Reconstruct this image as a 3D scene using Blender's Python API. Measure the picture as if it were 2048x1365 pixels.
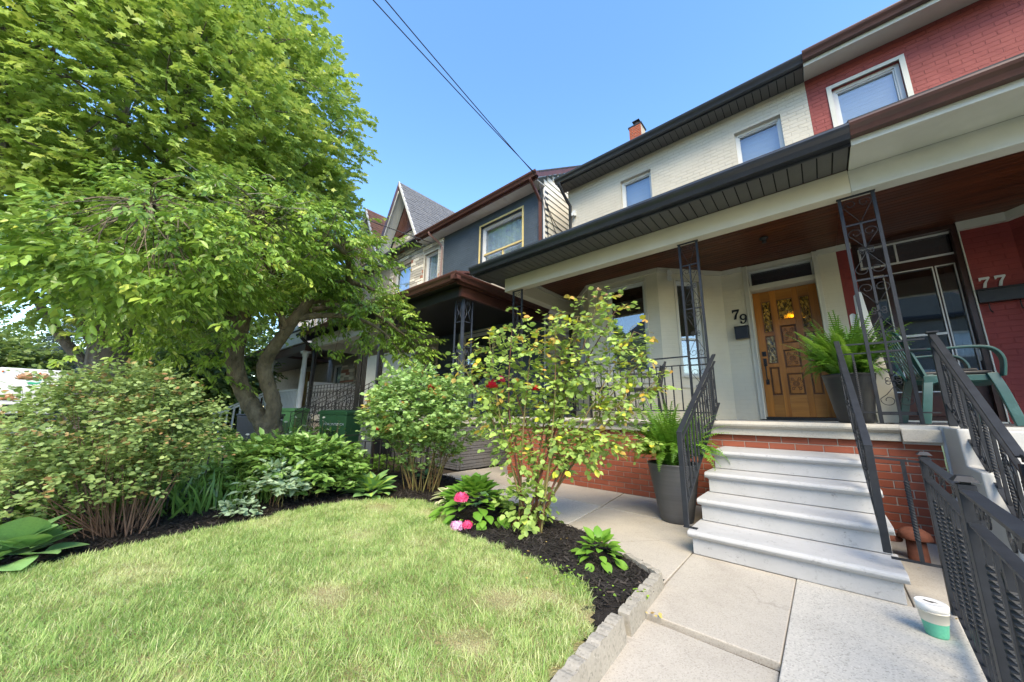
import bpy, math, random
import numpy as np
from mathutils import Vector, Matrix

random.seed(7)
RS = np.random.RandomState(11)
scene = bpy.context.scene
for _o in list(bpy.data.objects):
    bpy.data.objects.remove(_o)
COL = scene.collection

# ------------------------------------------------------------------ camera
cam_data = bpy.data.cameras.new("camera")
cam_data.sensor_width = 36.0
cam_data.lens = 36.0 * 702.3 / 2048.0
cam_data.clip_start = 0.05
cam_data.clip_end = 2000.0
cam = bpy.data.objects.new("camera", cam_data)
COL.objects.link(cam)
YAW, PITCH, ROLL = math.radians(41.185), math.radians(11.588), math.radians(0.677)
fwd = Vector((-math.sin(YAW) * math.cos(PITCH), math.cos(YAW) * math.cos(PITCH), math.sin(PITCH)))
rgt = Vector((math.cos(YAW), math.sin(YAW), 0.0))
upv = rgt.cross(fwd)
r2 = math.cos(ROLL) * rgt + math.sin(ROLL) * upv
u2 = -math.sin(ROLL) * rgt + math.cos(ROLL) * upv
mw = Matrix(((r2.x, u2.x, -fwd.x, 0.0), (r2.y, u2.y, -fwd.y, 0.0), (r2.z, u2.z, -fwd.z, 1.0), (0, 0, 0, 1)))
cam.matrix_world = mw
scene.camera = cam

# ------------------------------------------------------------------ world, sun, exposure
world = bpy.data.worlds.new("World")
scene.world = world
world.use_nodes = True
wn = world.node_tree
wn.nodes.clear()
SUN_EL, SUN_AZ = math.radians(46), math.radians(136)      # azimuth measured from +y towards +x
sky = wn.nodes.new("ShaderNodeTexSky")
sky.sky_type = 'NISHITA'
sky.sun_disc = False
sky.sun_elevation = SUN_EL
sky.sun_rotation = SUN_AZ
sky.air_density = 1.0
sky.dust_density = 0.4
sky.ozone_density = 2.2
bg = wn.nodes.new("ShaderNodeBackground")
bg.inputs['Strength'].default_value = 0.15
wo = wn.nodes.new("ShaderNodeOutputWorld")
hs = wn.nodes.new("ShaderNodeHueSaturation")
hs.inputs['Hue'].default_value = 0.507
hs.inputs['Saturation'].default_value = 1.26
hs.inputs['Value'].default_value = 1.0
wn.links.new(sky.outputs[0], hs.inputs['Color'])
wn.links.new(hs.outputs[0], bg.inputs['Color'])
wn.links.new(bg.outputs[0], wo.inputs['Surface'])
sun_data = bpy.data.lights.new("sun", 'SUN')
sun_data.energy = 1.5
sun_data.angle = math.radians(36.0)
sun_data.color = (1.0, 0.93, 0.82)
sun = bpy.data.objects.new("sun", sun_data)
COL.objects.link(sun)
sd = Vector((math.sin(SUN_AZ) * math.cos(SUN_EL), math.cos(SUN_AZ) * math.cos(SUN_EL), math.sin(SUN_EL)))
sun.rotation_euler = sd.to_track_quat('Z', 'Y').to_euler()
scene.view_settings.view_transform = 'Standard'
scene.view_settings.look = 'None'
scene.view_settings.exposure = 2.08
scene.view_settings.gamma = 1.0
scene.view_settings.use_white_balance = True          # camera white balance, set for open shade
scene.view_settings.white_balance_temperature = 8400
scene.view_settings.white_balance_tint = 7
scene.view_settings.use_curve_mapping = False

# ------------------------------------------------------------------ materials
MATS = {}

def srgb(h):
    h = h.lstrip('#')
    c = [int(h[i:i + 2], 16) / 255.0 for i in (0, 2, 4)]
    return tuple((x / 12.92 if x <= 0.04045 else ((x + 0.055) / 1.055) ** 2.4) for x in c)

class NT:
    def __init__(s, name):
        s.m = bpy.data.materials.new(name)
        s.m.use_nodes = True
        s.t = s.m.node_tree
        s.t.nodes.clear()
        s.out = s.t.nodes.new("ShaderNodeOutputMaterial")
        MATS[name] = s.m
    def n(s, kind, **kw):
        nd = s.t.nodes.new("ShaderNode" + kind)
        for k, v in kw.items():
            if k in nd.inputs:
                nd.inputs[k].default_value = v
            else:
                setattr(nd, k, v)
        return nd
    def l(s, a, b):
        s.t.links.new(a, b)
    def mapping(s, scale=(1, 1, 1), rot=(0, 0, 0), coord='Object'):
        tc = s.n("TexCoord")
        mp = s.n("Mapping")
        mp.inputs['Scale'].default_value = scale
        mp.inputs['Rotation'].default_value = rot
        s.l(tc.outputs[coord], mp.inputs['Vector'])
        return mp.outputs[0]
    def noise(s, vec, scale, detail=4, rough=0.55, dist=0.0):
        nd = s.n("TexNoise")
        nd.inputs['Scale'].default_value = scale
        nd.inputs['Detail'].default_value = detail
        nd.inputs['Roughness'].default_value = rough
        nd.inputs['Distortion'].default_value = dist
        s.l(vec, nd.inputs['Vector'])
        return nd.outputs['Fac']
    def ramp(s, fac, stops, interp='LINEAR'):
        nd = s.n("ValToRGB")
        cr = nd.color_ramp
        cr.interpolation = interp
        while len(cr.elements) < len(stops):
            cr.elements.new(0.5)
        for e, (p, c) in zip(cr.elements, stops):
            e.position = p
            e.color = tuple(c[:3]) + (1.0,) if not isinstance(c, (int, float)) else (c, c, c, 1.0)
        s.l(fac, nd.inputs[0])
        return nd.outputs[0]
    def mix(s, fac, a, b, mode='MIX'):
        nd = s.n("Mix", data_type='RGBA', blend_type=mode)
        if isinstance(fac, (int, float)):
            nd.inputs[0].default_value = fac
        else:
            s.l(fac, nd.inputs[0])
        for v, i in ((a, 6), (b, 7)):
            if isinstance(v, (tuple, list)):
                nd.inputs[i].default_value = tuple(v[:3]) + (1.0,)
            else:
                s.l(v, nd.inputs[i])
        return nd.outputs[2]
    def math(s, op, a, b=0.5):
        nd = s.n("Math", operation=op)
        for v, i in ((a, 0), (b, 1)):
            if isinstance(v, (int, float)):
                nd.inputs[i].default_value = v
            else:
                s.l(v, nd.inputs[i])
        return nd.outputs[0]
    def bump(s, h, strength=0.3, dist=0.01):
        nd = s.n("Bump")
        nd.inputs['Strength'].default_value = strength
        nd.inputs['Distance'].default_value = dist
        s.l(h, nd.inputs['Height'])
        return nd.outputs[0]
    def pbr(s, col, rough=0.6, metal=0.0, normal=None, spec=0.5):
        p = s.n("BsdfPrincipled")
        if isinstance(col, (tuple, list)):
            p.inputs['Base Color'].default_value = tuple(col[:3]) + (1.0,)
        else:
            s.l(col, p.inputs['Base Color'])
        if isinstance(rough, (int, float)):
            p.inputs['Roughness'].default_value = rough
        else:
            s.l(rough, p.inputs['Roughness'])
        p.inputs['Metallic'].default_value = metal
        p.inputs['Specular IOR Level'].default_value = spec
        if normal is not None:
            s.l(normal, p.inputs['Normal'])
        return p
    def fin(s, sh):
        s.l(sh.outputs[0] if hasattr(sh, 'outputs') else sh, s.out.inputs['Surface'])
        return s.m

def mat(name, c1, c2=None, rough=0.6, scale=6.0, bump=0.15, bscale=60.0, bdist=0.004, metal=0.0,
        spec=0.4, stretch=(1, 1, 1), dirt=0.0, dirtcol=(0.05, 0.04, 0.03), scuff=0.0):
    """a coat with two close tones, fine relief and optional wear blotches"""
    if name in MATS:
        return MATS[name]
    t = NT(name)
    v = t.mapping(stretch)
    c2 = c2 or tuple(x * 0.82 for x in c1)
    n1 = t.noise(v, scale, 5, 0.6)
    col = t.ramp(n1, [(0.35, c2), (0.65, c1)])
    if dirt > 0:
        n2 = t.noise(v, scale * 0.6 + 1.7, 8, 0.72)
        f = t.ramp(n2, [(0.56, 0.0), (0.72, dirt)])
        col = t.mix(f, col, dirtcol)
    if scuff > 0:
        n4 = t.noise(v, scale * 5.5, 9, 0.8, 0.4)
        n5 = t.noise(v, scale * 22.0, 4, 0.6)
        f4 = t.math('MULTIPLY', t.ramp(n4, [(0.55, 0.0), (0.66, 1.0)]), t.ramp(n5, [(0.45, 0.15), (0.6, 1.0)]))
        col = t.mix(t.math('MULTIPLY', f4, scuff), col, tuple(x * 0.45 for x in c1))
    n3 = t.noise(v, bscale, 3, 0.6)
    return t.fin(t.pbr(col, rough, metal, t.bump(n3, bump, bdist), spec))

def mat_painted_brick(name, c1, c2, w=0.215, h=0.07, strength=0.55, mort=0.07):
    t = NT(name)
    tc = t.n("TexCoord"); sp = t.n("SeparateXYZ"); cb = t.n("CombineXYZ")
    t.l(tc.outputs['Object'], sp.inputs[0])
    t.l(t.math('ADD', sp.outputs[0], sp.outputs[1]), cb.inputs[0]); t.l(sp.outputs[2], cb.inputs[1])
    wob = t.noise(cb.outputs[0], 3.0, 2)
    vm = t.n("VectorMath", operation='MULTIPLY_ADD')
    nz = t.n("TexNoise"); nz.inputs['Scale'].default_value = 2.0; t.l(cb.outputs[0], nz.inputs['Vector'])
    t.l(nz.outputs['Color'], vm.inputs[0]); vm.inputs[1].default_value = (0.012, 0.012, 0.0); t.l(cb.outputs[0], vm.inputs[2])
    br = t.n("TexBrick"); br.offset = 0.5
    t.l(vm.outputs[0], br.inputs['Vector'])
    br.inputs['Scale'].default_value = 1.0
    br.inputs['Brick Width'].default_value = w
    br.inputs['Row Height'].default_value = h
    br.inputs['Mortar Size'].default_value = 0.006
    br.inputs['Mortar Smooth'].default_value = 0.6
    br.inputs['Color1'].default_value = (1, 1, 1, 1); br.inputs['Color2'].default_value = (0.8, 0.8, 0.8, 1)
    br.inputs['Mortar'].default_value = (0, 0, 0, 1)
    fine = t.noise(cb.outputs[0], 90.0, 4, 0.6)
    big = t.noise(cb.outputs[0], 1.3, 5, 0.6)
    fade = t.ramp(t.noise(cb.outputs[0], 2.1, 3), [(0.35, 0.25), (0.6, 1.0)])
    hgt = t.math('ADD', t.math('MULTIPLY', br.outputs['Color'], fade), t.math('MULTIPLY', fine, 0.35))
    col = t.ramp(big, [(0.35, c2), (0.65, c1)])
    col = t.mix(t.math('MULTIPLY', br.outputs['Fac'], mort), col, tuple(x * 0.55 for x in c2))
    return t.fin(t.pbr(col, 0.62, 0, t.bump(hgt, strength, 0.012), 0.3))

def mat_leaf(name, stops, rough=0.42, trans=0.35, spec=0.45, bump=0.2, gain=1.55):
    t = NT(name)
    stops = [(p_, tuple(min(0.75, c * gain) for c in col)) for p_, col in stops]
    at = t.n("Attribute"); at.attribute_name = 'tint'
    v = t.mapping((1, 1, 1))
    col = t.ramp(at.outputs['Fac'], stops)
    nz = t.noise(v, 25.0, 2)
    col = t.mix(0.35, col, t.ramp(nz, [(0.3, tuple(x * 0.6 for x in stops[len(stops) // 2][1])), (0.7, stops[len(stops) // 2][1])]))
    p = t.pbr(col, rough, 0, None, spec)
    tr = t.n("BsdfTranslucent")
    t.l(t.mix(0.35, col, (0.30, 0.40, 0.07), 'MIX'), tr.inputs['Color'])
    mx = t.n("MixShader"); mx.inputs[0].default_value = min(0.6, trans * 1.15)
    t.l(p.outputs[0], mx.inputs[1]); t.l(tr.outputs[0], mx.inputs[2])
    return t.fin(mx)

def mat_glass(name, refl=0.25, tint=(0.9, 0.95, 1.0), wav=0.0):
    t = NT(name)
    gl = t.n("BsdfGlossy"); gl.inputs['Roughness'].default_value = 0.015
    gl.inputs['Color'].default_value = (0.95, 0.97, 1, 1)
    if wav:
        v = t.mapping((1, 1, 0.5))
        nb = t.bump(t.noise(v, 45, 1), wav, 0.01)
        t.l(nb, gl.inputs['Normal'])
    else:
        v = t.mapping((1, 1, 1))
        nb = t.bump(t.noise(v, 2.2, 1), 0.04, 0.02)
        t.l(nb, gl.inputs['Normal'])
    tp = t.n("BsdfTransparent"); tp.inputs['Color'].default_value = tuple(tint) + (1,)
    lw = t.n("LayerWeight"); lw.inputs['Blend'].default_value = 0.35
    f = t.math('ADD', t.math('MULTIPLY', lw.outputs['Fresnel'], 0.35), refl)
    mx = t.n("MixShader")
    t.l(f, mx.inputs[0]); t.l(tp.outputs[0], mx.inputs[1]); t.l(gl.outputs[0], mx.inputs[2])
    return t.fin(mx)

def mat_wood(name, c1, c2, axis='x', rough=0.35, scale=9.0, spec=0.5, rand=0.25, bump=0.2, streak=False):
    t = NT(name)
    st = {'x': (0.12, 1.6, 1.6), 'z': (1.6, 1.6, 0.12), 'y': (1.6, 0.12, 1.6)}[axis]
    v = t.mapping(st)
    oi = t.n("ObjectInfo")
    vm = t.n("VectorMath", operation='ADD'); t.l(v, vm.inputs[0])
    cx = t.n("CombineXYZ"); t.l(t.math('MULTIPLY', oi.outputs['Random'], 17.0), cx.inputs[0]); t.l(t.math('MULTIPLY', oi.outputs['Random'], 9.0), cx.inputs[1])
    t.l(cx.outputs[0], vm.inputs[1])
    n1 = t.noise(vm.outputs[0], scale, 6, 0.65, 0.6)
    n2 = t.noise(vm.outputs[0], scale * 6, 3, 0.6)
    f = t.math('ADD', t.math('MULTIPLY', n1, 0.75), t.math('MULTIPLY', n2, 0.25))
    if streak:
        tc2 = t.n("TexCoord"); mp2 = t.n("Mapping"); mp2.inputs['Scale'].default_value = (0.35, 5.0, 1.0)
        t.l(tc2.outputs['Object'], mp2.inputs['Vector'])
        n3 = t.noise(mp2.outputs[0], 2.2, 6, 0.7, 0.8)
        f = t.math('ADD', t.math('MULTIPLY', f, 0.45), t.math('MULTIPLY', n3, 0.55))
    col = t.ramp(f, [(0.33, c2), (0.66, c1)])
    dk = t.ramp(oi.outputs['Random'], [(0, 1.0 - rand), (1, 1.0)])
    col = t.mix(1.0, col, dk, 'MULTIPLY')
    return t.fin(t.pbr(col, rough, 0, t.bump(n2, bump, 0.003), spec))

def mat_brickpiece(name, c1, c2, c3):
    t = NT(name)
    oi = t.n("ObjectInfo")
    base = t.ramp(oi.outputs['Random'], [(0.0, c2), (0.5, c1), (1.0, c3)])
    v = t.mapping((240, 240, 6))
    g = t.noise(v, 1.0, 2)
    v2 = t.mapping((1, 1, 1))
    n = t.noise(v2, 40, 4)
    col = t.mix(0.35, base, t.mix(n, tuple(x * 0.6 for x in c1), tuple(min(1, x * 1.25) for x in c1)))
    col = t.mix(t.ramp(t.noise(v2, 300, 2), [(0.62, 0.0), (0.75, 0.35)]), col, (0.5, 0.4, 0.34))
    return t.fin(t.pbr(col, 0.75, 0, t.bump(t.math('ADD', g, n), 0.45, 0.003), 0.25))

def mat_concrete(name, c1, c2, speck=0.5, spscale=260, stain=0.35, rough=0.85, cracks=False):
    t = NT(name)
    v = t.mapping((1, 1, 1))
    oi = t.n("ObjectInfo")
    vv = t.n("VectorMath", operation='ADD'); t.l(v, vv.inputs[0]); t.l(oi.outputs['Random'], vv.inputs[1])
    v = vv.outputs[0]
    a = t.noise(v, 2.2, 8, 0.65)
    col = t.ramp(a, [(0.3, c2), (0.68, c1)])
    vo = t.n("TexVoronoi"); vo.inputs['Scale'].default_value = spscale; t.l(v, vo.inputs['Vector'])
    sp = t.ramp(vo.outputs['Color'], [(0.0, 0.35), (0.35, 0.9), (0.8, 1.0), (1.0, 1.3)])
    col = t.mix(speck, col, t.mix(1.0, col, sp, 'MULTIPLY'))
    st = t.ramp(t.noise(v, 1.1, 9, 0.75), [(0.5, 0.0), (0.7, stain)])
    col = t.mix(st, col, tuple(x * 0.55 for x in c2))
    if cracks:
        vd = t.n("VectorMath", operation='MULTIPLY_ADD'); nd_ = t.n("TexNoise"); nd_.inputs['Scale'].default_value = 3.0; nd_.inputs['Detail'].default_value = 6
        t.l(v, nd_.inputs['Vector']); t.l(nd_.outputs['Color'], vd.inputs[0]); vd.inputs[1].default_value = (0.25, 0.25, 0.25); t.l(v, vd.inputs[2])
        vc = t.n("TexVoronoi"); vc.feature = 'DISTANCE_TO_EDGE'; vc.inputs['Scale'].default_value = 0.75; t.l(vd.outputs[0], vc.inputs['Vector'])
        ck = t.ramp(vc.outputs['Distance'], [(0.0, 0.5), (0.003, 0.0)])
        ck = t.math('MULTIPLY', ck, t.ramp(t.noise(v, 1.7, 2), [(0.55, 0.0), (0.62, 1.0)]))
        col = t.mix(ck, col, tuple(x * 0.25 for x in c2))
        blot = t.ramp(t.noise(v, 7.0, 10, 0.85), [(0.58, 0.0), (0.70, 0.45)])
        col = t.mix(blot, col, tuple(x * 0.6 for x in c2))
    n = t.noise(v, spscale * 0.8, 3)
    h = t.math('ADD', n, t.math('MULTIPLY', t.noise(v, 20, 5), 1.2))
    return t.fin(t.pbr(col, rough, 0, t.bump(h, 0.35, 0.004), 0.25))
# ------------------------------------------------------------------ material palette
cream_brick = mat_painted_brick('cream_brick_paint', (0.60, 0.56, 0.45), (0.55, 0.51, 0.41), strength=0.35)
cream_brick_up = mat_painted_brick('cream_brick_paint_upper', (0.50, 0.475, 0.41), (0.455, 0.43, 0.37), strength=0.9, mort=0.12)
red_brick_paint = mat_painted_brick('red_brick_paint', (0.25, 0.042, 0.040), (0.20, 0.034, 0.033), strength=0.6)  # darker than the upper wall: porch shade put into the colour
red_brick_up = mat_painted_brick('red_brick_paint_upper', (0.27, 0.060, 0.055), (0.225, 0.049, 0.045), strength=0.9, mort=0.15)
blue_brick = mat_painted_brick('blue_brick_paint', (0.060, 0.085, 0.115), (0.048, 0.070, 0.095), strength=0.9, mort=0.2)
cream_paint = mat('cream_paint', (0.62, 0.575, 0.46), (0.57, 0.53, 0.42), rough=0.45, scale=2.0, bump=0.08, bscale=30, spec=0.4)
cream_trim = mat('cream_trim', (0.546, 0.528, 0.458), (0.493, 0.475, 0.405), rough=0.5, scale=3.0, bump=0.1, bscale=60, dirt=0.10, dirtcol=(0.3, 0.28, 0.22))
grey_cream = mat('greyish_cream_paint', (0.527, 0.535, 0.493), (0.459, 0.468, 0.425), rough=0.5, scale=2.5, bump=0.1, bscale=40, dirt=0.12, dirtcol=(0.3, 0.3, 0.28))
white_trim = mat('white_trim', (0.612, 0.620, 0.620), (0.544, 0.561, 0.570), rough=0.4, scale=4, bump=0.06, dirt=0.08, dirtcol=(0.35, 0.35, 0.33))
vinyl_white = mat('vinyl_white', (0.60, 0.62, 0.62), (0.55, 0.57, 0.57), rough=0.35, scale=3, bump=0.03, dirt=0.1, dirtcol=(0.35, 0.35, 0.33))
black_alu = mat('black_aluminium', (0.026, 0.030, 0.038), (0.019, 0.022, 0.028), rough=0.28, scale=3, bump=0.05, bscale=8, spec=0.6)
soffit_dark = mat('dark_soffit', (0.105, 0.105, 0.105), (0.085, 0.085, 0.085), rough=0.42, scale=3, bump=0.35, bscale=260, bdist=0.002, spec=0.45)
soffit_back = mat('soffit_shadow_gap', (0.01, 0.01, 0.01), rough=0.8)
brown_alu = mat('brown_aluminium', (0.085, 0.035, 0.028), (0.06, 0.026, 0.022), rough=0.35, scale=4, bump=0.05, bscale=10, spec=0.5, dirt=0.25, dirtcol=(0.05, 0.04, 0.035))
reddish_alu = mat('reddish_brown_aluminium', (0.105, 0.042, 0.034), (0.078, 0.032, 0.027), rough=0.4, scale=3, bump=0.05, bscale=10, spec=0.45)
iron_paint = mat('grey_black_iron', (0.024, 0.028, 0.035), (0.016, 0.019, 0.024), rough=0.5, scale=14, bump=0.3, bscale=120, bdist=0.002, spec=0.28, dirt=0.3, dirtcol=(0.055, 0.055, 0.06))
iron_black = mat('black_iron', (0.014, 0.014, 0.016), (0.02, 0.018, 0.017), rough=0.45, scale=14, bump=0.25, bscale=120, bdist=0.002, spec=0.45)
step_paint = mat('pale_grey_step_paint', (0.43, 0.44, 0.45), (0.38, 0.39, 0.40), rough=0.6, scale=4, bump=0.2, bscale=90, dirt=0.30, dirtcol=(0.22, 0.22, 0.22), spec=0.35, scuff=0.9)
coping_stone = mat_concrete('weathered_coping', (0.493, 0.476, 0.425), (0.391, 0.374, 0.332), speck=0.35, spscale=120, stain=0.5)
concrete77 = mat_concrete('painted_concrete', (0.495, 0.503, 0.495), (0.420, 0.427, 0.420), speck=0.12, spscale=150, stain=0.3)
floor_conc = mat_concrete('porch_floor_concrete', (0.46, 0.46, 0.44), (0.38, 0.38, 0.36), speck=0.2)
pave_a = mat_concrete('path_concrete_warm', (0.49, 0.455, 0.40), (0.37, 0.34, 0.295), speck=0.5, spscale=210, stain=0.5, cracks=True)
pave_b = mat_concrete('path_concrete_pale', (0.54, 0.52, 0.475), (0.45, 0.43, 0.39), speck=0.7, spscale=170, stain=0.35, cracks=True)
pave_old = mat_concrete('path_concrete_old', (0.44, 0.42, 0.38), (0.33, 0.31, 0.28), speck=0.4, spscale=150, stain=0.6)
edging_conc = mat_concrete('edging_concrete', (0.40, 0.375, 0.33), (0.25, 0.235, 0.20), speck=0.6, spscale=110, stain=0.6, cracks=True)
brick_red = mat_brickpiece('red_face_brick', (0.29, 0.080, 0.046), (0.24, 0.064, 0.036), (0.34, 0.10, 0.058))
brick_brown = mat_brickpiece('brown_brick', (0.22, 0.09, 0.06), (0.16, 0.065, 0.045), (0.28, 0.12, 0.08))
mortar = mat('mortar', (0.42, 0.38, 0.33), (0.32, 0.28, 0.24), rough=0.9, scale=12, bump=0.5, bscale=150)
ceil_wood = mat_wood('stained_ceiling_boards', (0.155, 0.040, 0.016), (0.018, 0.006, 0.004), 'x', rough=0.36, rand=0.15, spec=0.35, streak=True)
door_wood = mat_wood('varnished_oak', (0.50, 0.19, 0.035), (0.26, 0.085, 0.016), 'z', rough=0.28, scale=6, rand=0.2, spec=0.5)
door_shade = mat_wood('varnished_oak_shaded', (0.22, 0.075, 0.016), (0.12, 0.038, 0.009), 'z', rough=0.35, scale=6)  # darker oak copy: shading of grooves and carving put into the colour
door_wood_h = mat_wood('varnished_oak_rail', (0.46, 0.19, 0.04), (0.28, 0.10, 0.022), 'x', rough=0.28, scale=6, rand=0.2, spec=0.5)
dark_brown = mat('dark_brown_frame', (0.045, 0.018, 0.014), (0.03, 0.012, 0.010), rough=0.3, scale=6, bump=0.08, spec=0.5)
brown_panel = mat('brown_panel', (0.075, 0.026, 0.020), (0.055, 0.02, 0.016), rough=0.35, scale=6, bump=0.08)
glass = mat_glass('window_glass', 0.05)
glass_strong = mat_glass('storm_glass', 0.13, (0.75, 0.78, 0.8))
t_ = NT('amber_bubbled_glass')
_v = t_.mapping((1, 1, 0.55))
_n = t_.noise(_v, 42, 2, 0.5, 0.4)
_c = t_.ramp(_n, [(0.35, (0.02, 0.012, 0.003)), (0.52, (0.20, 0.12, 0.03)), (0.68, (0.55, 0.40, 0.16))])
t_.fin(t_.pbr(_c, 0.12, 0, t_.bump(_n, 0.9, 0.01), 0.7))
amber_glass = MATS['amber_bubbled_glass']
# panes before the lit hall lamp; its amber glow is partly painted in
t_ = NT('amber_glow_bubbled_glass')
_v = t_.mapping((1, 1, 0.45))
_n = t_.noise(_v, 46, 2, 0.5, 0.4)
_c2 = t_.ramp(_n, [(0.34, (0.03, 0.018, 0.003)), (0.50, (0.30, 0.17, 0.03)), (0.66, (0.80, 0.50, 0.10))])
_p2 = t_.pbr(_c2, 0.15, 0, t_.bump(_n, 0.9, 0.01), 0.6)
_g = t_.n("BsdfGlass"); _g.inputs['Roughness'].default_value = 0.12; _g.inputs['IOR'].default_value = 1.3
_g.inputs['Color'].default_value = (0.95, 0.72, 0.32, 1)
t_.l(t_.bump(_n, 1.0, 0.02), _g.inputs['Normal'])
_mx = t_.n("MixShader"); _mx.inputs[0].default_value = 0.42
t_.l(_p2.outputs[0], _mx.inputs[1]); t_.l(_g.outputs[0], _mx.inputs[2])
t_.fin(_mx)
bubble_glass = MATS['amber_glow_bubbled_glass']
t_ = NT('lamp_glow')
_e = t_.n("Emission"); _e.inputs['Color'].default_value = (1.0, 0.62, 0.16, 1); _e.inputs['Strength'].default_value = 9.0
t_.fin(_e)
lamp_glow = MATS['lamp_glow']
black_plastic = mat('black_metal_paint', (0.012, 0.012, 0.014), (0.02, 0.02, 0.022), rough=0.35, scale=10, bump=0.05)
curtain = mat('pale_curtain', (0.62, 0.66, 0.68), (0.5, 0.54, 0.57), rough=0.8, scale=2, bump=0.3, bscale=4, stretch=(14, 1, 0.3), bdist=0.03)
blind_white = mat('white_blind', (0.33, 0.35, 0.34), (0.26, 0.28, 0.27), rough=0.7, scale=1.2, bump=0.6, bscale=26, bdist=0.02, stretch=(0.01, 0.01, 1))
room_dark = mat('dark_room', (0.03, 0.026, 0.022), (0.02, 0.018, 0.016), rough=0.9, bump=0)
pot_black = mat('black_planter_resin', (0.020, 0.021, 0.024), (0.013, 0.014, 0.016), rough=0.38, scale=5, bump=0.25, bscale=30, stretch=(0.15, 0.15, 4), spec=0.45)
pot_grey = mat('dark_grey_planter_resin', (0.085, 0.088, 0.095), (0.065, 0.068, 0.074), rough=0.5, scale=5, bump=0.3, bscale=20, stretch=(0.15, 0.15, 6), spec=0.4)
potting_soil = mat('potting_soil', (0.03, 0.02, 0.014), (0.015, 0.01, 0.008), rough=0.95, scale=30, bump=0.8, bscale=90, bdist=0.02)
green_chair_m = mat('green_chair_plastic', (0.010, 0.062, 0.060), (0.007, 0.045, 0.045), rough=0.35, scale=5, bump=0.05, spec=0.5, dirt=0.4, dirtcol=(0.09, 0.19, 0.19))
bin_green = mat('green_bin_plastic', (0.045, 0.16, 0.065), (0.035, 0.125, 0.05), rough=0.45, scale=5, bump=0.08, spec=0.4, dirt=0.2, dirtcol=(0.16, 0.2, 0.15))
rust_m = mat('rust', (0.22, 0.075, 0.045), (0.12, 0.045, 0.03), rough=0.85, scale=14, bump=0.5, bscale=90, dirt=0.3, dirtcol=(0.4, 0.22, 0.17))
teal_plastic = mat('teal_plastic', (0.12, 0.52, 0.36), (0.08, 0.42, 0.29), rough=0.4, scale=18, bump=0.15, dirt=0.5, dirtcol=(0.02, 0.18, 0.10))
cream_plastic = mat('cream_plastic', (0.76, 0.72, 0.63), (0.70, 0.66, 0.57), rough=0.45, scale=9, bump=0.1, dirt=0.2, dirtcol=(0.4, 0.36, 0.3))
lid_plastic = mat('white_lid', (0.82, 0.82, 0.80), (0.78, 0.78, 0.76), rough=0.45, scale=9, bump=0.1)
def mat_siding(name, c1, c2):
    return mat(name, c1, c2, rough=0.5, scale=3, bump=0.1, bscale=40, dirt=0.12, dirtcol=(0.3, 0.28, 0.24))
siding_cream = mat_siding('cream_siding', (0.66, 0.64, 0.57), (0.60, 0.58, 0.52))
siding_grey = mat_siding('grey_white_board', (0.58, 0.57, 0.53), (0.50, 0.49, 0.46))
yellow_trim = mat('yellow_trim', (0.62, 0.50, 0.22), (0.52, 0.42, 0.2), rough=0.5)
t_ = NT('grey_shingles')
_v = t_.mapping((1, 1, 1))
_oi = t_.n("ObjectInfo")
_c = t_.ramp(_oi.outputs['Random'], [(0, (0.075, 0.085, 0.10)), (0.5, (0.115, 0.125, 0.145)), (1, (0.16, 0.17, 0.19))])
_c = t_.mix(0.45, _c, t_.ramp(t_.noise(_v, 9, 6, 0.8), [(0.35, (0.05, 0.055, 0.068)), (0.65, (0.2, 0.21, 0.23))]))
t_.fin(t_.pbr(_c, 0.9, 0, t_.bump(t_.noise(_v, 120, 3), 0.5, 0.01), 0.2))
shingle_grey = MATS['grey_shingles']
shingle_brown = mat('brown_shingles', (0.17, 0.085, 0.06), (0.10, 0.055, 0.045), rough=0.9, scale=9, bump=0.6, bscale=60, bdist=0.01)
dark_roof = mat('dark_roof', (0.05, 0.05, 0.055), (0.035, 0.035, 0.04), rough=0.9, scale=9, bump=0.5, bscale=90)
stone_mats = [mat_concrete('pale_stone', (0.500, 0.480, 0.450), (0.360, 0.350, 0.330), speck=0.3, spscale=60, stain=0.3),
              mat_concrete('grey_stone', (0.58, 0.55, 0.51), (0.44, 0.42, 0.39), speck=0.3, spscale=60, stain=0.3),
              mat_concrete('white_stone', (0.82, 0.79, 0.73), (0.7, 0.67, 0.61), speck=0.2, spscale=60, stain=0.2),
              mat_concrete('red_stone', (0.48, 0.23, 0.17), (0.34, 0.17, 0.13), speck=0.3, spscale=60, stain=0.3)]
ledge_dark = mat_concrete('dark_ledgestone', (0.17, 0.17, 0.18), (0.11, 0.11, 0.12), speck=0.3, spscale=70, stain=0.3)
asphalt = mat_concrete('asphalt', (0.06, 0.06, 0.062), (0.045, 0.045, 0.047), speck=0.5, spscale=120, stain=0.2)
soil = mat('soil', (0.075, 0.055, 0.038), (0.04, 0.03, 0.02), rough=0.95, scale=12, bump=0.9, bscale=60, bdist=0.02)
mulch_base = mat('dark_mulch', (0.022, 0.018, 0.016), (0.010, 0.008, 0.008), rough=0.9, scale=35, bump=1.0, bscale=110, bdist=0.02)
mulch_chip = mat_leaf('mulch_chip', [(0.0, (0.010, 0.009, 0.009)), (0.6, (0.022, 0.019, 0.018)), (0.9, (0.05, 0.042, 0.036)), (1.0, (0.14, 0.11, 0.085))], rough=0.7, trans=0.0, spec=0.3, gain=1.0)
turf = mat('turf_soil', (0.34, 0.29, 0.15), (0.22, 0.21, 0.09), rough=0.95, scale=14, bump=0.9, bscale=80, bdist=0.02)
far_grass = mat('far_grass', (0.07, 0.11, 0.035), (0.05, 0.08, 0.028), rough=0.95, scale=1.5, bump=0.8, bscale=20, bdist=0.05)
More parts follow.
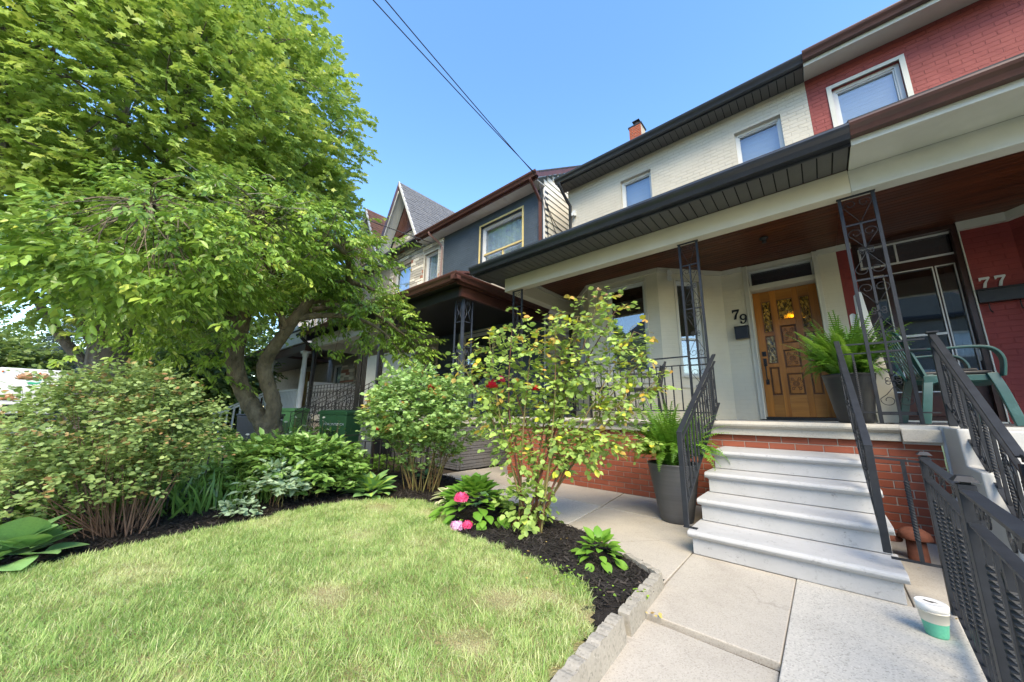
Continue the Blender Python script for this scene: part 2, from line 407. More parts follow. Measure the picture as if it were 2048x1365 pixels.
bark_cherry = mat('cherry_bark', (0.20, 0.165, 0.11), (0.09, 0.075, 0.05), rough=0.85, scale=9, bump=1.0, bscale=28, bdist=0.04, stretch=(1, 1, 0.45), dirt=0.5, dirtcol=(0.13, 0.14, 0.07))
bark_maple = mat('maple_bark', (0.22, 0.19, 0.16), (0.12, 0.10, 0.085), rough=0.9, scale=7, bump=1.0, bscale=22, bdist=0.04, stretch=(1, 1, 0.25))
twig_grey = mat('grey_dead_twig', (0.30, 0.27, 0.23), (0.2, 0.18, 0.15), rough=0.85, scale=20, bump=0.5)
stem_brown = mat('brown_stem', (0.20, 0.12, 0.085), (0.12, 0.07, 0.05), rough=0.8, scale=20, bump=0.5)
cane_green = mat('green_brown_cane', (0.20, 0.20, 0.07), (0.16, 0.085, 0.045), rough=0.6, scale=7, bump=0.3)
cane_red = mat('reddish_cane', (0.16, 0.055, 0.04), (0.10, 0.04, 0.03), rough=0.6, scale=7, bump=0.3)
G = lambda *a: a
leaf_maple = mat_leaf('maple_leaves', [(0, (0.05, 0.095, 0.022)), (0.4, (0.12, 0.20, 0.045)), (0.75, (0.25, 0.34, 0.075)), (1, (0.50, 0.54, 0.13))], trans=0.36, gain=1.80)
leaf_cherry = mat_leaf('cherry_leaves', [(0, (0.035, 0.08, 0.018)), (0.45, (0.09, 0.18, 0.032)), (0.8, (0.20, 0.32, 0.055)), (1, (0.44, 0.49, 0.10))], trans=0.28, rough=0.34, gain=1.60)
leaf_spirea = mat_leaf('spirea_leaves', [(0, (0.06, 0.105, 0.030)), (0.5, (0.12, 0.185, 0.062)), (0.85, (0.20, 0.27, 0.10)), (0.93, (0.26, 0.17, 0.08)), (1, (0.24, 0.08, 0.05))], trans=0.25, rough=0.5, gain=1.75)
leaf_rose = mat_leaf('rose_leaves', [(0, (0.06, 0.15, 0.055)), (0.35, (0.12, 0.25, 0.085)), (0.66, (0.22, 0.36, 0.13)), (0.78, (0.40, 0.44, 0.07)), (0.88, (0.62, 0.48, 0.03)), (0.95, (0.45, 0.13, 0.05)), (1, (0.30, 0.14, 0.06))], trans=0.3, gain=1.70)
leaf_rose_round = mat_leaf('round_rose_leaves', [(0, (0.07, 0.15, 0.045)), (0.45, (0.17, 0.29, 0.10)), (0.85, (0.27, 0.42, 0.15)), (0.93, (0.50, 0.48, 0.08)), (1, (0.42, 0.14, 0.05))], trans=0.25, gain=1.50)
leaf_peony = mat_leaf('peony_leaves', [(0, (0.05, 0.125, 0.028)), (0.6, (0.13, 0.25, 0.06)), (1, (0.26, 0.40, 0.12))], trans=0.22, rough=0.32, gain=1.40)
leaf_sage = mat_leaf('silvery_leaves', [(0, (0.12, 0.20, 0.12)), (1, (0.26, 0.36, 0.24))], trans=0.2, rough=0.5, gain=1.50)
leaf_hydr = mat_leaf('hydrangea_leaves', [(0, (0.06, 0.18, 0.025)), (0.5, (0.11, 0.27, 0.04)), (1, (0.20, 0.38, 0.06))], trans=0.35, gain=1.45)
leaf_hosta = mat_leaf('blue_green_hosta', [(0, (0.05, 0.13, 0.075)), (0.55, (0.085, 0.19, 0.09)), (0.8, (0.20, 0.33, 0.07)), (1, (0.33, 0.46, 0.09))], trans=0.2, rough=0.45, gain=2.1)
leaf_hosta_v = mat_leaf('cream_edged_hosta', [(0, (0.07, 0.16, 0.05)), (0.6, (0.10, 0.20, 0.06)), (0.75, (0.60, 0.60, 0.28)), (1, (0.68, 0.66, 0.36))], trans=0.2, rough=0.45)
leaf_fern = mat_leaf('fern_green', [(0, (0.05, 0.15, 0.02)), (0.5, (0.10, 0.26, 0.03)), (1, (0.22, 0.42, 0.06))], trans=0.4, gain=1.25)
leaf_grass = mat_leaf('lawn_blades', [(0, (0.085, 0.19, 0.045)), (0.4, (0.15, 0.28, 0.075)), (0.65, (0.30, 0.40, 0.14)), (0.82, (0.52, 0.50, 0.26)), (1, (0.68, 0.56, 0.32))], trans=0.3, rough=0.5, spec=0.3, gain=1.60)
leaf_cover = mat_leaf('ground_cover', [(0, (0.04, 0.10, 0.02)), (0.6, (0.11, 0.22, 0.04)), (1, (0.28, 0.42, 0.06))], trans=0.3)
needle_blue = mat_leaf('blue_spruce_needles', [(0, (0.010, 0.020, 0.024)), (0.6, (0.028, 0.052, 0.060)), (1, (0.065, 0.11, 0.12))], trans=0.05, rough=0.6)
leaf_far = mat_leaf('far_tree_leaves', [(0, (0.05, 0.09, 0.03)), (0.6, (0.11, 0.17, 0.05)), (1, (0.20, 0.26, 0.08))], trans=0.3)
litter_m = mat_leaf('fallen_leaves', [(0, (0.18, 0.08, 0.03)), (0.5, (0.42, 0.26, 0.09)), (0.8, (0.55, 0.42, 0.14)), (0.95, (0.5, 0.5, 0.1)), (1, (0.5, 0.03, 0.06))], trans=0.1, rough=0.7, gain=1.0)
petal_pink = mat('hot_pink_petals', (0.80, 0.09, 0.25), (0.62, 0.05, 0.16), rough=0.6, scale=60, bump=0.3)
petal_lilac = mat('lilac_pink_petals', (0.72, 0.45, 0.66), (0.62, 0.28, 0.50), rough=0.6, scale=60, bump=0.3)
petal_red = mat('red_petals', (0.70, 0.02, 0.06), (0.5, 0.02, 0.04), rough=0.6, scale=30, bump=0.3)
petal_cream = mat('cream_petals', (0.75, 0.52, 0.36), (0.66, 0.42, 0.28), rough=0.6, scale=30, bump=0.3)
petal_white = mat('white_petals', (0.8, 0.78, 0.66), (0.7, 0.66, 0.5), rough=0.6, scale=30, bump=0.3)
logo_green = mat('logo_green', (0.0, 0.30, 0.16), (0.0, 0.28, 0.15), rough=0.4, bump=0)
amber_lens = mat('amber_lens', (0.75, 0.16, 0.04), (0.65, 0.12, 0.03), rough=0.3, bump=0)
wire_m = mat('wire_sheath', (0.03, 0.032, 0.036), rough=0.6, bump=0)
mat_rubber = mat('doormat_grey', (0.10, 0.10, 0.11), (0.05, 0.05, 0.055), rough=0.95, scale=120, bump=0.8, bscale=200)

# ------------------------------------------------------------------ mesh helpers
ORG = {}

class MB:
    def __init__(s):
        s.v = []; s.f = []; s.sm = []
    def add(s, vs, fs, smooth=False):
        b = len(s.v)
        s.v.extend([tuple(p) for p in vs])
        s.f.extend([tuple(i + b for i in f) for f in fs])
        s.sm.extend([smooth] * len(fs))
        return s
    def box(s, x0, x1, y0, y1, z0, z1):
        return s.add([(x0, y0, z0), (x1, y0, z0), (x1, y1, z0), (x0, y1, z0), (x0, y0, z1), (x1, y0, z1), (x1, y1, z1), (x0, y1, z1)],
                     [(0, 3, 2, 1), (4, 5, 6, 7), (0, 1, 5, 4), (1, 2, 6, 5), (2, 3, 7, 6), (3, 0, 4, 7)])
    def hexa(s, p):
        return s.add(p, [(0, 3, 2, 1), (4, 5, 6, 7), (0, 1, 5, 4), (1, 2, 6, 5), (2, 3, 7, 6), (3, 0, 4, 7)])
    def prism(s, pts, f0, f1):
        """pts: 2-d outline; f0/f1 map (a,b) to 3-d on either end"""
        n = len(pts)
        vs = [f0(*p) for p in pts] + [f1(*p) for p in pts]
        fs = [tuple(range(n))[::-1], tuple(range(n, 2 * n))] + [(i, (i + 1) % n, n + (i + 1) % n, n + i) for i in range(n)]
        return s.add(vs, fs)
    def bar(s, p0, p1, w, h, up=(0, 0, 1)):
        p0 = Vector(p0); p1 = Vector(p1); d = (p1 - p0).normalized()
        a = d.cross(Vector(up))
        if a.length < 1e-4:
            a = d.cross(Vector((1, 0, 0)))
        a.normalize(); b = a.cross(d).normalized()
        a *= w / 2; b *= h / 2
        return s.hexa([p0 - a - b, p0 + a - b, p0 + a + b, p0 - a + b, p1 - a - b, p1 + a - b, p1 + a + b, p1 - a + b])
    def tube(s, pts, r, n=6, caps=True, twist=0.0, square=False, smooth=True):
        pts = [Vector(p) for p in pts]
        m = len(pts)
        rr = [r] * m if isinstance(r, (int, float)) else list(r)
        t0 = (pts[1] - pts[0]).normalized()
        a = t0.cross(Vector((0, 0, 1)))
        if a.length < 0.05:
            a = t0.cross(Vector((1, 0, 0)))
        a.normalize()
        vs = []
        for i, p in enumerate(pts):
            t = (pts[min(i + 1, m - 1)] - pts[max(i - 1, 0)])
            if t.length < 1e-9:
                t = t0
            t.normalize()
            a = (a - t * a.dot(t))
            if a.length < 1e-6:
                a = t.cross(Vector((0.3, 0.5, 0.8)))
            a.normalize()
            b = t.cross(a)
            for k in range(n):
                an = 2 * math.pi * k / n + twist * i + (math.pi / 4 if n == 4 else 0)
                vs.append(p + (a * math.cos(an) + b * math.sin(an)) * rr[i])
        fs = [(i * n + k, i * n + (k + 1) % n, (i + 1) * n + (k + 1) % n, (i + 1) * n + k) for i in range(m - 1) for k in range(n)]
        if caps:
            fs += [tuple(range(n))[::-1], tuple(range((m - 1) * n, m * n))]
        return s.add(vs, fs, smooth and n > 4)
    def twisted(s, p0, p1, w, turns=8, plain=0.12):
        p0 = Vector(p0); p1 = Vector(p1); L = (p1 - p0).length
        segs = int(turns * 6)
        a = p0.lerp(p1, plain); b = p0.lerp(p1, 1 - plain)
        s.tube([p0, a], w * 0.7071, 4, True)
        s.tube([a.lerp(b, i / segs) for i in range(segs + 1)], w * 0.74, 4, False, twist=2 * math.pi * turns / segs)
        return s.tube([b, p1], w * 0.7071, 4, True)
    def lathe(s, prof, c=(0, 0, 0), n=24, close=False, smooth=True):
        vs = []
        for (r, z) in prof:
            for k in range(n):
                an = 2 * math.pi * k / n
                vs.append((c[0] + r * math.cos(an), c[1] + r * math.sin(an), c[2] + z))
        m = len(prof)
        fs = [(i * n + k, i * n + (k + 1) % n, (i + 1) * n + (k + 1) % n, (i + 1) * n + k) for i in range(m - 1) for k in range(n)]
        s.add(vs, fs, smooth)
        return s
    def disc(s, c, r, n=16, up=1):
        vs = [(c[0] + r * math.cos(2 * math.pi * k / n), c[1] + r * math.sin(2 * math.pi * k / n), c[2]) for k in range(n)]
        return s.add(vs, [tuple(range(n)) if up > 0 else tuple(range(n))[::-1]])
    def sphere(s, c, r, n=8, sq=1.0):
        prof = [(max(1e-4, r * math.sin(math.pi * i / n)), -r * sq * math.cos(math.pi * i / n)) for i in range(n + 1)]
        return s.lathe(prof, c, n + 2)

def setp(o, label=None, cat=None, group=None, kind=None):
    if label: o['label'] = label
    if cat: o['category'] = cat
    if group: o['group'] = group
    if kind: o['kind'] = kind
    return o

def empty(name, loc=(0, 0, 0), label=None, cat=None, group=None, rz=0.0):
    o = bpy.data.objects.new(name, None)
    o.empty_display_size = 0.1
    COL.objects.link(o)
    o.location = loc
    o.rotation_euler = (0, 0, rz)
    ORG[o.name] = Vector(loc)
    return setp(o, label, cat, group)

def raw_obj(name, me, m, parent=None, loc=(0, 0, 0), rot=(0, 0, 0), sc=None):
    if m is not None and len(me.materials) == 0:
        me.materials.append(m)
    o = bpy.data.objects.new(name, me)
    COL.objects.link(o)
    if parent is not None:
        o.parent = parent
    o.location = loc
    o.rotation_euler = rot
    if sc is not None:
        o.scale = sc if not isinstance(sc, (int, float)) else (sc, sc, sc)
    return o

def mesh_of(name, mb):
    me = bpy.data.meshes.new(name)
    me.from_pydata([tuple(v) for v in mb.v], [], mb.f)
    if any(mb.sm):
        me.polygons.foreach_set('use_smooth', mb.sm)
    me.update()
    return me

def wo(p):
    """world origin of a (non-rotated) parent chain"""
    return ORG.get(p.name, Vector((0, 0, 0))) if p is not None else Vector((0, 0, 0))

def obj(name, mb, m, parent=None, local=False, kind=None, label=None, bevel=0.0, cat=None, group=None, centre=False):
    """mb in world coordinates unless local; the parent's origin is taken off"""
    off = Vector((0, 0, 0)) if local else wo(parent)
    base = Vector((0, 0, 0))
    if parent is None and centre:
        a = np.array([tuple(v) for v in mb.v]); base = Vector((float(a[:, 0].mean()), float(a[:, 1].mean()), float(a[:, 2].min())))
        off = base
    if off.length > 0:
        mb.v = [(v[0] - off.x, v[1] - off.y, v[2] - off.z) for v in mb.v]
    o = raw_obj(name, mesh_of(name, mb), m, parent, loc=base)
    ORG[o.name] = off
    if bevel > 0:
        b = o.modifiers.new('bevel', 'BEVEL'); b.width = bevel; b.segments = 3; b.limit_method = 'ANGLE'
        b.angle_limit = math.radians(40)
    return setp(o, label, cat, group, kind)

class Frame:
    """a wall plane: u runs along the wall, z up, d out of the wall"""
    def __init__(s, p0, p1):
        s.o = Vector((p0[0], p0[1], 0)); s.u = Vector((p1[0] - p0[0], p1[1] - p0[1], 0)); s.L = s.u.length; s.u.normalize()
        s.n = Vector((s.u.y, -s.u.x, 0))
    def p(s, u, z, d=0.0):
        return s.o + s.u * u + s.n * d + Vector((0, 0, z))
    def box(s, mb, u0, u1, z0, z1, d0, d1):
        return mb.hexa([s.p(u0, z0, d1), s.p(u1, z0, d1), s.p(u1, z0, d0), s.p(u0, z0, d0), s.p(u0, z1, d1), s.p(u1, z1, d1), s.p(u1, z1, d0), s.p(u0, z1, d0)])
    def wall(s, mb, u0, u1, z0, z1, th, ops):
        us = sorted(set([u0, u1] + [v for o in ops for v in o[:2]])); zs = sorted(set([z0, z1] + [v for o in ops for v in o[2:]]))
        for i in range(len(us) - 1):
            run = None
            for j in range(len(zs) - 1):
                cu = (us[i] + us[i + 1]) / 2; cz = (zs[j] + zs[j + 1]) / 2
                hole = any(o[0] < cu < o[1] and o[2] < cz < o[3] for o in ops)
                if not hole:
                    run = (run[0] if run else zs[j], zs[j + 1])
                if hole or j == len(zs) - 2:
                    if run:
                        s.box(mb, us[i], us[i + 1], run[0], run[1], -th, 0)
                    run = None
        return mb

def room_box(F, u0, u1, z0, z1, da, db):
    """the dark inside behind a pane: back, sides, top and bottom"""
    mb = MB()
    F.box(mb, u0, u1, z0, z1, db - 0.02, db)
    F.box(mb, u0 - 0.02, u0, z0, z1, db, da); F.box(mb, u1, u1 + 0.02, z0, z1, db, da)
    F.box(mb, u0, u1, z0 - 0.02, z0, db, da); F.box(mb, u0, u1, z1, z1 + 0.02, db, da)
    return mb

def window(parent, F, u0, u1, z0, z1, fw=0.05, dep=0.09, m=None, mull=None, rail=None, inner='curtain', glassm=None, name='window', trim=None, inner_d=0.12):
    """frame ring set back in its opening, pane and what hangs behind it"""
    m = m or vinyl_white
    mb = MB()
    d0, d1 = -dep - 0.05, -dep + 0.02
    F.box(mb, u0, u0 + fw, z0, z1, d0, d1); F.box(mb, u1 - fw, u1, z0, z1, d0, d1)
    F.box(mb, u0 + fw, u1 - fw, z1 - fw, z1, d0, d1); F.box(mb, u0 + fw, u1 - fw, z0, z0 + fw, d0, d1)
    if mull is not None:
        F.box(mb, mull - fw * 0.45, mull + fw * 0.45, z0 + fw, z1 - fw, d0 + 0.01, d1 - 0.01)
    if rail is not None:
        F.box(mb, u0 + fw, u1 - fw, rail - fw * 0.4, rail + fw * 0.4, d0 + 0.008, d1 - 0.012)
    w = obj(name, mb, m, parent)
    # inner sash step
    mb = MB(); k = fw + 0.018
    F.box(mb, u0 + fw, u0 + k, z0 + fw, z1 - fw, d0 + 0.004, d1 - 0.02); F.box(mb, u1 - k, u1 - fw, z0 + fw, z1 - fw, d0 + 0.004, d1 - 0.02)
    F.box(mb, u0 + k, u1 - k, z1 - k, z1 - fw, d0 + 0.004, d1 - 0.02)
    obj('sash', mb, m, w)
    mb = MB(); F.box(mb, u0 + fw, u1 - fw, z0 + fw, z1 - fw, d0 + 0.016, d0 + 0.020)
    obj('pane', mb, glassm or glass, w)
    obj('room', room_box(F, u0 - 0.03, u1 + 0.03, z0 - 0.03, z1 + 0.03, -dep - 0.055, -dep - inner_d - 0.5), room_dark, w)
    if inner == 'blind':
        mb = MB(); F.box(mb, u0, u1, z0, z1, -dep - inner_d - 0.01, -dep - inner_d)
        obj('blind', mb, blind_white, w)
    elif inner == 'halfblind':
        mb = MB(); zm = z0 + (z1 - z0) * 0.55
        F.box(mb, u0, u1, zm, z1, -dep - inner_d - 0.01, -dep - inner_d)
        obj('blind', mb, blind_white, w)
    elif inner == 'curtain':
        mb = MB(); N = 26; zz = (z0, z1)
        vs = []
        for i in range(N + 1):
            uu = u0 + (u1 - u0) * i / N
            dd = -dep - inner_d - 0.02 + 0.018 * math.sin(i * 1.9)
            vs += [F.p(uu, z0, dd), F.p(uu, z1, dd)]
        mb.add(vs, [(2 * i, 2 * i + 2, 2 * i + 3, 2 * i + 1) for i in range(N)], True)
        obj('curtain', mb, curtain, w)
    if trim:
        tm, tw, td = trim
        mb = MB()
        F.box(mb, u0 - tw, u0, z0 - tw, z1 + tw, -0.02, td); F.box(mb, u1, u1 + tw, z0 - tw, z1 + tw, -0.02, td)
        F.box(mb, u0, u1, z1, z1 + tw, -0.02, td); F.box(mb, u0, u1, z0 - tw, z0, -0.02, td + 0.02)
        obj('casing', mb, tm, w)
    return w

CUBE = MB().box(-0.5, 0.5, -0.5, 0.5, -0.5, 0.5)
_unit = {}
def block(name, m, parent, cx, cy, cz, sx, sy, sz, rz=0.0, key=None):
    """one small block sharing the unit mesh of its material (bricks, stones, planks)"""
    k = (name, m.name)
    if k not in _unit:
        mb = MB()
        c = 0.5; e = 0.44
        # chamfered front so that each piece reads as its own
        mb.add([(-c, c, -c), (c, c, -c), (c, c, c), (-c, c, c), (-c, -e + 0.12, -c), (c, -e + 0.12, -c), (c, -e + 0.12, c), (-c, -e + 0.12, c),
                (-0.488, -c, -0.46), (0.488, -c, -0.46), (0.488, -c, 0.46), (-0.488, -c, 0.46)],
               [(0, 3, 2, 1)[::-1], (0, 1, 5, 4), (1, 2, 6, 5), (2, 3, 7, 6), (3, 0, 4, 7), (4, 5, 9, 8), (5, 6, 10, 9), (6, 7, 11, 10), (7, 4, 8, 11), (8, 9, 10, 11)])
        me = mesh_of(name, mb); me.materials.append(m)
        _unit[k] = me
    o = bpy.data.objects.new(name, _unit[k])
    COL.objects.link(o); o.parent = parent
    w = wo(parent)
    o.location = (cx - w.x, cy - w.y, cz - w.z); o.scale = (sx, sy, sz); o.rotation_euler = (0, 0, rz)
    return o

def spiral(c, r0, r1, a0, a1, n=18):
    return [(c[0] + (r0 + (r1 - r0) * i / n) * math.cos(a0 + (a1 - a0) * i / n), c[1] + (r0 + (r1 - r0) * i / n) * math.sin(a0 + (a1 - a0) * i / n)) for i in range(n + 1)]

def heart(w, h):
    """right half of an iron heart from its point (0,0) up; returns 2-d points"""
    r = w / 4.0
    pts = [(0, 0), (w / 2 * 0.55, h * 0.42), (w / 2 - 0.002, h - r * 1.3)]
    pts += spiral((w / 2 - r, h - r), r, r * 0.30, -0.1, math.pi * 2.1, 22)
    return pts

def add_heart(mb, f, u, z, w, h, flip=1, r=0.0035):
    H = heart(w, h)
    for s_ in (-1, 1):
        mb.tube([f(u + s_ * a, z + flip * b) for a, b in H], r * 0.8, 5)

def add_knot(mb, f, u, z, w, h, r=0.0032):
    for s_ in (-1, 1):
        for q in (-1, 1):
            P = [(0, 0)] + [(s_ * a, q * b) for a, b in spiral((w * 0.28, h * 0.28), w * 0.24, w * 0.07, -2.2, 3.4, 16)]
            mb.tube([f(u + a, z + b) for a, b in P], r, 5)

def np_mesh(name, V, F_sizes, F_idx, m, parent=None, tint=None, smooth=False, kind=None):
    me = bpy.data.meshes.new(name)
    V = np.asarray(V, dtype=np.float32)
    me.vertices.add(len(V)); me.vertices.foreach_set('co', V.ravel())
    F_sizes = np.asarray(F_sizes, dtype=np.int32); F_idx = np.asarray(F_idx, dtype=np.int32)
    me.loops.add(len(F_idx)); me.loops.foreach_set('vertex_index', F_idx)
    me.polygons.add(len(F_sizes))
    st = np.concatenate([[0], np.cumsum(F_sizes)[:-1]]).astype(np.int32)
    me.polygons.foreach_set('loop_start', st); me.polygons.foreach_set('loop_total', F_sizes)
    if smooth:
        me.polygons.foreach_set('use_smooth', np.ones(len(F_sizes), dtype=bool))
    me.update(calc_edges=True)
    if tint is not None:
        a = me.attributes.new('tint', 'FLOAT', 'POINT'); a.data.foreach_set('value', np.asarray(tint, dtype=np.float32))
    me.materials.append(m)
    return me

def nrm(a):
    return a / np.maximum(1e-9, np.linalg.norm(a, axis=-1, keepdims=True))

T_ELL = (np.array([(0, 0, 0), (0.19, 0.26, 0.06), (0.215, 0.58, 0.05), (0, 1, -0.12), (-0.215, 0.58, 0.05), (-0.19, 0.26, 0.06)]), [(0, 1, 2, 3), (0, 3, 4, 5)])
T_WIDE = (np.array([(0, 0, 0), (0.36, 0.22, 0.05), (0.36, 0.62, 0.03), (0, 1, -0.08), (-0.36, 0.62, 0.03), (-0.36, 0.22, 0.05)]), [(0, 1, 2, 3), (0, 3, 4, 5)])
T_MAPLE = (np.array([(0, 0, 0), (0.34, -0.02, -0.03), (0.24, 0.20, 0.02), (0.60, 0.42, -0.06), (0.26, 0.52, 0.02), (0.0, 1.0, -0.10),
                     (-0.26, 0.52, 0.02), (-0.60, 0.42, -0.06), (-0.24, 0.20, 0.02), (-0.34, -0.02, -0.03)]), [(0, 1, 2, 3, 4, 5), (0, 5, 6, 7, 8, 9)])
T_BLADE = (np.array([(-0.03, 0, 0), (0.03, 0, 0), (-0.022, 0.5, 0.05), (0.022, 0.5, 0.05), (0, 1, 0.24)]), [(0, 1, 3, 2), (2, 3, 4)])
T_NEEDLE = (np.array([(-0.12, 0, 0), (0.12, 0, 0), (0.0, 1, 0.0), (0, 0.5, 0.14)]), [(0, 1, 2), (0, 3, 2)])
T_CHIP = (np.array([(-0.11, 0, 0), (0.10, 0.05, 0.02), (0.12, 0.9, 0.0), (-0.06, 1.0, 0.03)]), [(0, 1, 2, 3)])

def leaves(name, T, pos, dirv, nv, size, tint, m, parent=None, kind='stuff', local=False, only_mesh=False, widen=1.0):
    pos = np.asarray(pos, float); N = len(pos)
    y = nrm(np.asarray(dirv, float)); z = np.asarray(nv, float)
    z = nrm(z - y * np.sum(z * y, 1, keepdims=True)); x = np.cross(y, z)
    tv, tf = T
    size = np.broadcast_to(np.asarray(size, float), (N,))
    V = pos[:, None, :] + size[:, None, None] * (tv[None, :, 0:1] * x[:, None, :] * widen + tv[None, :, 1:2] * y[:, None, :] + tv[None, :, 2:3] * z[:, None, :])
    k = len(tv)
    if parent is not None and not local:
        w = wo(parent); V = V - np.array([w.x, w.y, w.z])
    idx = np.concatenate([np.array(f) for f in tf]); sizes = np.array([len(f) for f in tf])
    FI = (idx[None, :] + (np.arange(N) * k)[:, None]).ravel(); FS = np.tile(sizes, N)
    me = np_mesh(name, V.reshape(-1, 3), FS, FI, m, tint=np.repeat(np.broadcast_to(tint, (N,)), k))
    if only_mesh:
        return me
    o = raw_obj(name, me, None, parent)
    if kind: o['kind'] = kind
    return o

def vnoise(x, y, s, seed=0):
    """cheap smooth value noise in numpy"""
    r = np.random.RandomState(seed); tab = r.rand(64, 64)
    x = x * s; y = y * s
    xi = np.floor(x).astype(int); yi = np.floor(y).astype(int); fx = x - xi; fy = y - yi
    fx = fx * fx * (3 - 2 * fx); fy = fy * fy * (3 - 2 * fy)
    g = lambda a, b: tab[a % 64, b % 64]
    return (g(xi, yi) * (1 - fx) + g(xi + 1, yi) * fx) * (1 - fy) + (g(xi, yi + 1) * (1 - fx) + g(xi + 1, yi + 1) * fx) * fy

def in_poly(x, y, P):
    c = np.zeros(len(x), bool); n = len(P)
    for i in range(n):
        x0, y0 = P[i]; x1, y1 = P[(i + 1) % n]
        k = ((y0 > y) != (y1 > y)) & (x < (x1 - x0) * (y - y0) / (y1 - y0 + 1e-12) + x0)
        c ^= k
    return c

def smooth_path(P, n=6):
    P = [Vector(p) for p in P]; out = []
    for i in range(len(P) - 1):
        a = P[max(0, i - 1)]; b = P[i]; c = P[i + 1]; d = P[min(len(P) - 1, i + 2)]
        for j in range(n):
            t = j / n
            out.append(0.5 * ((2 * b) + (c - a) * t + (2 * a - 5 * b + 4 * c - d) * t * t + (3 * b - a - 3 * c + d) * t ** 3))
    out.append(P[-1])
    return out
# ================================================================== SETTING
def poly_sheet(name, P, z, m, kind='structure', parent=None, thick=0.0):
    mb = MB()
    if thick:
        mb.prism(P, lambda a, b: (a, b, z - thick), lambda a, b: (a, b, z))
    else:
        mb.add([(a, b, z) for a, b in P], [tuple(range(len(P)))])
    return obj(name, mb, m, parent, kind=kind)

poly_sheet('ground', [(-250, -250), (250, -250), (250, 250), (-250, 250)], -0.08, far_grass)
poly_sheet('road', [(-240, -11.0), (120, -11.0), (120, -1.95), (-240, -1.95)], -0.072, asphalt)
mb = MB(); mb.box(-240, 120, -1.95, -0.75, -0.2, -0.02)
obj('pavement', mb, pave_b, kind='structure')
poly_sheet('garden_soil', [(-30, -0.74), (-0.84, -0.74), (-0.84, 3.0), (-4.9, 4.6), (-30, 4.6)], -0.03, soil)
poly_sheet('passage_ground', [(-4.95, 4.4), (-3.9, 4.4), (-4.18, 4.6), (-4.18, 20), (-4.93, 20)], -0.026, pave_old)

LAWN = [(-0.93, -0.7), (-0.85, 1.0), (-0.90, 1.57), (-1.0, 1.80), (-1.14, 1.97), (-1.43, 2.03), (-1.92, 2.08), (-2.26, 2.04), (-2.6, 2.16), (-2.92, 2.40),
        (-3.20, 2.48), (-3.42, 2.50), (-3.64, 2.40), (-3.86, 2.15), (-3.97, 1.85), (-4.0, 1.45), (-3.93, .70), (-3.82, .155), (-3.73, -.24), (-3.64, -0.7)]
MULCH = [(-0.865, -0.72), (-0.86, 2.40), (-1.12, 2.55), (-1.56, 2.78), (-2.1, 2.95), (-2.8, 3.16), (-3.45, 3.40), (-4.2, 3.62), (-4.83, 3.75), (-5.35, 3.6), (-5.35, 2.15), (-5.0, 1.0), (-4.75, .5), (-4.7, -.72)]
# mulch bed: a gently uneven sheet
def uneven_sheet(name, P, step, zf, m, kind='structure', hole=None):
    xs = [p[0] for p in P]; ys = [p[1] for p in P]
    nx = int((max(xs) - min(xs)) / step) + 1; ny = int((max(ys) - min(ys)) / step) + 1
    X, Y = np.meshgrid(min(xs) + np.arange(nx + 1) * step, min(ys) + np.arange(ny + 1) * step)
    Z = zf(X, Y)
    cx = (X[:-1, :-1] + step / 2).ravel(); cy = (Y[:-1, :-1] + step / 2).ravel()
    keep = in_poly(cx, cy, P)
    if hole is not None: keep &= ~in_poly(cx, cy, hole)
    I, J = np.meshgrid(np.arange(nx), np.arange(ny))
    a = (J * (nx + 1) + I).ravel()[keep]
    F = np.stack([a, a + 1, a + nx + 2, a + nx + 1], 1).ravel()
    me = np_mesh(name, np.stack([X.ravel(), Y.ravel(), Z.ravel()], 1), np.full(keep.sum(), 4), F, m, smooth=True)
    o = raw_obj(name, me, None); o['kind'] = kind
    return o
def mulch_z(X, Y):
    return 0.012 + 0.03 * vnoise(X, Y, 5.0, 3) + 0.012 * vnoise(X, Y, 30.0, 4)
def lawn_z(X, Y):
    return 0.026 + 0.016 * vnoise(X, Y, 1.2, 5)
uneven_sheet('mulch_bed', MULCH, 0.03, mulch_z, mulch_base, hole=[(p[0] + (0.08 if p[0] < -2.5 else (-0.08 if p[0] > -1.2 else 0)), p[1] - 0.06) for p in LAWN])
uneven_sheet('lawn_soil', LAWN, 0.03, lambda x, y: lawn_z(x, y) + 0.006, turf)
# bark chips
N = 26000
x = RS.uniform(-5.35, -0.87, N * 2); y = RS.uniform(-0.7, 3.7, N * 2)
k = in_poly(x, y, MULCH) & ~in_poly(x, y, [(a * 1.0, b) for a, b in LAWN])
x = x[k][:N]; y = y[k][:N]; n_ = len(x)
an = RS.uniform(0, 6.28, n_)
d_ = np.stack([np.cos(an), np.sin(an), RS.normal(0.1, 0.35, n_)], 1)
nv_ = np.stack([RS.normal(0, .5, n_), RS.normal(0, .5, n_), np.ones(n_)], 1)
tn = RS.rand(n_) ** 1.3 * 0.9; tn[RS.rand(n_) > 0.985] = 1.0
leaves('mulch_chips', T_CHIP, np.stack([x, y, mulch_z(x, y) + 0.006], 1), d_, nv_, RS.uniform(0.012, 0.05, n_), tn, mulch_chip)

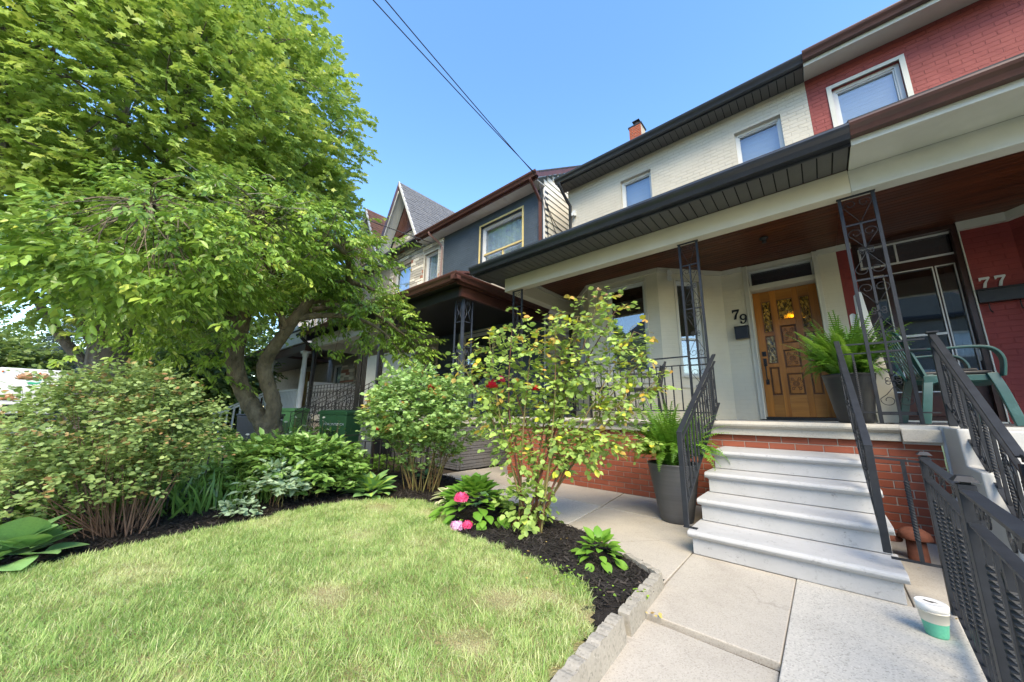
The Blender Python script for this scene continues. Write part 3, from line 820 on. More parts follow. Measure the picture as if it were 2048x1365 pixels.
# paving slabs of the path
path = empty('path', (0, 0, 0)); path['kind'] = 'structure'
poly_sheet('path_bed', [(-4.9, 2.3), (-0.84, 2.3), (-0.84, -0.74), (1.95, -0.74), (1.95, 4.7), (-4.9, 4.7)], -0.034, soil, parent=path, kind=None)
SL = [([(-0.845, 2.015), (-0.265, 2.015), (-0.262, 3.04), (-0.862, 3.04)], 0.0, pave_a),
      ([(-0.262, 0.95), (0.30, 0.95), (0.385, 3.04), (-0.259, 3.04)], 0.002, pave_b),
      ([(-0.83, 0.75), (-0.27, 0.75), (-0.268, 1.99), (-0.835, 2.0)], -0.022, pave_a),
      ([(-0.26, -0.73), (0.30, -0.73), (0.30, 0.94), (-0.26, 0.94)], -0.002, pave_b),
      ([(-0.83, -0.73), (-0.27, -0.73), (-0.27, 0.74), (-0.83, 0.74)], -0.02, pave_a),
      ([(-1.86, 2.3), (-0.862, 2.3), (-0.877, 3.745), (-1.975, 3.80)], -0.002, pave_a),
      ([(-1.978, 3.808), (-0.877, 3.753), (-0.87, 4.60), (-2.075, 4.60)], 0.0, pave_a),
      ([(-3.32, 2.5), (-1.875, 2.5), (-1.99, 3.80), (-3.4, 3.86)], 0.0, pave_b),
      ([(-3.4, 3.868), (-1.99, 3.808), (-2.09, 4.60), (-3.45, 4.60)], 0.002, pave_a),
      ([(-4.88, 3.3), (-3.34, 2.9), (-3.42, 3.9), (-4.88, 3.95)], -0.002, pave_b),
      ([(-4.88, 3.96), (-3.42, 3.91), (-3.47, 4.60), (-4.88, 4.60)], 0.0, pave_a),
      ([(-0.86, 3.05), (0.235, 3.05), (0.235, 4.60), (-0.86, 4.60)], -0.003, pave_old),
      ([(0.24, 3.05), (0.70, 3.05), (0.70, 4.60), (0.24, 4.60)], -0.001, pave_old),
      ([(0.42, 1.5), (1.95, 1.5), (1.95, 3.04), (0.43, 3.04)], 0.0, pave_b),
      ([(0.33, -0.73), (1.95, -0.73), (1.95, 1.49), (0.40, 1.49)], 0.0, pave_b)]
for P_, z_, m_ in SL:
    mb = MB(); mb.prism(P_, lambda a, b: (a, b, z_ - 0.06), lambda a, b: (a, b, z_))
    obj('paving_slab', mb, m_, path, bevel=0.006)

# scalloped concrete edging
def edging(P0, P1, n, h, lab, th=0.055, tilt=0.0):
    P0 = Vector((P0[0], P0[1], 0)); P1 = Vector((P1[0], P1[1], 0)); u = (P1 - P0).normalized(); nn = Vector((u.y, -u.x, 0))
    L = (P1 - P0).length; top = []
    for i in range(n):
        for j in range(7):
            t = (i + j / 6.0) / n
            top.append((t * L, h + 0.007 * max(0.0, math.sin(math.pi * j / 6.0)) ** 0.8 + 0.003 * random.uniform(-1, 1)))
    prof = [(0, -0.08)] + top + [(L, -0.08)]
    mb = MB()
    mb.prism(prof, lambda a, b: tuple(P0 + u * a + nn * (-th / 2 + tilt * b) + Vector((0, 0, b))), lambda a, b: tuple(P0 + u * a + nn * (th / 2 + tilt * b) + Vector((0, 0, b))))
    o = obj('edging_stone', mb, edging_conc, centre=True, bevel=0.006)
    setp(o, lab, 'edging', 'scalloped concrete edging stones along the path')
edging((-0.865, 2.345), (-0.838, 1.80), 6, 0.068, 'scalloped grey edging stone in front of the small leafy plant, nearest the steps', tilt=0.1)
edging((-0.838, 1.75), (-0.80, 1.10), 7, 0.075, 'scalloped grey edging stone between lawn and path at the lower frame edge', tilt=0.16)
edging((-1.16, 2.56), (-0.88, 2.40), 4, 0.05, 'low scalloped edging stone curving behind the small leafy plant', th=0.04)
edging((-0.80, 1.05), (-0.79, 0.45), 9, 0.09, 'scalloped grey edging stone mostly below the frame edge', tilt=0.12)

# ================================================================== HOUSE 79 (cream)
h79 = empty('row_house', (-1.88, 6.86, 0), 'cream painted brick house with black eaves and varnished oak door', 'house')
mb = MB()
Ff = Frame((-4.18, 6.86), (0.43, 6.86))
Ff.wall(mb, 0, 4.61, 3.60, 6.50, 0.22, [(1.36, 2.03, 4.95, 6.13), (3.56, 4.24, 4.95, 6.095)])
mb.box(-4.18, -3.96, 7.08, 14.0, 0, 6.9)
obj('upper_wall', mb, cream_brick_up, h79)
window(h79, Ff, 1.36, 2.03, 4.95, 6.13, fw=0.045, dep=0.10, inner='halfblind', m=vinyl_white)
window(h79, Ff, 3.56, 4.24, 4.95, 6.095, fw=0.045, dep=0.10, inner='halfblind', m=vinyl_white)
BL = Frame((-4.03, 6.77), (-3.25, 5.98)); BF = Frame((-3.25, 5.98), (-1.90, 5.98)); BR = Frame((-1.90, 5.98), (-1.09, 6.86))
mb = MB(); BL.wall(mb, 0, BL.L, 0.93, 3.51, 0.16, [(0.36, 0.80, 1.66, 3.30)])
BF.wall(mb, 0, BF.L, 0.93, 3.51, 0.16, [(0.40, 1.12, 1.72, 3.34)])
BR.wall(mb, 0, BR.L, 0.93, 3.51, 0.16, [(0.33, 0.76, 1.64, 3.30)])
mb.box(-4.18, -4.032, 6.79, 6.95, 0.0, 3.51)
mb.box(-1.10, -0.765, 6.865, 7.05, 0.93, 3.51); mb.box(0.215, 0.428, 6.865, 7.05, 0.93, 3.51)
obj('porch_wall', mb, cream_brick, h79)
for F_, a, b, c, d in ((BL, 0.36, 0.80, 1.66, 3.30), (BF, 0.40, 1.12, 1.72, 3.34), (BR, 0.33, 0.76, 1.64, 3.30)):
    w = window(h79, F_, a, b, c, d, fw=0.04, dep=0.06, inner='none', m=vinyl_white, rail=c + (d - c) * 0.38, trim=(cream_trim, 0.035, 0.012), glassm=glass_strong)
    mb = MB(); F_.box(mb, a - 0.06, b + 0.10, c - 0.20, c - 0.16, -0.02, 0.03)
    obj('sill', mb, cream_trim, w)
    mb = MB(); F_.box(mb, a + 0.02, b - 0.02, c + 0.02, c + (d - c) * 0.38, -0.24, -0.235)  # pale sheet standing in for sky reflected in the lower sash
    obj('lower_sky_sheet', mb, blind_white, w)
for F_ in (BL, BF, BR):
    mb = MB(); F_.box(mb, -0.005, F_.L + 0.005, 3.425, 3.506, 0.001, 0.035); obj('crown_moulding', mb, cream_trim, h79)
for a_, b_ in ((-1.075, -0.766), (0.216, 0.428)):
    obj('crown_moulding', MB().box(a_, b_, 6.83, 6.864, 3.425, 3.506), cream_trim, h79)

# door frame, transom and door
fr = MB()
fr.box(-0.765, -0.690, 6.84, 7.10, 0.95, 3.50); fr.box(0.150, 0.215, 6.84, 7.10, 0.95, 3.50)
fr.box(-0.690, 0.150, 6.86, 7.10, 3.43, 3.50); fr.box(-0.690, 0.150, 6.88, 7.10, 3.065, 3.15)
fr.box(-0.715, -0.690, 6.825, 6.84, 0.95, 3.50); fr.box(0.150, 0.172, 6.825, 6.84, 0.95, 3.50)
dfm = obj('door_frame', fr, cream_trim, h79, bevel=0.006)
mb = MB()
for a in (-0.688, 0.128):
    mb.box(a, a + 0.02, 6.98, 7.04, 3.152, 3.428)
mb.box(-0.668, 0.128, 6.98, 7.04, 3.152, 3.172); mb.box(-0.668, 0.128, 6.98, 7.04, 3.408, 3.428)
obj('transom_frame', mb, white_trim, dfm)
mb = MB(); mb.box(-0.668, 0.128, 7.02, 7.026, 3.172, 3.408)
obj('transom_pane', mb, glass, dfm)
FT = Frame((-0.70, 7.10), (0.16, 7.10))
obj('transom_room', room_box(FT, 0, 0.86, 3.12, 3.47, 0.0, -0.5), room_dark, dfm)
mb = MB(); mb.box(-0.70, 0.16, 6.86, 7.12, 0.942, 0.985)
obj('threshold', mb, black_plastic, dfm)

door = empty('front_door', (0, 0, 0)); door.parent = h79; ORG[door.name] = wo(h79)
DX0, DX1, DZ0, DZ1, DY = -0.688, 0.148, 0.99, 3.062, 7.07
def dpanel(name, x0, x1, z0, z1, y0, y1, m, bev=0.004):
    mb = MB(); mb.box(x0, x1, y0, y1, z0, z1)
    return obj(name, mb, m, door, bevel=bev)
# columns of lights/panels: left narrow, centre, right narrow
cl = [(-0.585, -0.455), (-0.375, -0.165), (-0.085, 0.045)]
cols_x = [DX0] + [v for c in cl for v in c] + [DX1]
for i in range(0, 8, 2):
    dpanel('stile', cols_x[i], cols_x[i + 1], DZ0, DZ1, DY, DY + 0.045, door_wood)
def rows(ci, zs):
    a, b = cl[ci]
    prev = DZ0
    for z0, z1, kind in zs:
        dpanel('rail', a, b, prev, z0, DY + 0.001, DY + 0.044, door_wood_h if z1 > 2.9 or prev < 1.0 else door_wood)
        prev = z1
        if kind == 'glass':
            mb = MB(); mb.box(a, b, DY + 0.018, DY + 0.024, z0, z1)
            obj('glass_light', mb, bubble_glass if z0 > 2.2 else amber_glass, door)
        else:
            mb = MB(); mb.box(a, b, DY + 0.026, DY + 0.032, z0, z1); obj('panel', mb, door_shade, door)
            dpanel('raised_field', a + 0.022, b - 0.022, z0 + 0.022, z1 - 0.022, DY + 0.008, DY + 0.026, door_wood, 0.009)
        # moulding ring
        mb = MB(); w_ = 0.012
        mb.box(a, a + w_, DY - 0.004, DY + 0.02, z0, z1); mb.box(b - w_, b, DY - 0.004, DY + 0.02, z0, z1)
        mb.box(a + w_, b - w_, DY - 0.004, DY + 0.02, z0, z0 + w_); mb.box(a + w_, b - w_, DY - 0.004, DY + 0.02, z1 - w_, z1)
        obj('moulding', mb, door_shade, door, bevel=0.003)
    dpanel('rail', a, b, prev, DZ1, DY + 0.001, DY + 0.044, door_wood_h)
rows(0, [(1.33, 1.78, 'panel'), (1.84, 2.30, 'glass'), (2.36, 2.89, 'glass')])
rows(1, [(1.33, 1.67, 'panel'), (1.76, 2.05, 'panel'), (2.15, 2.45, 'panel'), (2.55, 2.89, 'glass')])
rows(2, [(1.33, 1.78, 'panel'), (1.84, 2.30, 'glass'), (2.36, 2.89, 'glass')])
# carved rosettes on the square panels
for zc in (1.50, 1.905, 2.30):
    mb = MB()
    f = lambda u, z: (-0.27 + u, DY + 0.008, zc + z)
    for q in range(3):
        r = 0.013 + q * 0.013
        mb.tube([f(r * math.cos(t * 0.4), r * math.sin(t * 0.4)) for t in range(17)], 0.0050, 5)
    for sx in (-1, 1):
        for sz in (-1, 1):
            mb.tube([f(sx * a, sz * b) for a, b in [(0.012, 0.05)] + spiral((0.040, 0.078), 0.026, 0.006, -2.4, 4.2, 18)], 0.0060, 5)
            mb.tube([f(sx * a, sz * b) for a, b in spiral((0.062, 0.03), 0.022, 0.006, 2.2, -3.2, 14)], 0.0035, 5)
    obj('carving', mb, door_shade, door)
mb = MB(); mb.box(-0.655, -0.60, DY - 0.012, DY, 1.965, 2.045); mb.tube([(-0.628, DY - 0.03, 2.005), (-0.628, DY - 0.012, 2.005)], 0.017, 14)
obj('lock', mb, black_plastic, door, bevel=0.003)
mb = MB(); mb.box(-0.650, -0.605, DY - 0.012, DY, 1.80, 1.93); mb.box(-0.650, -0.605, DY - 0.012, DY, 1.50, 1.585)
mb.tube(smooth_path([(-0.628, DY - 0.01, 1.84), (-0.628, DY - 0.055, 1.80), (-0.628, DY - 0.065, 1.70), (-0.628, DY - 0.055, 1.60), (-0.628, DY - 0.01, 1.55)], 4), 0.010, 8)
obj('handle', mb, black_plastic, door, bevel=0.003)
# hall behind the door, with its lit lamp
mb = MB(); mb.box(-0.95, 0.40, 9.2, 9.25, 0.9, 3.6); mb.box(-0.95, -0.90, 7.2, 9.2, 0.9, 3.6); mb.box(0.35, 0.40, 7.2, 9.2, 0.9, 3.6)
mb.box(-0.95, 0.40, 7.2, 9.25, 0.85, 0.9); mb.box(-0.95, 0.40, 7.12, 9.25, 3.6, 3.62)
obj('hall', mb, brown_panel, h79)
mb = MB(); mb.sphere((-0.20, 7.42, 2.66), 0.045, 8, 0.8)
obj('hall_lamp', mb, lamp_glow, h79)

# numerals: stroke outlines with serif feet
def numeral7(F_, u, z, h, d=0.012):
    P = [(0.02, 1.0), (0.62, 1.0), (0.64, 0.88), (0.42, 0.45), (0.33, 0.0), (0.12, 0.0), (0.24, 0.45), (0.46, 0.80), (0.16, 0.80), (0.10, 0.68), (0.01, 0.68)]
    mb = MB(); mb.prism([(a * h, b * h) for a, b in P], lambda a, b: tuple(F_.p(u + a, z + b, 0.002)), lambda a, b: tuple(F_.p(u + a, z + b, 0.002 + d)))
    return mb
def ring_poly(cx, cz, ro, ri, sy=1.0, n=28):
    o = [(cx + ro * math.cos(2 * math.pi * i / n), cz + sy * ro * math.sin(2 * math.pi * i / n)) for i in range(n)]
    i_ = [(cx + ri * 0.75 * math.cos(2 * math.pi * i / n), cz + sy * ri * math.sin(2 * math.pi * i / n)) for i in range(n)]
    return o, i_
def numeral9(F_, u, z, h, d=0.012):
    mb = MB(); o, i_ = ring_poly(0.33 * h, 0.68 * h, 0.31 * h, 0.19 * h, 1.02)
    n = len(o)
    V = [tuple(F_.p(u + a, z + b, 0.002)) for a, b in o + i_] + [tuple(F_.p(u + a, z + b, 0.002 + d)) for a, b in o + i_]
    fs = []
    for k in range(n):
        j = (k + 1) % n
        fs += [(2 * n + k, 2 * n + j, 3 * n + j, 3 * n + k), (k, j, 2 * n + j, 2 * n + k), (n + j, n + k, 3 * n + k, 3 * n + j)]
    mb.add(V, fs)
    tail = [(0.62, 0.66), (0.62, 0.40), (0.52, 0.14), (0.30, 0.0), (0.10, 0.03), (0.04, 0.14), (0.06, 0.26), (0.17, 0.29), (0.22, 0.20), (0.20, 0.11), (0.30, 0.09), (0.42, 0.22), (0.48, 0.44), (0.48, 0.6)]
    mb.prism([(a * h, b * h) for a, b in tail], lambda a, b: tuple(F_.p(u + a, z + b, 0.0025)), lambda a, b: tuple(F_.p(u + a, z + b, 0.0028 + d)))
    return mb
FN = Frame((-1.10, 6.865), (-0.765, 6.865))
obj('numeral_seven', numeral7(FN, 0.115, 2.605, 0.17), black_plastic, h79)
obj('numeral_nine', numeral9(FN, 0.215, 2.515, 0.17), black_plastic, h79)
mb = MB(); FN.box(mb, 0.135, 0.325, 2.255, 2.455, 0.002, 0.085); FN.box(mb, 0.127, 0.333, 2.455, 2.468, 0.002, 0.098)
obj('mailbox', mb, black_plastic, h79, bevel=0.004)

# porch floor, coping, brick face
mb = MB(); mb.box(-4.10, 0.475, 4.60, 6.95, 0.80, 0.938)
obj('porch_floor', mb, floor_conc, h79)
prof = [(4.545, 0.80), (4.545, 0.868), (4.515, 0.880), (4.495, 0.895), (4.49, 0.912), (4.497, 0.930), (4.515, 0.940), (4.62, 0.942), (4.62, 0.80)]
for x0, x1 in ((-4.13, -2.62), (-2.615, -1.10), (-1.095, 0.472)):
    mb = MB(); mb.prism(prof[::-1], lambda a, b: (x0, a, b), lambda a, b: (x1, a, b)); obj('coping', mb, coping_stone, h79, bevel=0.003)
mb = MB(); mb.box(0.476, 0.70, 4.515, 4.64, 0.80, 0.905); obj('coping', mb, coping_stone, h79, bevel=0.006)
base = obj('porch_base', MB().box(-4.09, 0.695, 4.60, 4.90, -0.05, 0.799), mortar, h79)
base2 = obj('porch_base', MB().box(-4.09, -3.99, 4.90, 6.80, -0.05, 0.799), mortar, h79)
CH = 0.0665
for r_ in range(12):
    z0 = 0.799 - (r_ + 1) * CH + 0.0045
    off = 0.105 if r_ % 2 else 0.0
    xx = 0.695 + off
    while xx > -4.09:
        a = max(-4.095, xx - 0.205); b = min(0.697, xx)
        xx -= 0.2125
        if b - a < 0.03:
            continue
        if b < 0.20 and a > -0.85 and z0 < 0.58:     # behind the steps
            continue
        block('brick', brick_red, base, (a + b) / 2, 4.607 + random.uniform(-0.0015, 0.0015), z0 + 0.029, b - a, 0.028, 0.058)

# beam, ceiling, soffit, gutter, porch roof
mb = MB(); mb.box(-4.20, 0.478, 4.58, 4.725, 3.20, 3.452); mb.box(-4.20, -4.015, 4.726, 6.80, 3.20, 3.458)
mb.box(-4.20, 0.478, 4.574, 4.579, 3.20, 3.214)
obj('porch_beam', mb, cream_paint, h79, bevel=0.004)
mb = MB(); mb.box(-4.013, -3.99, 4.73, 6.85, 3.440, 3.506); mb.box(-3.99, 0.43, 4.727, 4.75, 3.44, 3.506)
obj('ceiling_moulding', mb, cream_trim, h79)
ceil = obj('porch_ceiling', MB().box(-4.01, 0.445, 4.60, 7.06, 3.522, 3.54), ceil_wood, h79)
yy = 4.73
while yy < 7.03:
    mb = MB(); mb.box(-4.0, 0.444, yy, yy + 0.0835, 3.509, 3.520)
    obj('ceiling_board', mb, ceil_wood, ceil, bevel=0.0025)
    yy += 0.0865
sof = obj('porch_soffit', MB().box(-4.50, 0.482, 4.125, 4.578, 3.463, 3.475), soffit_back, h79)
MB_ = None
x_ = 0.480
slat = MB().box(-0.0515, 0.0515, 0, 0.445, 0, 0.007)
slat_me = mesh_of('soffit_panel', slat); slat_me.materials.append(soffit_dark)
while x_ > -4.48:
    o = raw_obj('soffit_panel', slat_me, None, sof, loc=tuple(Vector((x_ - 0.0575, 4.128, 3.4555)) - wo(sof)))
    x_ -= 0.115
side_sof = obj('side_soffit', MB().box(-4.50, -4.202, 4.579, 6.85, 3.463, 3.475), soffit_dark, h79)
y_ = 4.58
while y_ < 6.8:
    obj('soffit_panel', MB().box(-4.49, -4.203, y_, y_ + 0.109, 3.4555, 3.4625), soffit_dark, side_sof); y_ += 0.115
def gutter_prof(y, z, s=1.0):
    return [(y, z), (y - 0.075 * s, z), (y - 0.082 * s, z + 0.018 * s), (y - 0.095 * s, z + 0.045 * s), (y - 0.125 * s, z + 0.075 * s), (y - 0.135 * s, z + 0.10 * s), (y - 0.135 * s, z + 0.118 * s),
            (y - 0.122 * s, z + 0.118 * s), (y - 0.120 * s, z + 0.10 * s), (y - 0.01, z + 0.095 * s), (y, z + 0.14 * s)]
def gutter(parent, y, z, x0, x1, m, s=1.0, name='gutter'):
    mb = MB(); mb.prism(gutter_prof(y, z, s)[::-1], lambda a, b: (x0, a, b), lambda a, b: (x1, a, b))
    return obj(name, mb, m, parent)
gutter(h79, 4.108, 3.455, -4.55, 0.484, black_alu)
obj('fascia', MB().box(-4.51, 0.484, 4.108, 4.128, 3.43, 3.60), black_alu, h79)
mb = MB(); mb.prism([(4.10, 3.455), (6.86, 3.455), (6.86, 4.80), (4.10, 3.60)], lambda a, b: (-4.53, a, b), lambda a, b: (-4.50, a, b))
obj('rake_board', mb, black_alu, h79)
mb = MB(); mb.hexa([(-4.53, 4.02, 3.585), (0.484, 4.02, 3.585), (0.484, 6.86, 4.80), (-4.53, 6.86, 4.80), (-4.53, 4.02, 3.61), (0.484, 4.02, 3.61), (0.484, 6.86, 4.85), (-4.53, 6.86, 4.85)])
obj('porch_roof', mb, dark_roof, h79)
us = obj('eave_soffit', MB().box(-4.23, 0.428, 6.505, 6.858, 6.492, 6.505), soffit_back, h79)
slat2 = mesh_of('soffit_panel', MB().box(-0.0515, 0.0515, 0, 0.35, 0, 0.007)); slat2.materials.append(soffit_dark)
x_ = 0.427
while x_ > -4.2:
    raw_obj('soffit_panel', slat2, None, us, loc=tuple(Vector((x_ - 0.0575, 6.507, 6.4845)) - wo(us))); x_ -= 0.115
gutter(h79, 6.488, 6.485, -4.27, 0.430, black_alu)
obj('fascia', MB().box(-4.25, 0.430, 6.488, 6.506, 6.465, 6.64), black_alu, h79)
mb = MB(); mb.hexa([(-4.27, 6.42, 6.60), (0.43, 6.42, 6.60), (0.43, 11.0, 9.3), (-4.27, 11.0, 9.3), (-4.27, 6.42, 6.63), (0.43, 6.42, 6.63), (0.43, 11.0, 9.36), (-4.27, 11.0, 9.36)])
obj('roof', mb, dark_roof, h79)
mb = MB(); mb.prism([(6.88, 6.4), (14, 6.4), (11.0, 9.3), (6.88, 6.7)], lambda a, b: (-4.178, a, b), lambda a, b: (-3.96, a, b)); obj('gable_wall', mb, cream_brick, h79)
mb = MB(); mb.tube(smooth_path([(-4.16, 6.43, 6.50), (-4.16, 6.45, 6.40), (-4.12, 6.70, 6.12), (-4.10, 6.80, 6.02), (-4.10, 6.80, 5.9), (-4.10, 6.80, 4.6)], 3), 0.036, 4)
obj('downspout', mb, black_alu, h79)
mb = MB(); mb.box(-4.04, -3.96, 6.80, 6.86, 5.72, 5.86); mb.box(-4.03, -3.97, 6.74, 6.80, 5.70, 5.78)
obj('wall_box', mb, white_trim, h79)
ch = obj('chimney', MB().box(-3.82, -3.42, 10.3, 10.7, 8.4, 10.52), mortar, h79)
for r_ in range(12):
    for (a, b) in (((-3.82, -3.62), (-3.61, -3.42)) if r_ % 2 else ((-3.82, -3.72), (-3.71, -3.51), (-3.50, -3.42))):
        block('brick', brick_red, ch, (a + b) / 2, 10.295, 9.76 + r_ * 0.066, b - a - 0.008, 0.03, 0.058)
mb = MB(); mb.box(-3.85, -3.39, 10.27, 10.73, 10.52, 10.57); mb.tube([(-3.62, 10.5, 10.57), (-3.62, 10.5, 10.78)], 0.09, 12); mb.box(-3.74, -3.50, 10.38, 10.62, 10.80, 10.82)
obj('chimney_cap', mb, iron_black, ch)
# ceiling fixtures
mb = MB(); mb.lathe([(0.001, 0), (0.055, 0), (0.052, -0.02), (0.03, -0.03), (0.024, -0.06), (0.032, -0.075), (0.001, -0.085)], (-0.345, 5.86, 3.508), 16)
obj('ceiling_light', mb, iron_black, h79)
mb = MB(); mb.lathe([(0.001, 0), (0.075, 0), (0.07, -0.012), (0.001, -0.02)], (-3.86, 6.40, 3.508), 16)
obj('vent_cap', mb, white_trim, h79)
mb = MB(); mb.box(-1.74, -1.68, 6.02, 6.07, 3.36, 3.42); mb.box(-1.735, -1.685, 5.99, 6.05, 3.25, 3.33)
mb.tube([(-1.71, 6.03, 3.42), (-1.71, 6.03, 3.44)], 0.03, 12)
obj('porch_camera', mb, white_trim, h79)

# ---------------------------------------------------------------- iron columns (lattice posts)
def iron_column(parent, x0, x1, y, z0, z1, bars, hearts, m=iron_paint, w=0.026, knots=True):
    c = empty('iron_column', (0, 0, 0)); c.parent = parent; ORG[c.name] = wo(parent)
    xm = (x0 + x1) / 2
    for xp in (x0, x1):
        mb = MB(); mb.box(xp - w / 2, xp + w / 2, y - w / 2, y + w / 2, z0 + 0.008, z1); obj('post', mb, m, c)
        mb = MB(); mb.box(xp - 0.03, xp + 0.03, y - 0.03, y + 0.03, z0 + 0.001, z0 + 0.008); obj('foot_plate', mb, m, c)
    mb = MB(); mb.box(xm - 0.009, xm + 0.009, y - 0.009, y + 0.009, z0 + 0.01, bars[0]); obj('centre_rod', mb, m, c)
    for b in bars:
        mb = MB(); mb.box(x0 + w / 2, x1 - w / 2, y - 0.006, y + 0.006, b - 0.008, b + 0.008); obj('crossbar', mb, m, c)
    mb = MB(); mb.box(x0 - 0.02, x1 + 0.02, y - 0.02, y + 0.02, z1 - 0.006, z1 - 0.001); obj('top_plate', mb, m, c)
    f = lambda u, z: (xm + u, y - 0.012, z)
    for (zb, h, fl) in hearts:
        mb = MB(); add_heart(mb, f, 0, zb, (x1 - x0 - w) * 0.94, h, fl, 0.0040); obj('scroll', mb, m, c)
    return c
HB = [2.89, 2.31, 1.68, 1.60, 1.03]
HH = [(2.895, 0.26, 1), (2.62, 0.22, 1), (2.585, 0.23, -1), (2.045, 0.22, 1), (1.93, 0.22, -1), (1.37, 0.18, 1), (1.28, 0.18, -1)]
def column79(x0, x1, y, lab=None):
    c = iron_column(h79, x0, x1, y, 0.942, 3.20, HB, HH)
    xm = (x0 + x1) / 2
    for zk in (2.60, 1.985, 1.325):
        mb = MB(); add_knot(mb, lambda u, z: (xm + u, y - 0.014, zk + z), 0, 0, 0.11, 0.06, 0.0036); obj('scroll', mb, iron_paint, c)
    return c
column79(-1.175, -0.965, 4.67)
column79(0.385, 0.63, 4.67)
column79(-4.06, -3.86, 4.67)
mb = MB(); mb.box(-4.10, -4.04, 6.62, 6.68, 0.942, 3.20); obj('wall_post', mb, iron_black, h79)

# ---------------------------------------------------------------- porch railing
def railing_part(parent, x0, x1, y, m=iron_paint, step=0.098, deco=True):
    r = empty('porch_railing', (0, 0, 0)); r.parent = parent; ORG[r.name] = wo(parent)
    mb = MB(); mb.box(x0, x1, y - 0.016, y + 0.016, 1.705, 1.72); obj('top_rail', mb, m, r)
    mb = MB(); mb.box(x0, x1, y - 0.01, y + 0.01, 1.60, 1.612); obj('middle_rail', mb, m, r)
    mb = MB(); mb.box(x0, x1, y - 0.012, y + 0.012, 1.045, 1.06); obj('bottom_rail', mb, m, r)
    n = max(1, int(round((x1 - x0) / step))); st = (x1 - x0) / n
    for i in range(1, n):
        xx = x0 + i * st
        if i % 3 == 1:
            mb = MB(); mb.twisted((xx, y, 1.061), (xx, y, 1.599), 0.013, 9)
        else:
            mb = MB(); mb.box(xx - 0.0065, xx + 0.0065, y - 0.0065, y + 0.0065, 1.061, 1.599)
        obj('baluster', mb, m, r)
        if i % 6 == 3:
            mb = MB(); f = lambda u, z: (xx + u, y - 0.012, z)
            add_heart(mb, f, 0, 1.34, 0.14, 0.23, 1, 0.0035); add_heart(mb, f, 0, 1.32, 0.14, 0.23, -1, 0.0035); add_knot(mb, f, 0, 1.33, 0.07, 0.05, 0.003)
            obj('scroll', mb, m, r)
            mb = MB()
            for s_ in (-1, 1):
                mb.tube([(xx + s_ * 0.27, y, 1.615), (xx + s_ * 0.14, y, 1.672)] + [(xx + s_ * a, y, 1.655 + b) for a, b in spiral((0.032, 0), 0.032, 0.008, 1.6, 9.0, 20)], 0.0035, 5)
            obj('scroll', mb, m, r)
    return r
railing_part(h79, -3.84, -1.19, 4.67)

# ================================================================== HOUSE 77 (red)
h77 = empty('row_house', (2.2, 6.86, 0), 'red painted brick house with number 77 and dark storm door', 'house')
F7 = Frame((0.432, 6.861), (5.0, 6.861))
mb = MB(); F7.wall(mb, 0, 4.57, 3.60, 6.50, 0.22, [(0.29, 1.03, 4.95, 6.135)])
obj('upper_wall', mb, red_brick_up, h77)
window(h77, F7, 0.29, 1.03, 4.95, 6.135, fw=0.05, dep=0.08, inner='blind', m=vinyl_white, trim=(grey_cream, 0.055, 0.02), inner_d=0.05)
mb = MB(); mb.box(0.430, 0.595, 6.864, 7.05, 0.92, 3.51); mb.box(1.60, 2.02, 7.02, 7.20, 0.92, 3.51)
B7 = Frame((2.02, 7.02), (2.62, 6.30)); B8 = Frame((2.62, 6.30), (4.2, 6.30))
B7.wall(mb, 0, B7.L, 0.92, 3.51, 0.16, []); B8.wall(mb, 0, B8.L, 0.92, 3.51, 0.16, [])
obj('porch_wall', mb, red_brick_paint, h77)
obj('crown_moulding', MB().box(1.60, 1.985, 6.945, 7.018, 3.40, 3.508), grey_cream, h77)
obj('crown_moulding', MB().box(0.43, 0.595, 6.83, 6.862, 3.425, 3.508), grey_cream, h77)
mb = MB(); B7.box(mb, -0.03, B7.L - 0.03, 3.40, 3.507, 0.001, 0.07); obj('crown_moulding', mb, grey_cream, h77)
mb = MB(); B8.box(mb, -0.02, B8.L, 3.40, 3.508, 0.001, 0.07); obj('crown_moulding', mb, grey_cream, h77)
# storm door unit
Fd = Frame((0.596, 7.06), (1.598, 7.06)); U = lambda x: x - 0.596
ops = [(U(0.70), U(1.56), 3.15, 3.42), (U(0.765), U(0.875), 1.34, 2.99), (U(0.96), U(1.335), 1.34, 2.99), (U(1.375), U(1.525), 1.52, 2.99)]
mb = MB(); Fd.wall(mb, 0, U(1.598), 0.94, 3.51, 0.06, ops)
du = obj('door_unit', mb, dark_brown, h77)
mb = MB(); Fd.box(mb, -0.0, 0.05, 0.94, 3.5, 0.001, 0.10); Fd.box(mb, U(1.55), U(1.60), 0.94, 3.5, 0.001, 0.10); Fd.box(mb, 0.05, U(1.55), 3.45, 3.505, 0.001, 0.10)
obj('outer_frame', mb, dark_brown, du)
mb = MB(); Fd.box(mb, U(1.60), U(1.612), 0.94, 3.4, 0.002, 0.12); Fd.box(mb, -0.012, -0.001, 0.94, 3.4, 0.0, 0.12)
obj('edge_bead', mb, grey_cream, du)
for (a, b, c, d) in ops:
    mb = MB(); w_ = 0.012 if c < 3 else 0.026
    Fd.box(mb, a - w_, a, c - w_, d + w_, -0.01, 0.008); Fd.box(mb, b, b + w_, c - w_, d + w_, -0.01, 0.008)
    Fd.box(mb, a, b, c - w_, c, -0.01, 0.008); Fd.box(mb, a, b, d, d + w_, -0.01, 0.008)
    if c > 3:
        Fd.box(mb, a + 0.34, a + 0.36, c, d, -0.02, 0.004)
    elif abs(b - a - 0.375) < 0.01:
        Fd.box(mb, a, b, 2.07, 2.10, -0.02, 0.006)
    obj('glazing_bead', mb, white_trim, du)
    mb = MB(); Fd.box(mb, a, b, c, d, -0.035, -0.030); obj('pane', mb, glass_strong, du)
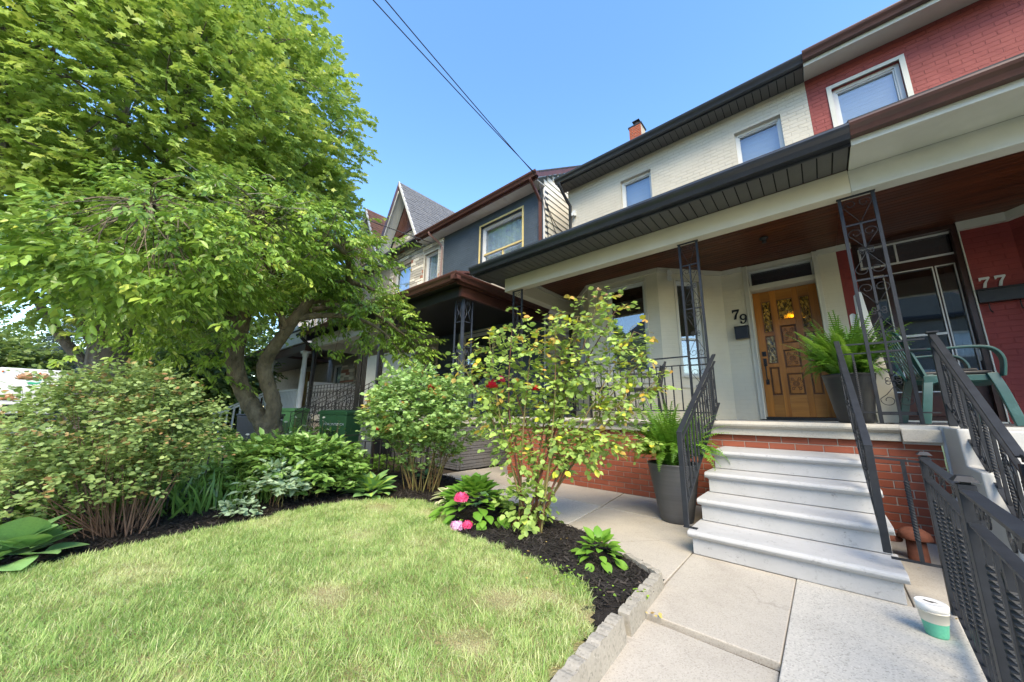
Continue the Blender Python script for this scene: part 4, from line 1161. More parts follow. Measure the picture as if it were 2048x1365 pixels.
obj('hall_room', room_box(Fd, 0.03, 0.98, 0.97, 3.48, -0.062, -0.7), room_dark, du)
mb = MB(); Fd.box(mb, U(0.80), U(1.30), 1.02, 1.28, 0.001, 0.012); Fd.box(mb, U(1.36), U(1.54), 1.02, 1.42, 0.001, 0.012)
obj('kick_panel', mb, brown_panel, du, bevel=0.004)
mb = MB(); Fd.box(mb, U(1.535), U(1.550), 1.70, 1.86, 0.001, 0.012); mb.tube(smooth_path([Fd.p(U(1.542), 1.84, 0.01), Fd.p(U(1.542), 1.84, 0.05), Fd.p(U(1.542), 1.72, 0.05), Fd.p(U(1.542), 1.72, 0.01)], 3), 0.006, 6)
mb.box(1.532, 1.552, 7.02, 7.05, 1.865, 1.885)
obj('handle', mb, white_trim, du)
mb = MB(); Fd.box(mb, -0.01, 1.02, 0.935, 0.965, 0.0, 0.12); obj('threshold', mb, grey_cream, du)
F77 = Frame((1.60, 7.019), (2.02, 7.019))
for u_ in (0.075, 0.195):
    obj('numeral_seven', numeral7(F77, u_, 2.60, 0.135, 0.014), vinyl_white, h77)
mb = MB(); F77.box(mb, 0.02, 0.40, 2.40, 2.555, 0.001, 0.09); F77.box(mb, 0.012, 0.405, 2.555, 2.572, 0.001, 0.105)
obj('mailbox', mb, black_plastic, h77, bevel=0.004)
for u_ in (0.10, 0.33):
    mb = MB(); mb.tube(smooth_path([F77.p(u_, 2.40, 0.03), F77.p(u_, 2.31, 0.03), F77.p(u_ + 0.01, 2.275, 0.05), F77.p(u_, 2.29, 0.07)], 4), 0.006, 6); obj('paper_hook', mb, black_plastic, h77)
# porch
mb = MB(); mb.box(0.478, 4.0, 4.55, 7.3, 0.78, 0.935)
obj('porch_floor', mb, concrete77, h77)
mb = MB(); mb.box(0.698, 4.0, 4.53, 4.56, -0.05, 0.93)
obj('porch_base', mb, concrete77, h77)
mb = MB(); mb.box(0.50, 2.2, 5.1, 6.95, 0.936, 0.946); obj('floor_mat', mb, mat_rubber, h77)
mb = MB(); mb.prism([(4.58, 3.20), (4.58, 3.44), (4.725, 3.44), (4.725, 3.20)][::-1], lambda a, b: (0.480, a, b), lambda a, b: (4.2, a, b)); mb.box(0.480, 4.2, 4.566, 4.580, 3.20, 3.222)
obj('porch_beam', mb, grey_cream, h77, bevel=0.003)
mb = MB(); mb.prism([(4.128, 3.432), (4.128, 3.445), (4.579, 3.462), (4.579, 3.440)][::-1], lambda a, b: (0.486, a, b), lambda a, b: (4.2, a, b))
obj('porch_soffit', mb, grey_cream, h77)
obj('fascia', MB().box(0.486, 4.2, 4.095, 4.128, 3.415, 3.60), grey_cream, h77)
gutter(h77, 4.094, 3.475, 0.486, 4.2, brown_alu, 0.92)
mb = MB(); mb.hexa([(0.486, 4.02, 3.60), (4.2, 4.02, 3.60), (4.2, 6.86, 4.80), (0.486, 6.86, 4.80), (0.486, 4.02, 3.63), (4.2, 4.02, 3.63), (4.2, 6.86, 4.85), (0.486, 6.86, 4.85)])
obj('porch_roof', mb, dark_roof, h77)
c7 = obj('porch_ceiling', MB().box(0.447, 4.2, 4.60, 7.3, 3.522, 3.54), ceil_wood, h77)
yy = 4.73
while yy < 7.2:
    obj('ceiling_board', MB().box(0.446, 4.2, yy, yy + 0.0835, 3.509, 3.520), ceil_wood, c7, bevel=0.0025); yy += 0.0865
obj('ceiling_moulding', MB().box(0.446, 4.2, 4.727, 4.75, 3.44, 3.506), grey_cream, h77)
mb = MB(); mb.prism([(6.46, 6.44), (6.46, 6.56), (6.858, 6.56), (6.858, 6.492)][::-1], lambda a, b: (0.432, a, b), lambda a, b: (5.0, a, b))
obj('eave_soffit', mb, grey_cream, h77)
gutter(h77, 6.458, 6.505, 0.432, 5.0, brown_alu)
mb = MB(); mb.hexa([(0.432, 6.42, 6.62), (5, 6.42, 6.62), (5, 11.0, 9.3), (0.432, 11.0, 9.3), (0.432, 6.42, 6.65), (5, 6.42, 6.65), (5, 11.0, 9.36), (0.432, 11.0, 9.36)])
obj('roof', mb, dark_roof, h77)
# concrete stair of 77
st77 = empty('concrete_stair', (1.3, 3.7, 0), 'pale painted concrete stair of number 77 behind the black railing', 'stair')
for (z1, y0, y1) in ((0.92, 4.02, 4.528), (0.74, 3.74, 4.019), (0.555, 3.46, 3.739), (0.37, 3.18, 3.459), (0.185, 2.90, 3.179)):
    obj('step', MB().box(0.832, 2.0, y0, y1, -0.04, z1), concrete77, st77, bevel=0.012)
mb = MB(); mb.prism([(4.528, -0.04), (4.528, 0.925), (4.12, 0.925), (4.08, 0.67), (3.78, 0.66), (3.74, 0.42), (3.45, 0.41), (3.42, 0.20), (3.0, 0.19), (2.97, -0.04)], lambda a, b: (0.712, a, b), lambda a, b: (0.828, a, b))
obj('cheek_wall', mb, concrete77, st77, bevel=0.012)
# small porch railing round the right column, up to the stair newel
mb_r = empty('porch_railing', (0, 0, 0)); mb_r.parent = h77; ORG[mb_r.name] = wo(h77)
for z_, hh in ((1.685, 0.014), (1.595, 0.012), (1.045, 0.012)):
    for a, b in ((0.175, 0.371), (0.399, 0.616), (0.644, 0.748)):
        obj('rail', MB().box(a, b, 4.665, 4.677, z_ - hh / 2, z_ + hh / 2), iron_paint, mb_r)
for xx in (0.275,):
    mb = MB(); mb.twisted((xx, 4.671, 1.052), (xx, 4.671, 1.588), 0.016, 10); obj('baluster', mb, iron_paint, mb_r)
# ================================================================== STAIR OF 79, HANDRAILS, FENCES
st = empty('front_stair', (-0.32, 3.6, 0), 'pale grey painted four step stair leading to the oak door', 'stair')
TZ = [0.165, 0.335, 0.505, 0.670]; TY = [3.03, 3.35, 3.66, 3.95]
for i in range(4):
    z0 = 0.004 if i == 0 else TZ[i - 1] + 0.004
    y1 = 4.59 if i == 3 else TY[i + 1] + 0.05
    zt = TZ[i]; y0 = TY[i]; zr = zt - 0.055
    prof = [(y0, z0), (y0, zr), (y0 - 0.012, zr + 0.006), (y0 - 0.030, zr + 0.014), (y0 - 0.040, zr + 0.030), (y0 - 0.036, zr + 0.044), (y0 - 0.022, zt - 0.002), (y0, zt), (y1, zt), (y1, z0)]
    mb = MB(); xa, xb = -0.852, 0.212
    mb.prism(prof[::-1], lambda a, b: (xa + (0 if b < zr + 0.001 else -0.022), a, b), lambda a, b: (xb + (0 if b < zr + 0.001 else 0.024), a, b))
    obj('step', mb, step_paint, st, bevel=0.004)

def handrail(x, y0, zk, y1, z1, zfoot, lab, plate=True, m=iron_paint):
    root = empty('stair_handrail', (x, y0, zfoot), lab, 'handrail')
    sl = (z1 - zk) / (y1 - y0)
    mb = MB(); mb.bar((x, y0 - 0.012, zk - 0.006), (x, y1, z1), 0.040, 0.014); obj('top_rail', mb, m, root, bevel=0.003)
    mb = MB(); mb.box(x - 0.018, x + 0.018, y0 - 0.012, y0 + 0.012, zfoot + 0.004, zk - 0.004); obj('end_post', mb, m, root, bevel=0.002)
    if plate:
        mb = MB(); mb.box(x - 0.02, x + 0.075, y0 - 0.02, y0 + 0.02, zfoot, zfoot + 0.005); obj('foot_plate', mb, m, root)
    zl = lambda y: zk + (y - y0) * sl - 0.60 + 0.04
    zt = lambda y: zk + (y - y0) * sl - 0.005
    zm = lambda y: zt(y) - 0.075
    mb = MB(); mb.bar((x, y0, zm(y0)), (x, y1, zm(y1)), 0.022, 0.009); obj('second_rail', mb, m, root)
    mb = MB(); mb.bar((x, y0, zl(y0)), (x, y1, zl(y1)), 0.026, 0.010); obj('lower_rail', mb, m, root)
    n = int((y1 - y0) / 0.105)
    for i in range(1, n + 1):
        yy = y0 + (y1 - y0) * i / (n + 1)
        mb = MB()
        if i % 2:
            mb.twisted((x, yy, zl(yy) + 0.005), (x, yy, zm(yy) - 0.003), 0.0135, 9)
        else:
            mb.box(x - 0.007, x + 0.007, yy - 0.007, yy + 0.007, zl(yy) + 0.004, zm(yy) - 0.003)
        obj('baluster', mb, m, root)
        if i % 4 == 2:
            mb = MB(); f = lambda u, z: (x - 0.012, yy + u, zl(yy) + 0.26 + z + u * sl)
            add_heart(mb, f, 0, 0, 0.15, 0.22, 1, 0.004); add_heart(mb, f, 0, -0.01, 0.15, 0.22, -1, 0.004); add_knot(mb, f, 0, 0, 0.09, 0.06, 0.004)
            obj('scroll', mb, m, root)
    return root
handrail(-0.895, 3.07, 0.865, 4.63, 1.70, 0.166, 'grey black iron handrail bolted to the left end of the pale steps')
handrail(0.175, 3.08, 0.835, 4.62, 1.72, 0.24, 'grey black iron handrail on the right side of the pale steps', plate=False)

# narrow infill panel between that handrail and the fence
pan = empty('infill_railing', (0.29, 3.08, 0.22), 'short iron railing closing the gap between the right handrail and the side fence', 'railing')
mb = MB(); mb.bar((0.186, 3.08, 0.765), (0.375, 3.08, 0.755), 0.012, 0.012); obj('rail', mb, iron_paint, pan)
mb = MB(); mb.bar((0.186, 3.08, 0.222), (0.375, 3.08, 0.222), 0.012, 0.012); obj('rail', mb, iron_paint, pan)
mb = MB(); mb.twisted((0.305, 3.08, 0.228), (0.305, 3.08, 0.752), 0.017, 10, 0.2); obj('baluster', mb, iron_paint, pan)

# side fence on the right
fr_ = empty('iron_fence', (0.35, 2.0, 0), 'grey black iron fence with twisted bars running towards the camera at the right', 'fence')
FP = [(0.395, 3.09), (0.325, 1.93), (0.255, 0.78), (0.19, -0.35)]
for i, (a, b) in enumerate(FP):
    mb = MB(); w_ = 0.021; mb.box(a - w_, a + w_, b - w_, b + w_, -0.05, 0.785); mb.box(a - 0.012, a + 0.012, b - 0.012, b + 0.012, 0.785, 0.795)
    po = obj('fence_post', mb, iron_paint, fr_, bevel=0.002)
    mb = MB(); mb.hexa([(a - .029, b - .029, .795), (a + .029, b - .029, .795), (a + .029, b + .029, .795), (a - .029, b + .029, .795), (a - .016, b - .016, .812), (a + .016, b - .016, .812), (a + .016, b + .016, .812), (a - .016, b + .016, .812)])
    obj('post_cap', mb, iron_paint, po)
for i in range(3):
    A = Vector((*FP[i], 0)); B = Vector((*FP[i + 1], 0)); u = (B - A).normalized(); A = A + u * 0.022; B = B - u * 0.022; L = (B - A).length
    nn = Vector((u.y, -u.x, 0))
    for z_, w_, h_ in ((0.765, 0.036, 0.010), (0.665, 0.030, 0.008), (0.060, 0.034, 0.008)):
        mb = MB(); mb.bar(A + Vector((0, 0, z_)), B + Vector((0, 0, z_)), w_, h_); obj('fence_rail', mb, iron_paint, fr_)
    n = 10
    for k in range(1, n):
        p = A + u * (L * k / n)
        mb = MB()
        if k % 2:
            mb.twisted(p + Vector((0, 0, 0.065)), p + Vector((0, 0, 0.660)), 0.018, 11, 0.14)
        else:
            mb.bar(p + Vector((0, 0, 0.065)), p + Vector((0, 0, 0.660)), 0.015, 0.015)
        obj('baluster', mb, iron_paint, fr_)
        if k % 3 == 2:
            q = p + u * (L / n * 0.5)
            mb = MB()
            for s_ in (-1, 1):      # slim strap lozenge with curled ends
                pts = [(0.0, 0.0), (0.022, -0.10), (0.016, -0.18)]
                mb.tube([q + u * (a * s_) + Vector((0, 0, 0.56 + b)) for a, b in [(0.012, 0.03), (0.004, 0.0), (0.020, -0.10), (0.024, -0.20), (0.006, -0.31)]], 0.0055, 5)
                mb.tube([q + u * s_ * a + Vector((0, 0, 0.575 + b)) for a, b in spiral((0.018, 0.012), 0.018, 0.006, 3.1, -2.2, 12)], 0.005, 5)
                mb.tube([q + u * s_ * a + Vector((0, 0, 0.235 + b)) for a, b in spiral((0.018, -0.01), 0.018, 0.006, 3.1, 8.4, 12)], 0.005, 5)
                mb.tube([q + u * (a * s_) + Vector((0, 0, 0.22 + b)) for a, b in [(0.004, 0.0), (0.02, -0.06), (0.018, -0.12)]], 0.005, 5)
            obj('scroll', mb, iron_paint, fr_)
    # rolled strap scrolls between the two upper rails
    for k in range(3):
        c = A + u * (L * (0.14 + 0.33 * k))
        mb = MB()
        for s_ in (-1, 1):
            P = [(0.0, 0.0)] + [(s_ * a, b) for a, b in spiral((0.060, 0.008), 0.036, 0.014, 2.6, -3.4, 18)]
            pts = [c + u * a + Vector((0, 0, 0.715 + b)) for a, b in P]
            for j in range(len(pts) - 1):
                mb.bar(pts[j], pts[j + 1] + (pts[j + 1] - pts[j]) * 0.1, 0.016, 0.004, up=tuple(nn))
        obj('scroll', mb, iron_paint, fr_)

# handrail of the neighbouring stair
root = empty('stair_handrail', (0.76, 4.47, 0.93), 'iron handrail with a rolled end on the stair of number 77', 'handrail')
x = 0.765
mb = MB(); mb.box(x - 0.022, x + 0.022, 4.47, 4.505, 0.936, 1.70); obj('newel_post', mb, iron_paint, root, bevel=0.002)
mb = MB(); mb.box(x - 0.034, x + 0.034, 4.45, 4.52, 1.70, 1.712); obj('post_cap', mb, iron_paint, root)
zt = lambda y: 1.69 - (4.48 - y) * 0.735
mb = MB(); mb.bar((x, 4.48, zt(4.48)), (x, 3.27, zt(3.27)), 0.040, 0.012)
P = [(3.27 + a, zt(3.27) + b) for a, b in spiral((-0.010, -0.058), 0.058, 0.030, 1.3, -3.6 + math.pi * 2, 16)]
P = [(3.245 + a, zt(3.27) - 0.055 + b) for a, b in spiral((0, 0), 0.052, 0.034, 1.2, 6.2, 18)]
for j in range(len(P) - 1):
    mb.bar((x, P[j][0], P[j][1]), (x, P[j + 1][0], P[j + 1][1]), 0.040, 0.008, up=(1, 0, 0))
obj('top_rail', mb, iron_paint, root)
for dz, hh in ((0.10, 0.010), (0.57, 0.012)):
    mb = MB(); mb.bar((x, 4.47, zt(4.47) - dz), (x, 3.25, zt(3.25) - dz), 0.026, hh); obj('second_rail', mb, iron_paint, root)
for i in range(1, 12):
    yy = 4.47 - i * 0.105
    mb = MB()
    if i % 2:
        mb.twisted((x, yy, zt(yy) - 0.565), (x, yy, zt(yy) - 0.105), 0.016, 9)
    else:
        mb.box(x - 0.008, x + 0.008, yy - 0.008, yy + 0.008, zt(yy) - 0.565, zt(yy) - 0.105)
    obj('baluster', mb, iron_paint, root)
    if i % 4 == 2:
        mb = MB(); f = lambda u, z: (x - 0.012, yy + u, zt(yy) - 0.34 + z + u * 0.735)
        add_heart(mb, f, 0, 0, 0.12, 0.20, 1, 0.0045); add_heart(mb, f, 0, -0.01, 0.12, 0.18, -1, 0.0045); obj('scroll', mb, iron_paint, root)
mb = MB(); mb.box(x - 0.02, x + 0.02, 3.23, 3.26, 0.37, zt(3.25) - 0.02); obj('end_post', mb, iron_paint, root)

# low fence on the left of the garden
lf = empty('iron_fence', (-5.0, 1.2, 0), 'low black iron fence between the spirea bush and the neighbouring garden', 'fence')
LP = [(-5.16, 3.75), (-5.14, 2.75), (-5.02, 1.45), (-4.76, 0.30), (-4.66, -0.33), (-4.60, -0.70)]
for (a, b) in LP:
    mb = MB(); mb.box(a - 0.018, a + 0.018, b - 0.018, b + 0.018, -0.05, 0.70); obj('fence_post', mb, iron_black, lf)
for i in range(len(LP) - 1):
    A = Vector((*LP[i], 0)); B = Vector((*LP[i + 1], 0)); L = (B - A).length; u = (B - A).normalized()
    for z_ in (0.665, 0.565, 0.07):
        mb = MB(); mb.bar(A + u * .018 + Vector((0, 0, z_)), B - u * .018 + Vector((0, 0, z_)), 0.014, 0.010); obj('fence_rail', mb, iron_black, lf)
    n = int(L / 0.125)
    for k in range(1, n):
        p = A + u * (L * k / n)
        mb = MB()
        if k % 3 == 1: mb.twisted(p + Vector((0, 0, 0.076)), p + Vector((0, 0, 0.56)), 0.014, 8)
        else: mb.bar(p + Vector((0, 0, 0.076)), p + Vector((0, 0, 0.56)), 0.013, 0.013)
        obj('baluster', mb, iron_black, lf)
        if k % 4 == 2:
            mb = MB(); f = lambda a, b: tuple(p + u * a + Vector((0, 0, b)))
            add_heart(mb, f, 0, 0.30, 0.16, 0.24, 1, 0.005); add_heart(mb, f, 0, 0.29, 0.16, 0.20, -1, 0.005); obj('scroll', mb, iron_black, lf)

# ================================================================== HOUSE 81 (dark blue)
h81 = empty('row_house', (-7.05, 6.86, 0), 'dark blue painted brick house with brown gutters and yellow edged window', 'house')
F8 = Frame((-9.17, 6.86), (-4.93, 6.86)); V = lambda x: x + 9.17
mb = MB(); F8.wall(mb, 0, 4.24, 0.9, 6.95, 0.2, [(V(-7.34), V(-5.67), 5.15, 6.64), (V(-8.09), V(-6.72), 1.5, 3.3)])
obj('front_wall', mb, blue_brick, h81)
w = window(h81, F8, V(-7.34), V(-5.67), 5.15, 6.64, fw=0.07, dep=0.12, inner='curtain', m=white_trim, rail=5.72, trim=(yellow_trim, 0.05, 0.02))
mb = MB(); F8.box(mb, V(-6.53), V(-6.49), 5.20, 5.70, -0.15, -0.11); F8.box(mb, V(-7.27), V(-5.74), 5.695, 5.745, -0.12, -0.085); obj('glazing_bar', mb, yellow_trim, w)
window(h81, F8, V(-8.09), V(-6.72), 1.5, 3.3, fw=0.07, dep=0.10, inner='none', m=white_trim, trim=(grey_cream, 0.06, 0.02))
# clapboard side
sw = obj('side_wall', MB().prism([(6.865, 0), (16, 0), (16, 6.9), (6.865, 6.9)], lambda a, b: (-5.13, a, b), lambda a, b: (-4.945, a, b)), siding_cream, h81)
def roofz81(y): return 7.15 + (y - 6.49) * 0.67
z_ = 0.25
while z_ < 11.0:
    y0 = 6.872 if z_ + 0.17 < roofz81(6.87) - 0.12 else 6.49 + (z_ + 0.17 + 0.12 - 7.15) / 0.67
    y1 = 13.0
    if y0 < y1 - 0.3 and (z_ < 1.0 or z_ > 1.0):
        mb = MB(); mb.hexa([(-4.944, y0, z_), (-4.918, y0, z_), (-4.918, y1, z_), (-4.944, y1, z_), (-4.944, y0, z_ + 0.169), (-4.938, y0, z_ + 0.169), (-4.938, y1, z_ + 0.169), (-4.944, y1, z_ + 0.169)])
        obj('siding_plank', mb, siding_cream, sw)
    z_ += 0.17
mb = MB(); mb.box(-4.945, -4.905, 6.84, 6.872, 0.25, 6.93); obj('corner_trim', mb, white_trim, h81)
mb = MB(); mb.prism([(6.45, 6.98), (6.45, 7.16), (13.0, 11.55), (13.0, 11.38)][::-1], lambda a, b: (-4.885, a, b), lambda a, b: (-4.83, a, b)); obj('rake_board', mb, reddish_alu, h81)
mb = MB(); mb.hexa([(-9.3, 6.40, 7.10), (-4.82, 6.40, 7.10), (-4.82, 13, 11.52), (-9.3, 13, 11.52), (-9.3, 6.40, 7.14), (-4.82, 6.40, 7.14), (-4.82, 13, 11.56), (-9.3, 13, 11.56)]); obj('roof', mb, dark_roof, h81)
s8 = obj('eave_soffit', MB().box(-9.17, -4.885, 6.47, 6.858, 6.957, 6.97), white_trim, h81)
x_ = -4.90
while x_ > -9.1:
    obj('soffit_panel', MB().box(x_ - 0.145, x_, 6.475, 6.856, 6.949, 6.957), white_trim, s8); x_ -= 0.15
gutter(h81, 6.455, 7.0, -9.17, -4.80, reddish_alu, 1.1)
obj('fascia', MB().box(-9.17, -4.83, 6.455, 6.472, 6.94, 7.14), reddish_alu, h81)
for x0 in (-5.02,):
    mb = MB(); mb.tube(smooth_path([(x0, 6.40, 7.02), (x0, 6.42, 6.93), (x0, 6.72, 6.66), (x0, 6.81, 6.52), (x0, 6.81, 6.3), (x0, 6.81, 3.6)], 3), 0.045, 4); obj('downspout', mb, reddish_alu, h81)
# porch
mb = MB(); mb.box(-9.1, -4.96, 4.30, 6.86, 0.78, 0.9); mb.box(-9.12, -4.93, 4.27, 4.30, 0.80, 0.91); mb.box(-4.96, -4.93, 4.27, 6.86, 0.80, 0.91)
obj('porch_floor', mb, coping_stone, h81, bevel=0.006)
pb8 = obj('porch_base', MB().box(-9.08, -5.0, 4.34, 6.8, -0.05, 0.779), iron_black, h81)
for (horiz, a0, a1) in ((False, 4.34, 6.80), (True, -7.2, -5.0)):
    z_ = 0.0
    while z_ < 0.75:
        h_ = random.choice([0.04, 0.05, 0.065]); h_ = min(h_, 0.778 - z_)
        p = a0
        while p < a1 - 0.02:
            L = min(random.uniform(0.16, 0.42), a1 - p)
            if horiz: block('stone', ledge_dark, pb8, p + L / 2, 4.325 + random.uniform(-.008, .004), z_ + h_ / 2, L - 0.006, 0.05, h_ - 0.006)
            else: block('stone', ledge_dark, pb8, -4.985 + random.uniform(-.006, .006), p + L / 2, z_ + h_ / 2, L - 0.006, 0.05, h_ - 0.006, rz=math.pi / 2)
            p += L
        z_ += h_
mb = MB(); mb.box(-9.1, -5.02, 4.2, 6.86, 3.40, 3.42); obj('porch_ceiling', mb, iron_black, h81)
mb = MB(); mb.box(-9.1, -5.06, 4.20, 4.30, 3.20, 3.40); obj('porch_beam', mb, iron_black, h81)
mb = MB(); mb.box(-5.06, -4.98, 4.20, 6.86, 3.20, 3.40); obj('side_beam', mb, reddish_alu, h81)
mb = MB(); mb.box(-9.1, -4.91, 4.00, 6.86, 3.425, 3.44); obj('porch_soffit', mb, iron_black, h81)
mb = MB(); mb.prism(gutter_prof(4.00, 3.42, 1.1)[::-1], lambda a, b: (-8.35, a, b), lambda a, b: (-4.78, a, b)); mb.prism([(-a + 4.0, b) for a, b in gutter_prof(4.0, 3.42, 1.1)], lambda a, b: (-4.91 + a, 3.86, b), lambda a, b: (-4.91 + a, 6.86, b))
obj('gutter', mb, reddish_alu, h81)
mb = MB(); mb.box(-8.35, -4.91, 4.0, 4.02, 3.40, 3.55); mb.box(-4.93, -4.91, 4.02, 6.86, 3.38, 3.55); obj('fascia', mb, reddish_alu, h81)
mb = MB(); mb.hexa([(-9.1, 3.95, 3.56), (-4.86, 3.95, 3.56), (-4.86, 6.86, 4.35), (-9.1, 6.86, 4.35), (-9.1, 3.95, 3.60), (-4.86, 3.95, 3.60), (-4.86, 6.86, 4.40), (-9.1, 6.86, 4.40)]); obj('porch_roof', mb, reddish_alu, h81)
gb = empty('gable_boarding', (0, 0, 0)); gb.parent = h81; ORG[gb.name] = wo(h81)
y_ = 4.25
while y_ < 6.8:
    zt_ = 3.56 + (y_ - 3.95) * 0.27
    mb = MB(); mb.prism([(y_, 3.55), (y_ + 0.155, 3.55), (y_ + 0.155, zt_ + 0.035), (y_, zt_ - 0.005)], lambda a, b: (-4.945, a, b), lambda a, b: (-4.925, a, b)); obj('board', mb, siding_grey, gb); y_ += 0.162
# corner column of three posts
cc = empty('iron_column', (0, 0, 0)); cc.parent = h81; ORG[cc.name] = wo(h81)
blue_iron = mat('blue_black_iron', (0.05, 0.065, 0.095), (0.035, 0.045, 0.07), rough=0.35, scale=10, bump=0.2)
pc = (-5.10, 4.36)
for (a, b, w_) in ((pc[0], pc[1], 0.045), (pc[0] - 0.23, pc[1], 0.022), (pc[0], pc[1] + 0.24, 0.022)):
    mb = MB(); mb.box(a - w_ / 2, a + w_ / 2, b - w_ / 2, b + w_ / 2, 0.91, 3.20); obj('post', mb, blue_iron, cc)
for z_ in (0.98, 1.75, 2.25, 2.75):
    mb = MB(); mb.bar((pc[0] - 0.23, pc[1], z_), (pc[0], pc[1], z_), 0.01, 0.012); mb.bar((pc[0], pc[1], z_), (pc[0], pc[1] + 0.24, z_), 0.01, 0.012); obj('crossbar', mb, blue_iron, cc)
for zb in (1.0, 1.80, 2.78):
    for k, f in enumerate((lambda u, z: (pc[0] - 0.115 + u, pc[1], z), lambda u, z: (pc[0], pc[1] + 0.12 + u, z))):
        mb = MB()
        for s_ in (-1, 1):
            mb.tube([f(s_ * a, zb + b) for a, b in [(0.085, 0.0), (0.03, 0.12), (0.02, 0.17), (0.06, 0.26), (0.06, 0.31), (0.02, 0.40), (0.0, 0.30)]], 0.0075, 5)
        obj('scroll', mb, blue_iron, cc)
mb = MB(); mb.box(-8.3, -8.26, 4.34, 4.38, 0.91, 3.2); obj('post', mb, blue_iron, cc)
# low dark slatted chair on that porch
dc = empty('slatted_chair', (-5.75, 5.35, 0.9), 'dark slat back chair on the blue house porch behind the roses', 'chair')
for i in range(7):
    a = -5.99 + i * 0.082; tz = 1.72 + 0.10 * math.sin(math.pi * i / 6)
    mb = MB(); mb.hexa([(a, 5.48, 1.22), (a + .07, 5.48, 1.22), (a + .07, 5.50, 1.22), (a, 5.50, 1.22), (a, 5.70, tz), (a + .07, 5.70, tz), (a + .07, 5.72, tz), (a, 5.72, tz)]); obj('back_slat', mb, blue_iron, dc)
for i in range(5):
    mb = MB(); mb.box(-6.0, -5.42, 5.0 + i * 0.1, 5.09 + i * 0.1, 1.24, 1.26); obj('seat_slat', mb, blue_iron, dc)
for a in (-6.06, -5.44):
    mb = MB(); mb.box(a, a + 0.08, 4.98, 5.60, 1.48, 1.505); obj('arm', mb, blue_iron, dc)
    mb = MB(); mb.box(a + 0.02, a + 0.06, 5.0, 5.05, 0.902, 1.48); obj('leg', mb, blue_iron, dc)
    mb = MB(); mb.box(a + 0.02, a + 0.06, 5.50, 5.56, 0.902, 1.48); obj('leg', mb, blue_iron, dc)

# ================================================================== HOUSE 83 (stone, gabled)
h83 = empty('row_house', (-11.3, 6.86, 0), 'pale stone faced house with a steep grey shingled gable', 'house')
F3 = Frame((-13.4, 6.86), (-9.175, 6.86)); V = lambda x: x + 13.4
mb = MB(); F3.wall(mb, 0, 4.22, 0.9, 6.95, 0.2, [(V(-10.24), V(-9.45), 4.9, 6.60), (V(-12.3), V(-11.15), 4.9, 6.60), (V(-9.95), V(-9.3), 0.92, 3.1)])
gm = [(-13.05, 6.95), (-10.35, 6.95), (-11.70, 9.45)]
mb.prism(gm[::-1], lambda a, b: (a, 6.86, b), lambda a, b: (a, 7.06, b))
wl3 = obj('front_wall', mb, mortar, h83)
window(h83, F3, V(-10.24), V(-9.45), 4.9, 6.60, fw=0.06, dep=0.1, inner='curtain', m=white_trim, trim=(siding_cream, 0.05, 0.015))
window(h83, F3, V(-12.3), V(-11.15), 4.9, 6.60, fw=0.06, dep=0.1, inner='curtain', m=white_trim)
rr_ = random.Random(5)
def stone_field(parent, Fr, u0, u1, z0, z1, ops, minl=0.22, maxl=0.62, cap=400, inside=None):
    z_ = z0; cnt = 0
    while z_ < z1 - 0.03:
        h_ = min(rr_.choice([0.09, 0.11, 0.14]), z1 - z_)
        p = u0 + rr_.uniform(-0.2, 0)
        while p < u1 - 0.02:
            L = rr_.uniform(minl, maxl); a = max(p, u0); b = min(p + L, u1); p += L
            zc = z_ + h_ / 2
            segs = [(a, b)]
            for (o0, o1, o2, o3) in ops:
                if z_ < o3 and z_ + h_ > o2:
                    ns = []
                    for (s0, s1) in segs:
                        if s1 <= o0 or s0 >= o1: ns.append((s0, s1))
                        else:
                            if s0 < o0: ns.append((s0, o0))
                            if s1 > o1: ns.append((o1, s1))
                    segs = ns
            for (s0, s1) in segs:
                if s1 - s0 < 0.04: continue
                if inside and not (inside(s0, zc) and inside(s1, zc)): continue
                c = Fr.p((s0 + s1) / 2, zc, 0.008 + rr_.uniform(0, 0.012))
                mt = stone_mats[rr_.choices([0, 1, 2, 3], [5, 2.2, 3, 1.2])[0]]
                block('stone', mt, parent, c.x, c.y, c.z, s1 - s0 - 0.010, 0.05, h_ - 0.010, rz=math.atan2(Fr.u.y, Fr.u.x)); cnt += 1
        z_ += h_
    return cnt
n1 = stone_field(wl3, F3, V(-12.6), V(-9.18), 4.55, 6.93, [(V(-10.31), V(-9.38), 4.83, 6.67), (V(-12.36), V(-11.09), 4.83, 6.67)])
n2 = stone_field(wl3, F3, V(-13.0), V(-10.4), 6.95, 8.0, [], inside=lambda u, z: abs(u - V(-11.7)) < (9.45 - z) * 0.54)
bp = empty('gable_panel', (0, 0, 0)); bp.parent = h83; ORG[bp.name] = wo(h83)
x_ = -12.44
while x_ < -10.96:
    a = x_; b = x_ + 0.10; za = 9.38 - abs(a + 11.70) * 1.80; zb = 9.38 - abs(b + 11.70) * 1.80
    if min(za, zb) > 8.02:
        mb = MB(); mb.prism([(a, 8.0), (b, 8.0), (b, zb), (a, za)], lambda q, r: (q, 6.80, r), lambda q, r: (q, 6.84, r)); obj('board', mb, brown_panel if False else reddish_alu, bp)
    x_ += 0.106
mb = MB(); mb.box(-12.55, -10.85, 6.77, 6.84, 7.92, 8.0); obj('sill_board', mb, brown_alu, bp)
